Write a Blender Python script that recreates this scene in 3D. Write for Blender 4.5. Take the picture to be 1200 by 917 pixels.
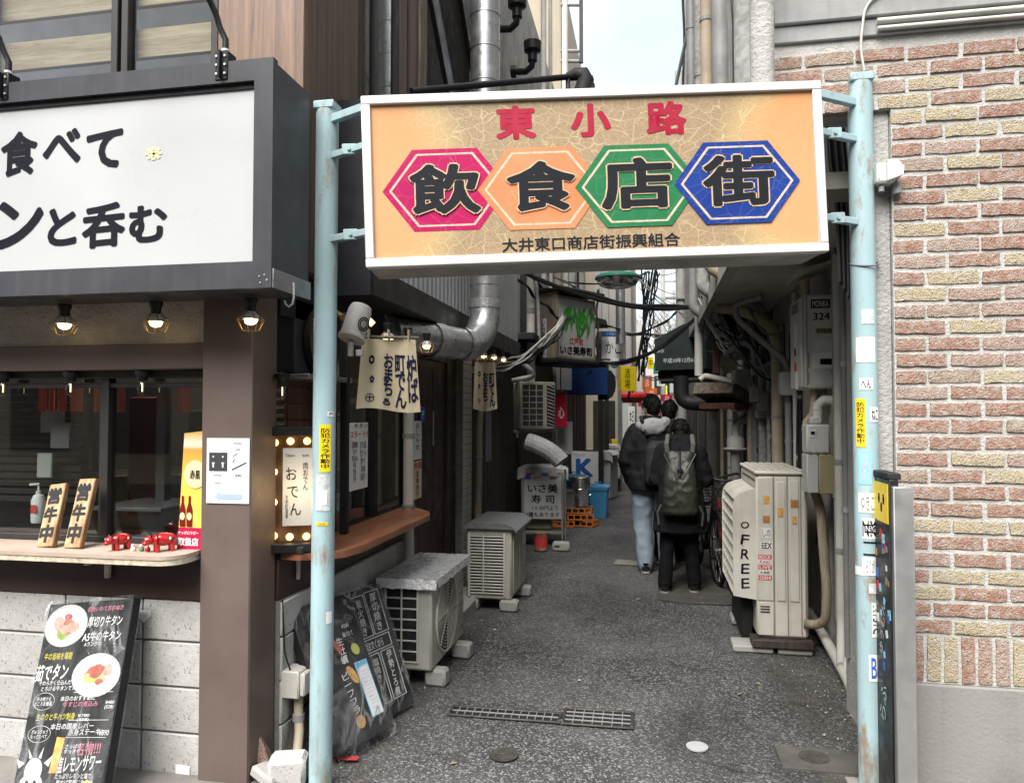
import bpy, math, random
from mathutils import Matrix, Vector, noise
for o in list(bpy.data.objects): bpy.data.objects.remove(o)
R = math.radians
V = Vector
rnd = random.Random(7)
scn = bpy.context.scene
col = scn.collection

# ------------------------------------------------------------------ camera
CAM_H, FOC, YAW, PITCH = 1.6, 870.0, R(10.7), R(1.7)
cam_d = bpy.data.cameras.new('camera'); cam = bpy.data.objects.new('camera', cam_d); col.objects.link(cam)
cam.location = (0, 0, CAM_H); cam.rotation_euler = (R(90) + PITCH, 0, YAW)
cam_d.sensor_fit = 'HORIZONTAL'; cam_d.sensor_width = 36; cam_d.lens = 36 * FOC / 1200
cam_d.clip_start = 0.05; cam_d.clip_end = 1500
scn.camera = cam

# ------------------------------------------------------------------ sky, sun, exposure
SUN_EL, SUN_AZ = R(52), R(196)          # high, behind the camera and a little to the left (azimuth from +Y, clockwise)
w = bpy.data.worlds.new('World'); scn.world = w; w.use_nodes = True
nt = w.node_tree; N = nt.nodes; L = nt.links; N.clear()
out = N.new('ShaderNodeOutputWorld'); bg = N.new('ShaderNodeBackground'); bg.inputs[1].default_value = 0.15
sky = N.new('ShaderNodeTexSky'); sky.sky_type = 'NISHITA'; sky.sun_disc = False
sky.sun_elevation = SUN_EL; sky.sun_rotation = SUN_AZ; sky.air_density = 1.0; sky.dust_density = 2.5
tc = N.new('ShaderNodeTexCoord'); mp = N.new('ShaderNodeMapping'); mp.inputs['Scale'].default_value = (1.2, 1.2, 2.6)
nz = N.new('ShaderNodeTexNoise'); nz.inputs['Scale'].default_value = 2.4; nz.inputs['Detail'].default_value = 8; nz.inputs['Roughness'].default_value = 0.55
cr = N.new('ShaderNodeValToRGB'); cr.color_ramp.elements[0].position = 0.34; cr.color_ramp.elements[1].position = 0.60
cr.color_ramp.elements[0].color = (0.6, 0.6, 0.6, 1); cr.color_ramp.elements[1].color = (0.97, 0.97, 0.97, 1)
mx = N.new('ShaderNodeMix'); mx.data_type = 'RGBA'; mx.inputs['B'].default_value = (3.35, 3.5, 3.6, 1)
L.new(tc.outputs['Generated'], mp.inputs[0]); L.new(mp.outputs[0], nz.inputs['Vector']); L.new(nz.outputs['Fac'], cr.inputs[0])
L.new(cr.outputs[0], mx.inputs['Factor']); L.new(sky.outputs[0], mx.inputs['A']); L.new(mx.outputs['Result'], bg.inputs[0]); L.new(bg.outputs[0], out.inputs[0])
sun_d = bpy.data.lights.new('sun', 'SUN'); sun_d.energy = 3.8; sun_d.angle = R(45); sun_d.color = (1, 0.96, 0.9)
sun = bpy.data.objects.new('sun', sun_d); col.objects.link(sun)
sdir = V((math.sin(SUN_AZ) * math.cos(SUN_EL), math.cos(SUN_AZ) * math.cos(SUN_EL), math.sin(SUN_EL)))
sun.rotation_euler = (-sdir).to_track_quat('-Z', 'Y').to_euler(); sun.location = (0, -6, 12)
scn.view_settings.view_transform = 'Standard'; scn.view_settings.look = 'None'
scn.view_settings.exposure = 1.25; scn.view_settings.gamma = 1.0
scn.cycles.use_denoising = True
scn.cycles.max_bounces = 8; scn.cycles.transparent_max_bounces = 12; scn.cycles.caustics_reflective = False; scn.cycles.caustics_refractive = False

# ------------------------------------------------------------------ measuring: which place on a known plane a picture point belongs to
ca, sa, cp, sp = math.cos(YAW), math.sin(YAW), math.cos(PITCH), math.sin(PITCH)
FWD, RGT, UPV = V((-sa*cp, ca*cp, sp)), V((ca, sa, 0)), V((sa*sp, -ca*sp, cp))
def at(px, py, X=None, Y=None, Z=None, d=None):
    r = FWD + RGT * ((px - 600) / FOC) + UPV * ((458.5 - py) / FOC)
    if X is not None: t = X / r.x
    elif Y is not None: t = Y / r.y
    elif Z is not None: t = (Z - CAM_H) / r.z
    else: t = d
    return V((0, 0, CAM_H)) + r * t

# ------------------------------------------------------------------ mesh builder
class MB:
    def __init__(s): s.v = []; s.f = []; s.m = []
    def add(s, vs, fs, mi=0):
        b = len(s.v); s.v += [tuple(p) for p in vs]
        for f in fs: s.f.append([b + i for i in f]); s.m.append(mi)
        return s
    def obox(s, c, size, rot=None, bev=0.004, mi=0):
        hx, hy, hz = size[0]/2, size[1]/2, size[2]/2
        b = min(bev, hx*.6, hy*.6, hz*.6); rot = rot or Matrix.Identity(3); c = V(c)
        if b <= 0:
            vs = [c + rot @ V((x*hx, y*hy, z*hz)) for x in (-1,1) for y in (-1,1) for z in (-1,1)]
            return s.add(vs, [(0,1,3,2),(4,6,7,5),(0,4,5,1),(2,3,7,6),(0,2,6,4),(1,5,7,3)], mi)
        vs = []; idx = {}
        for x in (-1,1):
            for y in (-1,1):
                for z in (-1,1):
                    for k, p in enumerate(((x*hx, y*(hy-b), z*(hz-b)), (x*(hx-b), y*hy, z*(hz-b)), (x*(hx-b), y*(hy-b), z*hz))):
                        idx[(x,y,z,k)] = len(vs); vs.append(c + rot @ V(p))
        fs = []
        I = lambda x,y,z,k: idx[(x,y,z,k)]
        for q in (-1,1):
            a = [I(q,-1,-1,0), I(q,1,-1,0), I(q,1,1,0), I(q,-1,1,0)]; fs.append(a if q>0 else a[::-1])
            a = [I(-1,q,-1,1), I(-1,q,1,1), I(1,q,1,1), I(1,q,-1,1)]; fs.append(a if q>0 else a[::-1])
            a = [I(-1,-1,q,2), I(1,-1,q,2), I(1,1,q,2), I(-1,1,q,2)]; fs.append(a if q>0 else a[::-1])
        for p in (-1,1):
            for q in (-1,1):
                a = [I(p,q,-1,0), I(p,q,-1,1), I(p,q,1,1), I(p,q,1,0)]; fs.append(a if p*q>0 else a[::-1])
                a = [I(p,-1,q,2), I(p,-1,q,0), I(p,1,q,0), I(p,1,q,2)]; fs.append(a[::-1] if p*q>0 else a)
                a = [I(-1,p,q,1), I(-1,p,q,2), I(1,p,q,2), I(1,p,q,1)]; fs.append(a if p*q>0 else a[::-1])
        for x in (-1,1):
            for y in (-1,1):
                for z in (-1,1):
                    a = [I(x,y,z,0), I(x,y,z,1), I(x,y,z,2)]; fs.append(a if x*y*z>0 else a[::-1])
        return s.add(vs, fs, mi)
    def box(s, x0, x1, y0, y1, z0, z1, bev=0.004, mi=0):
        return s.obox(((x0+x1)/2, (y0+y1)/2, (z0+z1)/2), (abs(x1-x0), abs(y1-y0), abs(z1-z0)), None, bev, mi)
    def bar(s, p0, p1, wd, ht, bev=0.003, mi=0, up=(0,0,1)):       # rectangular bar from p0 to p1
        p0, p1 = V(p0), V(p1); d = p1 - p0; y = d.normalized(); up = V(up)
        if abs(y.dot(up)) > .98: up = V((0,1,0))
        x = y.cross(up).normalized(); z = x.cross(y)
        return s.obox((p0+p1)/2, (wd, d.length, ht), Matrix((x,y,z)).transposed(), bev, mi)
    def ring(s, c, x, y, r, n): return [c + x*(r*math.cos(2*math.pi*i/n)) + y*(r*math.sin(2*math.pi*i/n)) for i in range(n)]
    def loft(s, rings, cap=True, closed=False, mi=0):
        n = len(rings[0]); vs = [p for r in rings for p in r]; fs = []
        m = len(rings)
        for j in range(m if closed else m-1):
            k = (j+1) % m
            for i in range(n): fs.append((j*n+i, j*n+(i+1)%n, k*n+(i+1)%n, k*n+i))
        if cap and not closed: fs.append(tuple(range(n-1,-1,-1))); fs.append(tuple((m-1)*n+i for i in range(n)))
        return s.add(vs, fs, mi)
    def cyl(s, p0, p1, r0, r1=None, n=14, cap=True, mi=0):
        p0, p1 = V(p0), V(p1); r1 = r0 if r1 is None else r1
        z = (p1-p0).normalized(); x = z.orthogonal().normalized(); y = z.cross(x)
        return s.loft([s.ring(p0,x,y,r0,n), s.ring(p1,x,y,r1,n)], cap, False, mi)
    def tube(s, pts, r, n=8, cap=True, closed=False, mi=0):
        pts = [V(p) for p in pts]; m = len(pts); rs = r if isinstance(r, (list,tuple)) else [r]*m
        tg = []
        for i in range(m):
            a = pts[(i-1)%m] if (closed or i>0) else pts[i]; b = pts[(i+1)%m] if (closed or i<m-1) else pts[i]
            t = b-a; tg.append(t.normalized() if t.length>1e-9 else V((0,0,1)))
        x = tg[0].orthogonal().normalized(); rings = []
        for i in range(m):
            x = (x - tg[i]*x.dot(tg[i])); x = x.normalized() if x.length>1e-6 else tg[i].orthogonal().normalized()
            rings.append(s.ring(pts[i], x, tg[i].cross(x), rs[i], n))
        return s.loft(rings, cap, closed, mi)
    def prism(s, poly, o, u, v, th, mi=0):                         # poly in the plane (u,v), extruded by th along u x v
        o, u, v = V(o), V(u), V(v); nn = u.cross(v).normalized(); k = len(poly)
        a = [o+u*p[0]+v*p[1] for p in poly]; b = [p+nn*th for p in a]
        fs = [tuple(range(k-1,-1,-1)), tuple(range(k,2*k))] + [(i,(i+1)%k,k+(i+1)%k,k+i) for i in range(k)]
        return s.add(a+b, fs, mi)
    def lathe(s, prof, o, axis=(0,0,1), n=16, mi=0, cap=True, phase=0):
        o, z = V(o), V(axis).normalized(); x = z.orthogonal().normalized() if abs(z.z)<.99 else V((1,0,0)); y = z.cross(x)
        x2 = x*math.cos(phase)+y*math.sin(phase); y2 = z.cross(x2)
        return s.loft([s.ring(o+z*h, x2, y2, max(r,1e-4), n) for r,h in prof], cap, False, mi)
    def ell(s, c, rx, ry, rz, rot=None, n=14, m=9, mi=0):
        c = V(c); rot = rot or Matrix.Identity(3); rings = []
        for j in range(m+1):
            t = -math.pi/2 + math.pi*j/m; k = max(math.cos(t), .02)
            rings.append([c + rot @ V((rx*k*math.cos(2*math.pi*i/n), ry*k*math.sin(2*math.pi*i/n), rz*math.sin(t))) for i in range(n)])
        return s.loft(rings, True, False, mi)
    def grid(s, fn, nu, nv, mi=0, close_u=False):
        vs = [fn(i/nu, j/nv) for j in range(nv+1) for i in range(nu+1)]
        return s.add(vs, [(j*(nu+1)+i, j*(nu+1)+i+1, (j+1)*(nu+1)+i+1, (j+1)*(nu+1)+i) for j in range(nv) for i in range(nu)], mi)

MW = {}
def world_of(p): return MW[p.name] if p is not None else Matrix.Identity(4)
def mesh_of(name, mb, mats, inv=None, angle=40):
    me = bpy.data.meshes.new(name)
    vs = mb.v if inv is None else [inv @ V(p) for p in mb.v]
    me.from_pydata(vs, [], mb.f)
    mats = mats if isinstance(mats, (list, tuple)) else [mats]
    for m in mats: me.materials.append(MAT(m))
    if len(mats) > 1: me.polygons.foreach_set('material_index', mb.m)
    me.shade_smooth(); me.set_sharp_from_angle(angle=R(angle)); me.update()
    return me
def part(name, mb, mat, parent=None, angle=40, label=None):
    M = world_of(parent)
    o = bpy.data.objects.new(name, mesh_of(name, mb, mat, M.inverted() if parent else None, angle)); col.objects.link(o)
    if parent: o.parent = parent
    MW[o.name] = M
    if label: o['label'] = label
    return o
def solo(name, mb, mat, label, cat, group=None, kind=None, angle=40):  # a thing made of one mesh, its origin at its base
    xs = [p[0] for p in mb.v]; ys = [p[1] for p in mb.v]; zs = [p[2] for p in mb.v]
    c = V(((min(xs)+max(xs))/2, (min(ys)+max(ys))/2, min(zs))); M = Matrix.Translation(c)
    o = bpy.data.objects.new(name, mesh_of(name, mb, mat, M.inverted(), angle)); col.objects.link(o); o.location = c; MW[o.name] = M
    return tag(o, label, cat, group, kind)
def tag(o, label=None, cat=None, group=None, kind=None):
    if label: o['label'] = label
    if cat: o['category'] = cat
    if group: o['group'] = group
    if kind: o['kind'] = kind
    return o
def thing(name, label, cat, loc=(0,0,0), rz=0, group=None, kind=None):
    o = bpy.data.objects.new(name, None); col.objects.link(o); o.location = loc; o.rotation_euler = (0,0,rz); o.empty_display_size = .1
    MW[o.name] = Matrix.Translation(V(loc)) @ Matrix.Rotation(rz, 4, 'Z')
    return tag(o, label, cat, group, kind)
def inst(name, me, parent, M):
    o = bpy.data.objects.new(name, me); col.objects.link(o)
    if parent: o.parent = parent
    o.matrix_local = world_of(parent).inverted() @ M; MW[o.name] = M
    return o
def struct(name, mb, mat, angle=40): return tag(part(name, mb, mat, None, angle), kind='structure')
def copy_tree(root, loc, rz=None, label=None, scale=None):
    def cp_(o, par):
        c = o.copy(); col.objects.link(c); c.parent = par
        for ch in [x for x in list(bpy.data.objects) if x.parent == o]: cp_(ch, c)
        return c
    c = cp_(root, None); c.location = loc
    if rz is not None: c.rotation_euler = (0,0,rz)
    if scale: c.scale = (scale,)*3
    if label: c['label'] = label
    return c

# lettering: glyph outlines turned into meshes on a scratch scene
_ts = bpy.data.scenes.new('scratch'); _tc = {}
def glyphs(body, bold=0.0, ls=1.0, res=3):
    k = (body, bold, ls)
    if k in _tc: return _tc[k]
    cu = bpy.data.curves.new('t', 'FONT'); cu.body = body; cu.size = 1; cu.offset = bold; cu.resolution_u = res; cu.align_x = 'CENTER'; cu.space_line = ls
    o = bpy.data.objects.new('t', cu); _ts.collection.objects.link(o); vl = _ts.view_layers[0]; vl.update()
    ev = o.evaluated_get(vl.depsgraph); me = ev.to_mesh()
    vs = [v.co.copy() for v in me.vertices]; fs = [tuple(p.vertices) for p in me.polygons]
    ev.to_mesh_clear(); bpy.data.objects.remove(o); bpy.data.curves.remove(cu)
    if not vs: vs = [V((0,0,0))]; fs = []
    x0 = min(v.x for v in vs); x1 = max(v.x for v in vs); y0 = min(v.y for v in vs); y1 = max(v.y for v in vs)
    _tc[k] = (vs, fs, x0, x1, y0, y1); return _tc[k]
def letter(mb, body, o, u, v, wd=None, ht=None, bold=0.012, ls=1.0, shear=0.0, off=0.0015, mi=0, rot=0, curve=None):
    """Writes body centred on o in the plane (u right, v up), fitted to wd and/or ht, lying off above the surface.
    Heavier strokes are made of shifted copies of the outline, each a hair above the last."""
    vs, fs, x0, x1, y0, y1 = glyphs(body, 0.0, ls)
    x0 -= bold; x1 += bold; y0 -= bold; y1 += bold
    sx = wd/(x1-x0) if wd and x1>x0 else None; sy = ht/(y1-y0) if ht and y1>y0 else None
    sx = sx or sy; sy = sy or sx
    cx, cy = (x0+x1)/2, (y0+y1)/2; o, u, v = V(o), V(u).normalized(), V(v).normalized(); n = u.cross(v); c_, s_ = math.cos(rot), math.sin(rot)
    k = 8 if bold > .025 else (4 if bold > .008 else 0)
    sh_ = [(0,0)] + [(bold*math.cos(6.2832*(i+.5)/k), bold*math.sin(6.2832*(i+.5)/k)) for i in range(k)]
    for q_, (ex, ey) in enumerate(sh_):
        pts = []
        for p in vs:
            a, b = (p.x+ex-cx)*sx, (p.y+ey-cy)*sy; a += b*shear; a, b = a*c_-b*s_, a*s_+b*c_
            q = o + u*a + v*b + n*(off + .00005*q_)
            if curve: q = curve(q, .00004*q_)
            pts.append(q)
        mb.add(pts, fs, mi)
    return mb
def vert(s): return '\n'.join(s)

# ------------------------------------------------------------------ materials (all procedural)
_M = {}
def MAT(n):
    if not isinstance(n, str): return n
    return _M[n]
class G:                                                            # small node-graph helper
    def __init__(s, name):
        s.m = bpy.data.materials.new(name); s.m.use_nodes = True; s.t = s.m.node_tree; s.t.nodes.clear(); _M[name] = s.m
        s.out = s.n('OutputMaterial'); s.b = s.n('BsdfPrincipled'); s.l(s.b.outputs[0], s.out.inputs[0])
        s.tc = s.n('TexCoord').outputs['Object']
    def n(s, k, **kw):
        x = s.t.nodes.new('ShaderNode' + k)
        for a, b in kw.items(): setattr(x, a, b)
        return x
    def l(s, a, b): s.t.links.new(a, b)
    def set(s, **kw):
        for k, v in kw.items(): s.b.inputs[k.replace('_', ' ')].default_value = v
    def map(s, sc=(1,1,1), loc=(0,0,0), rot=(0,0,0), src=None):
        m = s.n('Mapping'); m.inputs['Scale'].default_value = sc; m.inputs['Location'].default_value = loc; m.inputs['Rotation'].default_value = rot
        s.l(src or s.tc, m.inputs[0]); return m.outputs[0]
    def noise(s, sc, det=5, rough=.55, src=None, dist=0):
        x = s.n('TexNoise'); x.inputs['Scale'].default_value = sc; x.inputs['Detail'].default_value = det; x.inputs['Roughness'].default_value = rough; x.inputs['Distortion'].default_value = dist
        s.l(src or s.tc, x.inputs['Vector']); return x.outputs['Fac']
    def vor(s, sc, feat='F1', src=None, o='Distance', rnd_=1):
        x = s.n('TexVoronoi', feature=feat); x.inputs['Scale'].default_value = sc; x.inputs['Randomness'].default_value = rnd_
        s.l(src or s.tc, x.inputs['Vector']); return x.outputs[o]
    def ramp(s, f, a, b, ca=(0,0,0,1), cb=(1,1,1,1), interp='LINEAR'):
        x = s.n('ValToRGB'); e = x.color_ramp.elements; x.color_ramp.interpolation = interp
        e[0].position = a; e[1].position = b; e[0].color = ca; e[1].color = cb; s.l(f, x.inputs[0]); return x.outputs[0]
    def rng(s, f, a, b, c, d):
        x = s.n('MapRange'); 
        for i, q in enumerate((a,b,c,d)): x.inputs[i+1].default_value = q
        s.l(f, x.inputs[0]); return x.outputs[0]
    def mix(s, f, a, b, mode='MIX'):
        x = s.n('Mix', data_type='RGBA', blend_type=mode)
        for k, q in (('Factor',f),('A',a),('B',b)):
            if hasattr(q, 'links') or hasattr(q, 'is_linked'): s.l(q, x.inputs[k] if k=='Factor' else x.inputs[k])
            elif k == 'Factor': x.inputs[0].default_value = q
            else: x.inputs[k].default_value = (*q, 1) if len(q)==3 else q
        return x.outputs['Result']
    def math(s, op, a, b=None):
        x = s.n('Math', operation=op)
        for i, q in enumerate((a,b)):
            if q is None: continue
            if isinstance(q, (int,float)): x.inputs[i].default_value = q
            else: s.l(q, x.inputs[i])
        return x.outputs[0]
    def bump(s, h, st=.3, dist=.01):
        x = s.n('Bump'); x.inputs['Strength'].default_value = st; x.inputs['Distance'].default_value = dist; s.l(h, x.inputs['Height'])
        s.l(x.outputs[0], s.b.inputs['Normal'])
    def base(s, c): s.l(c, s.b.inputs['Base Color'])
def mat(name, c, rough=.6, metal=0, var=.12, vs=5, bump=0, bs=60, bd=.006, dirt=0, dcol=(.06,.052,.045), ds=2.2, streak=0, spec=.28, rand=0, rv=.12, coat=0):
    g = G(name); g.set(Roughness=rough, Metallic=metal, Specular_IOR_Level=spec, Coat_Weight=coat)
    f = g.rng(g.noise(vs), .3, .7, 1-var, 1+var)
    x = g.n('VectorMath', operation='SCALE'); x.inputs[0].default_value = c; g.l(f, x.inputs['Scale']); cc = x.outputs[0]
    if rand:
        oi = g.n('ObjectInfo').outputs['Random']; y = g.n('VectorMath', operation='SCALE'); g.l(cc, y.inputs[0]); g.l(g.rng(oi,0,1,1-rand,1+rand), y.inputs['Scale']); cc = y.outputs[0]
    if dirt:
        d = g.ramp(g.noise(ds, 8, .65), .46, .74); cc = g.mix(g.math('MULTIPLY', d, dirt), cc, dcol)
    if streak:
        d = g.ramp(g.noise(1, 6, .6, g.map((22,22,.9))), .5, .78); cc = g.mix(g.math('MULTIPLY', d, streak), cc, dcol)
    g.base(cc)
    if rv:
        g.l(g.rng(g.noise(vs*2.3, 6), .3, .7, max(rough-rv,.02), min(rough+rv,1)), g.b.inputs['Roughness'])
    if bump: g.bump(g.noise(bs, 6, .6), bump, bd)
    return g

# ground
g = G('asphalt'); g.set(Roughness=.85, Specular_IOR_Level=.5)
big = g.noise(.9, 6, .6); fine = g.vor(115, o='Color'); sep = g.n('SeparateColor'); g.l(fine, sep.inputs[0])
c = g.mix(g.ramp(big, .40, .60), (.036,.036,.038), (.092,.092,.094))
c = g.mix(g.math('MULTIPLY', g.ramp(sep.outputs[0], .62, .95), .85), c, (.30,.295,.285))
c = g.mix(g.math('MULTIPLY', g.ramp(sep.outputs[1], .5, .95), .5), c, (.02,.02,.022))
c = g.mix(g.math('MULTIPLY', g.ramp(g.noise(3.1, 7, .65), .57, .72), .45), c, (.085,.08,.075))
wet = g.ramp(g.noise(.55, 7, .62, g.map((1.6,.5,1), (3,1,0))), .50, .66); c = g.mix(g.math('MULTIPLY', wet, .62), c, (.018,.018,.02))
crk = g.n('TexNoise'); crk.inputs['Scale'].default_value = 3; g.l(g.tc, crk.inputs['Vector']); cv = g.n('VectorMath', operation='MULTIPLY_ADD'); g.l(crk.outputs['Color'], cv.inputs[0]); cv.inputs[1].default_value = (.5,.5,0); g.l(g.tc, cv.inputs[2])
ck = g.ramp(g.vor(.75, 'DISTANCE_TO_EDGE', cv.outputs[0]), .002, .009, (1,1,1,1), (0,0,0,1)); c = g.mix(g.math('MULTIPLY', ck, g.math('MULTIPLY', g.ramp(g.noise(.8), .5, .6), .8)), c, (.012,.012,.012))
sx_ = g.n('SeparateXYZ'); g.l(g.tc, sx_.inputs[0]); ed = g.ramp(g.math('ABSOLUTE', g.math('ADD', sx_.outputs[0], .24)), .95, 1.36); c = g.mix(g.math('MULTIPLY', g.math('MULTIPLY', ed, g.ramp(g.noise(5, 7, .7), .42, .6)), .6), c, (.075,.066,.054))
gum = g.ramp(g.vor(5.5), .05, .075, (1,1,1,1), (0,0,0,1)); c = g.mix(g.math('MULTIPLY', gum, .35), c, (.15,.15,.15))
g.base(c); g.l(g.rng(wet, 0, 1, .82, .36), g.b.inputs['Roughness'])
g.bump(g.math('ADD', g.math('MULTIPLY', g.vor(150), -1.0), g.math('MULTIPLY', g.noise(30, 4), .5)), .9, .008)
mat('asphalt_patch', (.065,.062,.058), .9, var=.25, vs=9, bump=.4, bs=120, dirt=.5)
mat('paving', (.2,.19,.175), .85, var=.15, vs=7, bump=.3, bs=150, dirt=.5)
mat('ground_iron', (.085,.08,.074), .55, .6, var=.3, vs=20, bump=.3, bs=90, dirt=.4)
mat('disc_white', (.33,.34,.36), .5, var=.1, dirt=.25)
mat('galv', (.32,.33,.335), .42, .75, var=.16, vs=14, dirt=.25, dcol=(.1,.09,.08), bump=.05, bs=30)
mat('galv_duct', (.52,.535,.545), .34, .85, var=.13, vs=7, streak=.25, dcol=(.22,.22,.22), bump=.04, bs=12)
mat('tape_silver', (.5,.5,.51), .38, .7, var=.2, vs=30, bump=.5, bs=55)
# left shop
g = G('block'); g.set(Roughness=.92, Specular_IOR_Level=.2)
f = g.rng(g.noise(4, 5), .3, .7, .82, 1.15); x = g.n('VectorMath', operation='SCALE'); x.inputs[0].default_value = (.44,.435,.42); g.l(f, x.inputs['Scale'])
oi = g.n('ObjectInfo').outputs['Random']; y = g.n('VectorMath', operation='SCALE'); g.l(x.outputs[0], y.inputs[0]); g.l(g.rng(oi,0,1,.9,1.1), y.inputs['Scale'])
pore = g.ramp(g.noise(85, 3, .7), .30, .42); c = g.mix(pore, (.13,.125,.12), y.outputs[0]); c = g.mix(g.math('MULTIPLY', g.ramp(g.noise(1.6, 8, .68), .50, .70), .6), c, (.15,.145,.13)); g.base(c); g.bump(g.noise(85, 3, .7), .5, .006)
mat('block_smooth', (.40,.40,.385), .85, var=.12, vs=6, rand=.06, dirt=.4, bump=.15, bs=120)
mat('mortar_grey', (.17,.165,.155), .95, var=.2, vs=20, bump=.3, bs=150)
g = mat('brown_paint', (.118,.088,.077), .48, var=.10, vs=3, bump=.12, bs=35, dirt=.18, dcol=(.16,.13,.12), streak=.12)
ch_ = g.ramp(g.noise(13, 6, .7), .735, .75); src = g.b.inputs['Base Color'].links[0].from_socket; g.base(g.mix(g.math('MULTIPLY', ch_, .8), src, (.42,.39,.36)))
mat('brown_dark', (.04,.028,.025), .5, var=.15, vs=4, bump=.08, bs=40)
mat('maroon_panel', (.042,.026,.024), .45, var=.15, vs=4, streak=.2, dcol=(.02,.015,.015))
g = mat('stucco', (.56,.50,.42), .95, var=.15, vs=7, dirt=.35, dcol=(.16,.13,.1)); g.bump(g.noise(48, 4, .65), 1.0, .02)
g = mat('stucco_pale', (.58,.54,.45), .95, var=.12, vs=7, dirt=.2, dcol=(.3,.26,.2)); g.bump(g.noise(42, 4, .65), 1.0, .02)
mat('counter_top', (.42,.335,.28), .55, var=.14, vs=6, dirt=.35, dcol=(.22,.15,.11))
mat('ply_edge', (.5,.44,.34), .8, var=.3, vs=40, dirt=.6, ds=14, dcol=(.12,.1,.08))
mat('bracket_white', (.55,.54,.5), .5, var=.15, dirt=.4, dcol=(.2,.13,.08), ds=12)
mat('charcoal', (.045,.047,.055), .42, var=.1, vs=3, streak=.22, dcol=(.11,.11,.12))
mat('charcoal_edge', (.025,.026,.03), .45, var=.15)
mat('sign_face', (.43,.44,.45), .35, var=.02, vs=2)
mat('ink', (.008,.009,.014), .6, var=.1, spec=.12)
mat('black_metal', (.012,.012,.014), .42, var=.2)
mat('black_rough', (.016,.016,.017), .7, var=.3, bump=.1)
mat('white_plastic', (.62,.62,.6), .4, var=.06, dirt=.15, dcol=(.3,.27,.22))
mat('white_steel', (.46,.46,.44), .42, var=.08, dirt=.25, dcol=(.25,.2,.15), streak=.2)
def woodmat(name, ca_, cb_, sc=(14,14,1.1), rough=.55, axis='Z', bump=.15):
    g = G(name); g.set(Roughness=rough)
    f = g.noise(1.0, 9, .68, g.map(sc), .6); c = g.mix(g.ramp(f, .36, .64), ca_, cb_)
    f2 = g.noise(1.0, 4, .6, g.map(tuple(q*5 for q in sc))); c = g.mix(g.math('MULTIPLY', g.ramp(f2, .5, .75), .5), c, tuple(q*.45 for q in ca_)); g.base(c); g.bump(f, bump, .004); return g
woodmat('wood_clad', (.055,.028,.018), (.20,.115,.07), (26,26,1.1), .5)
woodmat('wood_clad2', (.05,.035,.026), (.13,.085,.06), (26,26,1.1), .55)
woodmat('wood_red', (.06,.025,.018), (.12,.05,.035), (26,26,1.1), .5)
woodmat('wood_counter', (.17,.062,.03), (.34,.14,.072), (1.4,12,12), .42)
woodmat('wood_counter_y', (.17,.062,.03), (.34,.14,.072), (12,1.3,12), .42)
woodmat('wood_board', (.24,.125,.05), (.62,.43,.24), (22,22,2.2), .7)
woodmat('wood_board_edge', (.10,.045,.018), (.34,.2,.1), (22,22,2.2), .75)
woodmat('wood_old', (.075,.058,.042), (.24,.20,.15), (20,20,1.4), .8)
woodmat('wood_old_y', (.05,.038,.028), (.19,.155,.11), (20,1.4,20), .8)
woodmat('wood_plank_white', (.30,.20,.095), (.50,.39,.225), (1.6,22,22), .6)
woodmat('wood_sushi', (.16,.125,.085), (.33,.28,.21), (18,18,1.5), .75)
woodmat('wood_dark', (.018,.013,.01), (.06,.045,.035), (18,18,1.2), .7)
def glassmat(name, tint=(1,1,1), refl=1.0, rough=.02, base=.0):
    g = G(name); g.t.nodes.remove(g.b); tr = g.n('BsdfTransparent'); tr.inputs[0].default_value = (*tint,1); gl = g.n('BsdfGlossy'); gl.inputs['Roughness'].default_value = rough
    fr = g.n('Fresnel'); fr.inputs[0].default_value = 1.5; mx_ = g.n('MixShader'); bf = g.math('SUBTRACT', 1.0, g.n('NewGeometry').outputs['Backfacing']); g.l(g.math('MULTIPLY', bf, g.math('ADD', g.math('MULTIPLY', fr.outputs[0], refl), base)), mx_.inputs[0]); g.l(tr.outputs[0], mx_.inputs[1]); g.l(gl.outputs[0], mx_.inputs[2]); g.l(mx_.outputs[0], g.out.inputs[0]); return g
glassmat('glass', (.9,.92,.91), 2.0, .02, .03)
glassmat('glass_bulb', (.97,.95,.9), 1.0)
glassmat('glass_up', (.85,.88,.9), 1.2, .01, .03)
g = G('wrap'); g.t.nodes.remove(g.b); tr = g.n('BsdfTransparent'); tr.inputs[0].default_value = (.95,.95,.96,1)
gl = g.n('BsdfGlossy'); gl.inputs['Roughness'].default_value = .22; bp = g.n('Bump'); bp.inputs['Strength'].default_value = .9; bp.inputs['Distance'].default_value = .012
g.l(g.noise(9, 4, .55, g.map((1.4,1,.7), rot=(0,.6,.3)), 1.4), bp.inputs['Height']); g.l(bp.outputs[0], gl.inputs['Normal']); df = g.n('BsdfDiffuse'); df.inputs[0].default_value = (.75,.75,.77,1)
m1 = g.n('MixShader'); m1.inputs[0].default_value = .72; g.l(gl.outputs[0], m1.inputs[2]); g.l(df.outputs[0], m1.inputs[1]); g.l(bp.outputs[0], df.inputs['Normal'])
m2 = g.n('MixShader'); rdg = g.math('ABSOLUTE', g.math('SUBTRACT', g.noise(2.6, 3, .5, g.map((1.3,1,.75), rot=(.2,.75,.2)), 1.2), .5)); crease_shine = g.ramp(rdg, .004, .03, (1,1,1,1), (0,0,0,1)); g.l(g.math('ADD', g.rng(g.noise(7, 5, .6, g.map((1.2,1,.6))), .38, .74, .015, .20), g.math('MULTIPLY', crease_shine, g.rng(g.noise(3), .4, .65, .05, .55))), m2.inputs[0]); g.l(tr.outputs[0], m2.inputs[1]); g.l(m1.outputs[0], m2.inputs[2]); g.l(m2.outputs[0], g.out.inputs[0])  # film highlights put in as whitish glossy lines along the creases
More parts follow.
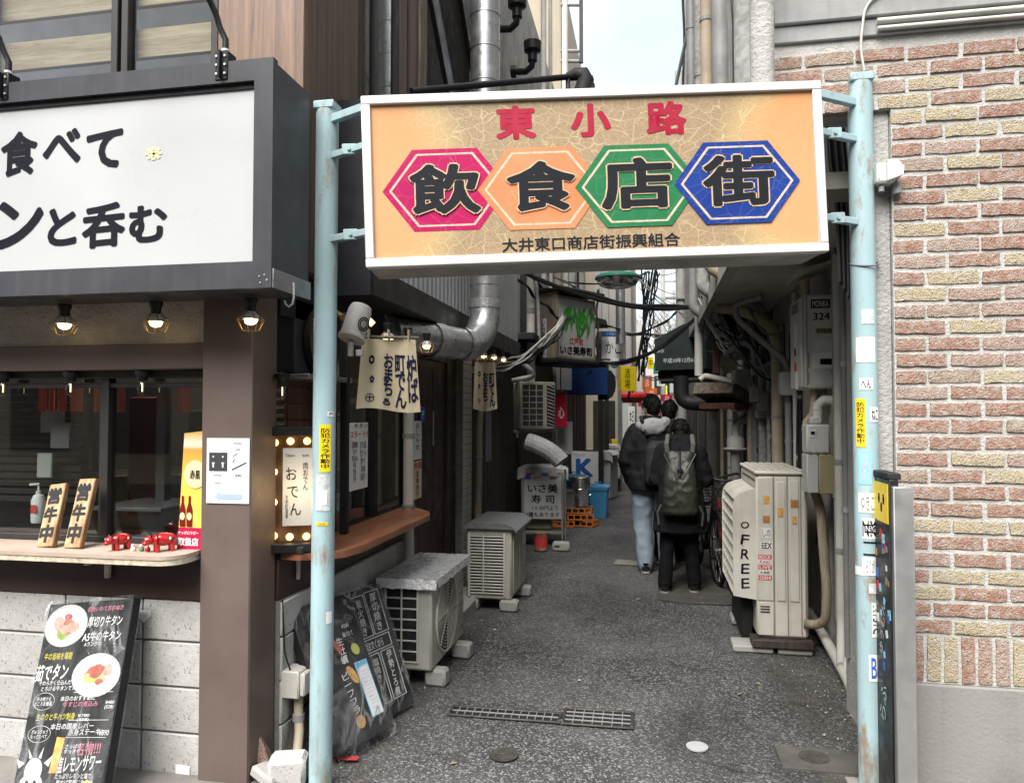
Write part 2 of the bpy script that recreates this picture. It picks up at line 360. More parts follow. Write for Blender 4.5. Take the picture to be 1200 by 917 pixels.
def emit(name, c, st):
    g = G(name); g.set(Base_Color=(*c,1), Emission_Color=(*c,1), Emission_Strength=st); return g
emit('bulb_warm', (1,.60,.19), 1.7); emit('bulb_core', (1,.72,.34), 3.2); emit('bulb_soft', (1,.74,.38), .9)
mat('cage_brass', (.30,.21,.11), .4, .8, var=.2)
mat('lamp_silver', (.5,.5,.5), .3, .8)
# interior
mat('dark_room', (.10,.095,.09), .8, var=.2); mat('room_floor', (.05,.045,.04), .7); mat('room_steel', (.16,.165,.17), .4, .5, var=.2, vs=3)
mat('noren_red', (.62,.13,.07), .85, var=.12); mat('room_red', (.10,.028,.022), .7); mat('louvre', (.035,.03,.026), .6)
mat('paper', (.62,.61,.58), .8, var=.05); mat('paper_white', (.74,.74,.73), .75, var=.04, dirt=.08, dcol=(.5,.48,.42)); mat('paper_blue', (.32,.42,.56), .8)
mat('paper_print', (.045,.045,.05), .8); mat('paper_red', (.5,.045,.05), .75); mat('paper_grey', (.22,.22,.23), .8); mat('paper_pale', (.5,.52,.52), .8)
mat('soap', (.6,.62,.62), .35); mat('red_lacquer', (.42,.012,.014), .22, var=.1, coat=.5); mat('lacquer_black', (.012,.01,.01), .3); mat('lacquer_white', (.7,.68,.63), .35); mat('lacquer_green', (.1,.22,.1), .4)
g = G('beer_print'); c = g.n('SeparateXYZ'); g.l(g.tc, c.inputs[0]); z = g.math('MULTIPLY', c.outputs[2], 1.5)
g.set(Roughness=.35); cc = g.ramp(z, .0, .78, (.86,.62,.10,1), (.55,.32,.05,1)); rr = cc.node.color_ramp
for p, q in ((.14,(.9,.66,.12,1)), (.5,(.82,.48,.08,1)), (.66,(.62,.3,.06,1)), (.69,(.78,.7,.55,1))): e = rr.elements.new(p); e.color = q
g.base(cc)
mat('bottle_red', (.16,.012,.012), .15, coat=.3); mat('label_cream', (.7,.6,.36), .6); mat('magenta_band', (.42,.01,.06), .5); mat('gold', (.6,.42,.12), .35, .5)
# gate
g = mat('gate_blue', (.31,.44,.47), .42, var=.07, vs=4, coat=.15)
rust = g.ramp(g.noise(9, 9, .74, g.map((1,1,.30))),   .525, .64); rs = g.ramp(g.noise(1, 7, .65, g.map((30,30,1.5))), .62, .74); f = g.math('MAXIMUM', g.math('MULTIPLY', rust, .8), g.math('MULTIPLY', rs, .55))
src = g.b.inputs['Base Color'].links[0].from_socket; g.base(g.mix(f, src, (.23,.13,.06)))
chip = g.ramp(g.noise(26, 4, .6), .71, .74); src = g.b.inputs['Base Color'].links[0].from_socket; g.base(g.mix(chip, src, (.5,.5,.46)))
sz_ = g.n('SeparateXYZ'); g.l(g.tc, sz_.inputs[0]); foot = g.math('MULTIPLY', g.ramp(sz_.outputs[2], .0, .28, (1,1,1,1), (0,0,0,1)), g.ramp(g.noise(14, 7, .7, g.map((1,1,.4))), .44, .6)); src = g.b.inputs['Base Color'].links[0].from_socket; g.base(g.mix(g.math('MULTIPLY', foot, .7), src, (.16,.13,.09)))
grime = g.ramp(g.noise(2.2, 7, .66, g.map((1,1,.5))), .46, .72); src = g.b.inputs['Base Color'].links[0].from_socket; g.base(g.mix(g.math('MULTIPLY', grime, .35), src, (.19,.24,.24)))
mat('alu_white', (.54,.54,.53), .38, var=.05, dirt=.18, dcol=(.35,.34,.3)); mat('alu', (.38,.38,.38), .42, .7, var=.1); mat('sign_under', (.32,.32,.30), .6, var=.25, vs=6, dirt=.5, dcol=(.15,.14,.11))
g = G('crackle'); g.set(Roughness=.45, Specular_IOR_Level=.25)
s_ = g.n('SeparateXYZ'); g.l(g.tc, s_.inputs[0])
wob = g.noise(3, 3); n2 = g.n('TexNoise'); n2.inputs['Scale'].default_value = 6; g.l(g.tc, n2.inputs['Vector']); vm = g.n('VectorMath', operation='MULTIPLY_ADD'); g.l(n2.outputs['Color'], vm.inputs[0]); vm.inputs[1].default_value = (.10,.10,.10); g.l(g.tc, vm.inputs[2])
flat = g.map((1,0,1.25), src=vm.outputs[0])
e1 = g.vor(15, 'DISTANCE_TO_EDGE', flat); e2 = g.vor(42, 'DISTANCE_TO_EDGE', flat)
lines = g.math('MAXIMUM', g.math('MULTIPLY', g.ramp(e1, .010, .026, (1,1,1,1), (0,0,0,1)), .9), g.math('MULTIPLY', g.ramp(e2, .012, .035, (1,1,1,1), (0,0,0,1)), .5))
grain = g.noise(160, 4); c = g.mix(g.ramp(grain, .3, .7), (.24,.168,.10), (.325,.238,.145))
ax = g.math('ABSOLUTE', g.math('ADD', s_.outputs[0], g.math('MULTIPLY', g.math('POWER', g.math('ABSOLUTE', s_.outputs[2]), 2.0), .0)))
# pale yellow glow towards the ends, then plain orange
zz = g.math('POWER', s_.outputs[2], 2.0); edge = g.math('ADD', ax, g.math('MULTIPLY', zz, -1.1)); edge = g.math('ADD', edge, g.math('MULTIPLY', wob, .05))
ye = g.ramp(edge, .49, .60); c = g.mix(g.math('MULTIPLY', ye, .4), c, (.60,.43,.18)); c = g.mix(g.math('MULTIPLY', lines, .55), c, (.56,.47,.28))
orr = g.ramp(edge, .60, .74); c2 = g.mix(g.ramp(s_.outputs[2], -.25, .3), (.54,.285,.135), (.53,.255,.108)); c2 = g.mix(g.math('MULTIPLY', lines, .16), c2, (.66,.42,.2)); c = g.mix(orr, c, c2); g.base(c)
def hexmat(name, c, c2):
    g = G(name); g.set(Roughness=.45, Specular_IOR_Level=.2); e = g.vor(15, 'DISTANCE_TO_EDGE', g.map((1,0,1.2))); ln = g.ramp(e, .006, .016, (1,1,1,1), (0,0,0,1))
    b = g.mix(g.ramp(g.noise(3,3), .35, .7), c, c2); g.base(g.mix(g.math('MULTIPLY', ln, .09), b, (.7,.6,.5)))
hexmat('hex_pink', (.38,.002,.075), (.32,.003,.08)); hexmat('hex_orange', (.60,.175,.07), (.60,.24,.12)); hexmat('hex_green', (.014,.135,.05), (.02,.17,.068)); hexmat('hex_blue', (.008,.03,.19), (.012,.048,.25))
mat('hex_line', (.5,.4,.3), .5, var=.25, vs=60); mat('sign_red', (.30,.006,.03), .4, var=.1); mat('sign_ink', (.012,.014,.018), .6, var=.1, spec=.12); mat('sign_outline', (.5,.37,.24), .5, var=.2, vs=40)
mat('sticker_yellow', (.78,.56,.015), .4, var=.05); mat('sticker_white', (.68,.68,.67), .5, var=.05, dirt=.1, dcol=(.45,.42,.36)); mat('sticker_cyan', (.22,.55,.72), .5, var=.1); mat('sticker_torn', (.5,.53,.54), .7, var=.25, vs=50, dirt=.3)
mat('ink_blue', (.03,.12,.4), .5); mat('ink_pink', (.7,.2,.3), .5)
# brick building
def brickmat(name, c, c2, c3):
    g = G(name); g.set(Roughness=.93, Specular_IOR_Level=.2); oi = g.n('ObjectInfo').outputs['Random']
    off = g.n('VectorMath', operation='ADD'); g.l(g.tc, off.inputs[0]); cb = g.n('CombineXYZ'); g.l(g.math('MULTIPLY', oi, 31), cb.inputs[0]); g.l(g.math('MULTIPLY', oi, 17), cb.inputs[1]); g.l(cb.outputs[0], off.inputs[1]); co = off.outputs[0]
    k = g.mix(g.ramp(g.noise(16, 5, .6, co), .35, .68), c, c2); k = g.mix(oi, k, g.mix(.45, k, c3)); k = g.mix(g.math('MULTIPLY', g.ramp(g.noise(38, 5, .7, co), .44, .60), .6), k, (.54,.49,.445)); k = g.mix(g.math('MULTIPLY', g.ramp(g.noise(110, 4, .65, co), .56, .66), .65), k, (.12,.075,.058)); g.base(k)
    g.bump(g.math('ADD', g.noise(48, 6, .7, co), g.math('MULTIPLY', g.noise(150, 3, .6, co), .8)), 1.0, .022)
brickmat('brick_red', (.36,.195,.145), (.45,.275,.21), (.40,.26,.20)); brickmat('brick_pink', (.42,.28,.225), (.48,.345,.285), (.46,.36,.31)); brickmat('brick_yellow', (.50,.43,.275), (.56,.49,.335), (.52,.42,.28)); brickmat('brick_dusk', (.36,.27,.21), (.46,.36,.28), (.44,.34,.27))
g = mat('mortar_white', (.45,.445,.425), .95, var=.12, vs=14, dirt=.25, dcol=(.3,.28,.25)); g.bump(g.noise(70, 5, .65), .8, .012)
mat('plinth', (.23,.226,.215), .9, var=.25, vs=3.5, dirt=.7, ds=3.5, dcol=(.15,.145,.135), streak=.35, bump=.5, bs=60); mat('beam_grey', (.27,.275,.275), .85, var=.18, vs=6, streak=.45, dcol=(.13,.13,.13), bump=.2, bs=50)
g = mat('render_grey', (.40,.385,.355), .95, var=.2, vs=4, dirt=.5, dcol=(.10,.095,.09), streak=.4); g.bump(g.noise(55, 5, .65), .9, .015)
g = mat('render_dark', (.13,.125,.115), .95, var=.25, vs=3, dirt=.5, dcol=(.04,.038,.036), streak=.4); g.bump(g.noise(55, 5, .65), .7, .015)
g = mat('render_pale', (.40,.395,.375), .95, var=.16, vs=4, dirt=.4, dcol=(.17,.16,.15), streak=.45); g.bump(g.noise(50, 5, .65), .9, .015)
mat('soffit', (.46,.44,.40), .9, var=.2, vs=2, dirt=.4, bump=.15, bs=40)
# pipes and kit
mat('pipe_beige', (.40,.34,.25), .6, var=.12, vs=6, dirt=.4, dcol=(.16,.13,.09), streak=.2); mat('pipe_grey', (.27,.275,.275), .55, .1, var=.15, dirt=.4, streak=.3); mat('pipe_white', (.52,.51,.47), .5, var=.12, dirt=.35, dcol=(.2,.18,.14)); mat('lag_grey', (.33,.33,.32), .9, var=.3, vs=25, dirt=.5, bump=.6, bs=60)
mat('cable', (.014,.014,.015), .6, var=.3); mat('cable_grey', (.17,.17,.17), .6, var=.2); mat('cable_pale', (.46,.45,.42), .6, var=.15)
mat('ac_beige', (.42,.41,.355), .45, var=.10, vs=3, dirt=.45, dcol=(.19,.165,.12), streak=.4); mat('ac_cream', (.53,.52,.465), .42, var=.09, vs=3, dirt=.4, dcol=(.23,.19,.13), streak=.36); mat('ac_fin', (.03,.03,.032), .5, .3, var=.3, vs=30); mat('ac_old', (.24,.225,.19), .55, var=.15, dirt=.4)
g = mat('foil', (.72,.72,.73), .3, .6, var=.1); g.bump(g.noise(40, 6, .7), .8, .02)
mat('concrete_foot', (.33,.325,.31), .9, var=.14, vs=9, dirt=.4, dcol=(.2,.19,.17), bump=.3, bs=90); mat('rust_tape', (.38,.17,.06), .8, var=.3, vs=40); mat('olive_box', (.29,.26,.14), .5, var=.1, dirt=.3)
mat('tarp_white', (.42,.42,.42), .6, var=.2, vs=8, dirt=.35, bump=.5, bs=18); mat('chalk_board', (.011,.0115,.0125), .7, var=.35, vs=6, dirt=.35, dcol=(.05,.05,.052)); mat('chalk', (.62,.62,.6), .9, var=.15, vs=40); mat('chalk_yellow', (.55,.48,.06), .9); mat('chalk_pink', (.5,.17,.22), .9); mat('chalk_blue', (.12,.3,.5), .9)
mat('plate', (.45,.45,.43), .3, var=.04); mat('meat', (.36,.10,.07), .5, var=.3, vs=40); mat('meat_pale', (.50,.30,.24), .5, var=.3, vs=40); mat('leaf_food', (.20,.28,.06), .6, var=.4, vs=40); mat('fry', (.6,.34,.09), .6, var=.3, vs=40); mat('lemon', (.5,.52,.12), .5)
mat('noren_cream', (.66,.57,.40), .9, var=.07, vs=4, bump=.1, bs=120); mat('noren_navy', (.016,.02,.06), .85); 
mat('blue_plastic', (.06,.25,.46), .4, var=.12, dirt=.2); mat('blue_cloth', (.02,.065,.24), .7, var=.12); mat('crate_orange', (.50,.15,.025), .5, var=.15, dirt=.3); mat('pot_steel', (.7,.7,.68), .22, .95, var=.1, bump=.1, bs=14); mat('pot_grey', (.15,.15,.15), .5)
mat('red_cloth', (.42,.012,.04), .8, var=.1); mat('red_awning', (.5,.02,.02), .6, var=.1); mat('yellow_sign', (.66,.50,.015), .45, var=.06, dirt=.1); mat('awning_green', (.02,.03,.03), .7, var=.2, dirt=.2, dcol=(.05,.055,.055)); mat('tar', (.012,.012,.013), .6)
mat('sign_grey', (.42,.43,.43), .5, var=.06, dirt=.2, dcol=(.25,.25,.22)); mat('sushi_green', (.04,.25,.03), .6); mat('lamp_green', (.02,.16,.11), .5); mat('lamp_white', (.6,.6,.58), .3); mat('tin_can', (.4,.25,.15), .4, .4, var=.4, vs=14); mat('orange_sign', (.62,.12,.02), .5)
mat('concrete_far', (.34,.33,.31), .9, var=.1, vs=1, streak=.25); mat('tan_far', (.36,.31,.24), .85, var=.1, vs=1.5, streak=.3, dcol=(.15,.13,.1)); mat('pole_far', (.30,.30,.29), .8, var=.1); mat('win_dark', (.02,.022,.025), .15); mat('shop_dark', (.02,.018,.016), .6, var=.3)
mat('corr', (.42,.44,.45), .5, .2, var=.1, vs=2, streak=.35, dcol=(.2,.2,.2)); mat('fascia', (.032,.03,.03), .5, var=.2, vs=3, streak=.3, dcol=(.07,.065,.06)); mat('navy_panel', (.012,.013,.018), .5, var=.1)
mat('tile_white', (.45,.44,.42), .35, var=.08, dirt=.35)
# people
mat('skin', (.42,.25,.17), .55, var=.06); mat('hair', (.004,.0035,.0035), .55, spec=.15, var=.4, vs=40, bump=.5, bs=70); mat('coat_black', (.011,.0115,.014), .9, spec=.08, var=.18, vs=7, bump=.25, bs=22, bd=.01); mat('jacket_black', (.009,.009,.011), .7, spec=.15, var=.2, vs=7, bump=.25, bs=16, bd=.012); mat('hood_grey', (.27,.27,.28), .9, var=.12, vs=30, bump=.2, bs=60); mat('trouser_black', (.008,.008,.010), .9, spec=.08, var=.2); mat('denim_pale', (.21,.26,.31), .85, var=.18, vs=9, bump=.2, bs=120); mat('shoe', (.015,.014,.014), .4); mat('sole', (.3,.29,.27), .7); mat('olive_pack', (.020,.023,.016), .42, var=.16, vs=5, bump=.3, bs=14, bd=.012); mat('strap', (.085,.088,.072), .7); mat('tyre', (.012,.012,.012), .7); mat('bike_red', (.45,.015,.02), .3, coat=.3); mat('bike_chrome', (.6,.6,.6), .2, .9)

# ------------------------------------------------------------------ ground
mb = MB()
def gz(x, y): return 0.0
nx, ny = 60, 110
gx = lambda i: -1.72 + 3.0*i/nx
mb.grid(lambda a, b: V((-60+120*a, -40+160*b, -0.012)), 2, 2)
struct('ground', mb, 'asphalt_patch')
mb = MB()
def hgt(x, y):
    h = .006*noise.noise(V((x*1.7, y*1.1, .3))) + .003*noise.noise(V((x*6, y*6, 1.3)))
    return h - .004
mb.grid(lambda a, b: V((-1.72+2.97*a, 2.2+28*b*b, hgt(-1.72+2.97*a, 2.2+28*b*b))), 70, 160)
struct('alley_road', mb, 'asphalt', 60)
mb = MB(); mb.grid(lambda a, b: V((-9+18*a, -7+9.2*b, -.004)), 4, 4); struct('street_road', mb, 'asphalt')
# concrete apron at the foot of the left shop front and the right wall
mb = MB(); mb.box(-6, -1.28, 2.2, 3.02, -.05, .012, .004); struct('pavement_left', mb, 'paving')
mb = MB(); mb.box(.82, 6, 2.2, 3.52, -.05, .012, .004); struct('pavement_right', mb, 'paving')

# ------------------------------------------------------------------ left restaurant
rest = thing('restaurant_building', 'dark brown corner restaurant with grey block base left of the alley', 'building', (-2.6, 3.0, 0))
FY = 3.0                      # block wall plane of the street front
# block wall: mortar core and single blocks
bw = part('block_wall', MB().box(-4.2, -1.95, FY+.012, FY+.13, -.02, .772, 0), 'mortar_grey', rest)
def block_mesh(w_, h_, d_):
    k = ('blk', round(w_,3), round(h_,3))
    if k not in _tc: _tc[k] = mesh_of('block', MB().obox((0,0,0), (w_, d_, h_), None, .005), 'block')
    return _tc[k]
for j in range(5):
    z0, z1 = (-.015 + .2*j, .185 + .2*j); z1 = min(z1, .772)
    if z1 - z0 < .03: continue
    x1 = -1.952; first = True
    while x1 > -4.1:
        w_ = .308 if first else .4; first = False
        x0 = x1 - w_
        inst('block', block_mesh(w_-.009, z1-z0-.009, .1), bw, Matrix.Translation(((x0+x1)/2, FY+.05, (z0+z1)/2)))
        x1 = x0
# alley-side block wall
bw2 = part('block_wall', MB().box(-1.80, -1.692, 3.19, 5.1, -.02, .735, 0), 'mortar_grey', rest)
for j in range(4):
    z0 = -.03 + .2*j; z1 = min(z0+.2, .735); y = 3.19
    while y < 5.08:
        y1 = min(y + .39, 5.1)
        m_ = block_mesh(round(y1-y-.009,3), z1-z0-.009, .1)
        o = inst('block', m_, bw2, Matrix.Translation((-1.73, (y+y1)/2, (z0+z1)/2)) @ Matrix.Rotation(R(90), 4, 'Z'))
        y = y1
# corner pillar (painted steel), lintel, stucco band
mb = MB().box(-1.95, -1.71, 2.96, 3.18, -.02, 2.25, .006); part('pillar', mb, 'brown_paint', rest)
part('lintel', MB().box(-4.2, -1.95, 2.985, 3.14, 1.80, 1.915, .005), 'brown_paint', rest)
part('stucco_band', MB().box(-4.2, -1.95, 3.01, 3.14, 1.915, 2.3, 0), 'stucco', rest)
part('under_counter_panel', MB().box(-4.2, -1.95, 2.99, 3.12, .772, .97, .004), 'maroon_panel', rest)
# counter shelf of the street window
sh = []
for k in range(9): a = R(90*k/8); sh.append((-2.06+.10*math.sin(a), 2.80+.10-.10*math.cos(a)))
poly = [(-4.2, 2.80)] + sh + [(-1.955, 3.12), (-4.2, 3.12)]
poly = [(-4.2, 2.80)] + sh + [(-1.96, 2.958), (-1.96, 3.12), (-4.2, 3.12)]
ct = part('counter_shelf', MB().prism(poly, (0,0,.984), (1,0,0), (0,1,0), .016), 'counter_top', rest)
poly2 = [(x+.0 if i else x, y+.002) for i, (x, y) in enumerate(poly)]
part('shelf_edge', MB().prism([(x, y+.004) for x, y in poly[:-3]]+[(-1.963,2.96),(-1.963,3.0),(-4.2,3.0)], (0,0,.960), (1,0,0), (0,1,0), .0235), 'ply_edge', ct)
for x in (-2.42, -3.3):
    mb = MB().box(x-.011, x+.011, 2.965, 2.988, .86, .958, .003).box(x-.011, x+.011, 2.84, 2.988, .942, .959, .003)
    for z in (.875, .915): mb.cyl((x,2.966,z), (x,2.961,z), .004, n=8)
    part('bracket', mb, 'bracket_white', ct)
# window: frame, mullions, panes
wf = MB()
wf.box(-4.2, -1.952, 3.06, 3.13, 1.765, 1.80, .003).box(-4.2, -1.952, 3.06, 3.13, 1.0, 1.03, .003)
wf.box(-4.2, -1.952, 3.075, 3.12, 1.722, 1.742, .002)
for x in (-2.52, -3.32, -1.975): wf.box(x-.018, x+.018, 3.065, 3.125, 1.02, 1.77, .002)
wf.box(-2.565, -2.545, 3.085, 3.12, 1.03, 1.73, .002)
wn = part('window', wf, 'fascia', rest)
for a, b in ((-3.30,-2.54), (-2.50,-1.99)):
    part('pane', MB().box(a, b, 3.09, 3.096, 1.03, 1.765, 0), 'glass', wn)
# room behind the window
rm = part('room_shell', MB().box(-4.2, -1.76, 5.0, 5.05, .0, 2.3, 0).box(-4.25, -4.2, 3.13, 5.0, 0, 2.3, 0).box(-4.2, -1.80, 3.14, 5.0, 2.28, 2.33, 0), 'dark_room', rest)
part('room_floor', MB().box(-4.2, -1.8, 3.14, 5.0, .84, .87, 0), 'room_floor', rest)
lo = MB()
for k in range(16): lo.box(-4.1, -3.02, 3.5, 3.515, 1.12+.042*k, 1.15+.042*k, .003)
for k in range(17): lo.box(-2.50, -1.85, 4.1, 4.115, 1.0+.05*k, 1.032+.05*k, .003)
part('louvre', lo, 'louvre', rest)
kt = MB().box(-3.6, -2.1, 4.2, 4.9, .87, 1.22, .01).box(-2.92,-2.5, 3.45, 3.9, 1.09, 1.11, .003).box(-2.6,-1.9,3.6,3.95,1.08,1.13,.004).box(-2.72,-2.66,3.7,3.76,1.1,2.2,.004)
part('kitchen_counter', kt, 'room_steel', rest)
part('kitchen_panel', MB().box(-2.72, -2.05, 3.98, 4.05, .9, 1.42, .01).box(-3.05,-2.85,3.9,3.95,1.0,1.7,.01), 'room_red', rest)
part('range_hood', MB().box(-2.56, -2.42, 3.75, 4.0, 1.3, 1.62, .01).box(-2.98, -2.95, 3.5, 3.53, 1.3, 1.74, .004), 'black_rough', rest)
part('notice', MB().box(-3.20, -3.06, 3.42, 3.43, 1.50, 1.62, 0).box(-3.10,-2.99,3.38,3.39,1.42,1.55,0), 'paper_grey', rest)
part('switch_plate', MB().box(-3.22,-3.13,3.42,3.435,1.26,1.39,.004), 'paper_pale', rest)
part('room_fill_panel', MB().box(-3.1,-2.4,3.9,4.05,2.20,2.24,.004), emit('room_fill', (1,.86,.66), 7).m, rest)  # glowing panel added to brighten the room behind the window
# upper storey of the street front: timber corner, glazing with pale bands
part('corner_cladding', MB().box(-2.13, -1.665, 3.33, 3.40, 2.2, 6.5, .004), 'wood_clad', rest)
part('side_cladding', MB().box(-1.735, -1.67, 3.402, 4.02, 2.3, 6.5, .004), 'wood_clad2', rest)
uf = MB()
for x in (-2.15, -2.72, -2.66, -3.5): uf.box(x-.02, x+.02, 3.33, 3.40, 2.4, 6.5, .003)
uw = part('upper_window', uf, 'fascia', rest)
for a, b in ((-2.64,-2.17), (-3.48,-2.74), (-4.3,-3.52)):
    part('pane', MB().box(a, b, 3.36, 3.366, 2.4, 6.5, 0), 'glass_up', uw)
part('upper_room', MB().box(-4.4, -2.13, 4.2, 4.25, 2.3, 6.5, 0).box(-4.4, -2.13, 3.40, 4.2, 2.36, 2.40, 0), 'dark_room', rest)
part('pale_plank', MB().box(-4.4,-2.14,3.41,3.44,3.46,3.615,.003), 'wood_plank_white', rest)
part('pale_plank', MB().box(-4.4,-2.14,3.41,3.44,3.735,4.0,.003), 'wood_plank_white', rest)
bl = MB().box(-2.9,-2.3,3.8,3.82,3.30,3.33,.002)
for k in range(12): bl.box(-2.9+.05*k, -2.89+.05*k, 3.8, 3.82, 3.1, 3.3, 0)
part('balustrade', bl, 'black_metal', rest)
# ---- alley side of the restaurant
WX = -1.70
part('alley_wall', MB().box(-1.80, WX-.02, 5.1, 8.6, -.02, 2.3, 0), 'brown_dark', rest)
part('sill_panel', MB().box(-1.80, WX, 3.19, 5.1, .738, .925, .004), 'maroon_panel', rest)
af = MB()
for y in (3.80, 4.42, 5.06): af.box(WX-.06, WX+.0, y-.03, y+.03, .925, 2.1, .003)
af.box(WX-.06, WX, 3.19, 5.1, 2.06, 2.25, .003).box(WX-.06, WX, 3.19, 5.1, .926, .96, .003)
aw = part('side_window', af, 'black_rough', rest)
for a, b in ((3.83,4.39), (4.45,5.03)): part('pane', MB().box(WX-.04, WX-.034, a, b, .96, 2.06, 0), 'glass', aw)
# recess with exhaust fan, red tile behind the light box
tl = MB()
for j in range(7):
    for k in range(4): tl.box(-1.80, -1.775, 3.42+.1*k, 3.515+.1*k, 1.40+.085*j, 1.48+.085*j, .004)
part('tile_panel', tl, 'wood_red', rest)
fan = part('fan_housing', MB().box(-1.80, -1.70, 3.33, 3.78, 1.80, 2.16, .006), 'charcoal', rest)
part('fan_cowl', MB().lathe([(.02,.0),(.10,.0),(.17,.01),(.178,.04),(.178,.05)], (-1.70,3.57,1.97), (1,0,0), 24), 'fascia', fan)
part('fan_shelf', MB().box(-1.80,-1.60,3.28,3.80,1.765,1.79,.003), 'galv', rest)
# doors and posts
dm = MB().box(WX-.03, WX+.01, 5.12, 5.22, 0, 2.2, .004).box(WX-.03, WX+.01, 6.02, 6.12, 0, 2.2, .004).box(WX-.03,WX+.01,5.22,6.02,2.02,2.2,.004)
dr = part('door', MB().box(WX-.05, WX-.01, 5.22, 6.02, .05, 2.02, .004).box(WX-.02,WX-.006,5.3,5.58,.15,1.95,.004).box(WX-.02,WX-.006,5.66,5.94,.15,1.95,.004), 'maroon_panel', rest)
part('door_frame', dm, 'brown_dark', dr); part('handle', MB().bar((WX+.015,5.60,1.35),(WX+.015,5.60,1.62),.012,.012,.003), 'alu', dr)
part('step', MB().box(-1.72, -1.42, 5.15, 6.3, -.02, .10, .012), 'concrete_foot', rest)
tw = part('tile_pier', MB().box(-1.76, -1.655, 6.40, 6.72, -.02, 2.3, 0), 'mortar_grey', rest)
for j in range(34):
    for k in range(3):
        z0 = .004 + .066*j; o_ = .053 if j % 2 else 0
        y0 = 6.402 + .106*k
        inst('tile', _tc.setdefault('tile', mesh_of('tile', MB().obox((0,0,0), (.012,.1,.06), None, .003), 'tile_white')), tw, Matrix.Translation((-1.655, y0+.05, z0+.032)))
sf = MB()
for k in range(13): sf.box(WX-.03, WX+.004, 6.80+.135*k, 6.92+.135*k, .1, 2.0, .004)
part('shop_front', sf, 'wood_dark', rest)
part('shop_window', MB().box(WX+.004, WX+.012, 7.5, 7.75, 1.1, 1.75, 0), 'paper_grey', rest)
# projecting canopy with corrugated cladding
CX = -1.47
cn = part('canopy', MB().box(-1.69, CX, 3.77, 8.3, 2.235, 2.40, .006).box(-1.68, CX-.03, 3.80, 8.28, 2.40, 3.25, 0), 'fascia', rest)
part('canopy_end', MB().box(-1.70, CX-.002, 3.74, 3.766, 2.23, 3.3, .004), 'navy_panel', cn)
cm = MB(); n_ = 260; pts = []
for i in range(n_+1):
    y = 3.86 + (8.22-3.86)*i/n_; pts.append((CX-.025+.009*(1 if (i//2)%3 == 0 else 0), y))
cm.add([V((x,y,z)) for z in (2.402, 3.25) for x, y in pts], [(i, i+1, n_+2+i, n_+1+i) for i in range(n_)])
part('corrugated_sheet', cm, 'corr', cn, 20)
# upper alley side: posts, windows, dark recess
up = MB()
up.box(-1.76, -1.70, 4.02, 4.86, 2.4, 6.5, 0)
part('upper_side_wall', up, 'charcoal_edge', rest)
part('upper_post', MB().box(-1.76, -1.672, 4.02, 4.10, 2.4, 6.5, .004), 'wood_dark', rest)
us = part('side_upper_window', MB().box(-1.70,-1.668,4.28,4.34,2.4,6.5,.003).box(-1.70,-1.668,4.10,4.13,2.4,6.5,.003).box(-1.70,-1.668,4.66,4.70,2.4,6.5,.003), 'fascia', rest)
part('pane', MB().box(-1.694,-1.688,4.13,4.28,2.4,6.5,0), 'glass_up', us); part('pane', MB().box(-1.694,-1.688,4.34,4.66,2.4,6.5,0), 'glass_up', us)
part('curtain', MB().box(-1.70,-1.696,4.36,4.60,2.4,6.5,0), 'wood_old', rest)
part('upper_post', MB().box(-1.76, -1.66, 4.72, 4.86, 2.4, 6.5, .004), 'wood_clad2', rest)
part('upper_post', MB().box(-1.76, -1.655, 4.90, 5.10, 2.4, 6.5, .006), 'wood_red', rest)
part('upper_post', MB().box(-1.76, -1.64, 5.105, 5.26, 2.4, 6.5, .004), 'wood_old', rest)
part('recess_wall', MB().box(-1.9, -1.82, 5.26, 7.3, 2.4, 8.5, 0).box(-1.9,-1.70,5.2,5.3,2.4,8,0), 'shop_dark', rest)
for a, b, w_, x in (((-1.70,5.26,5.25),(-1.70,7.3,3.2),.20,'charcoal'), ((-1.66,5.26,6.5),(-1.66,7.4,4.4),.3,'brown_dark')):
    part('verge_board', MB().bar(a, b, .04, w_, .004), x, rest)
part('upper_gable', MB().prism([(5.6,7.2),(7.6,4.7),(8.6,3.3),(8.6,9.5),(5.6,9.5)], (-1.80,0,0), (0,1,0), (0,0,1), .13), 'render_grey', rest)

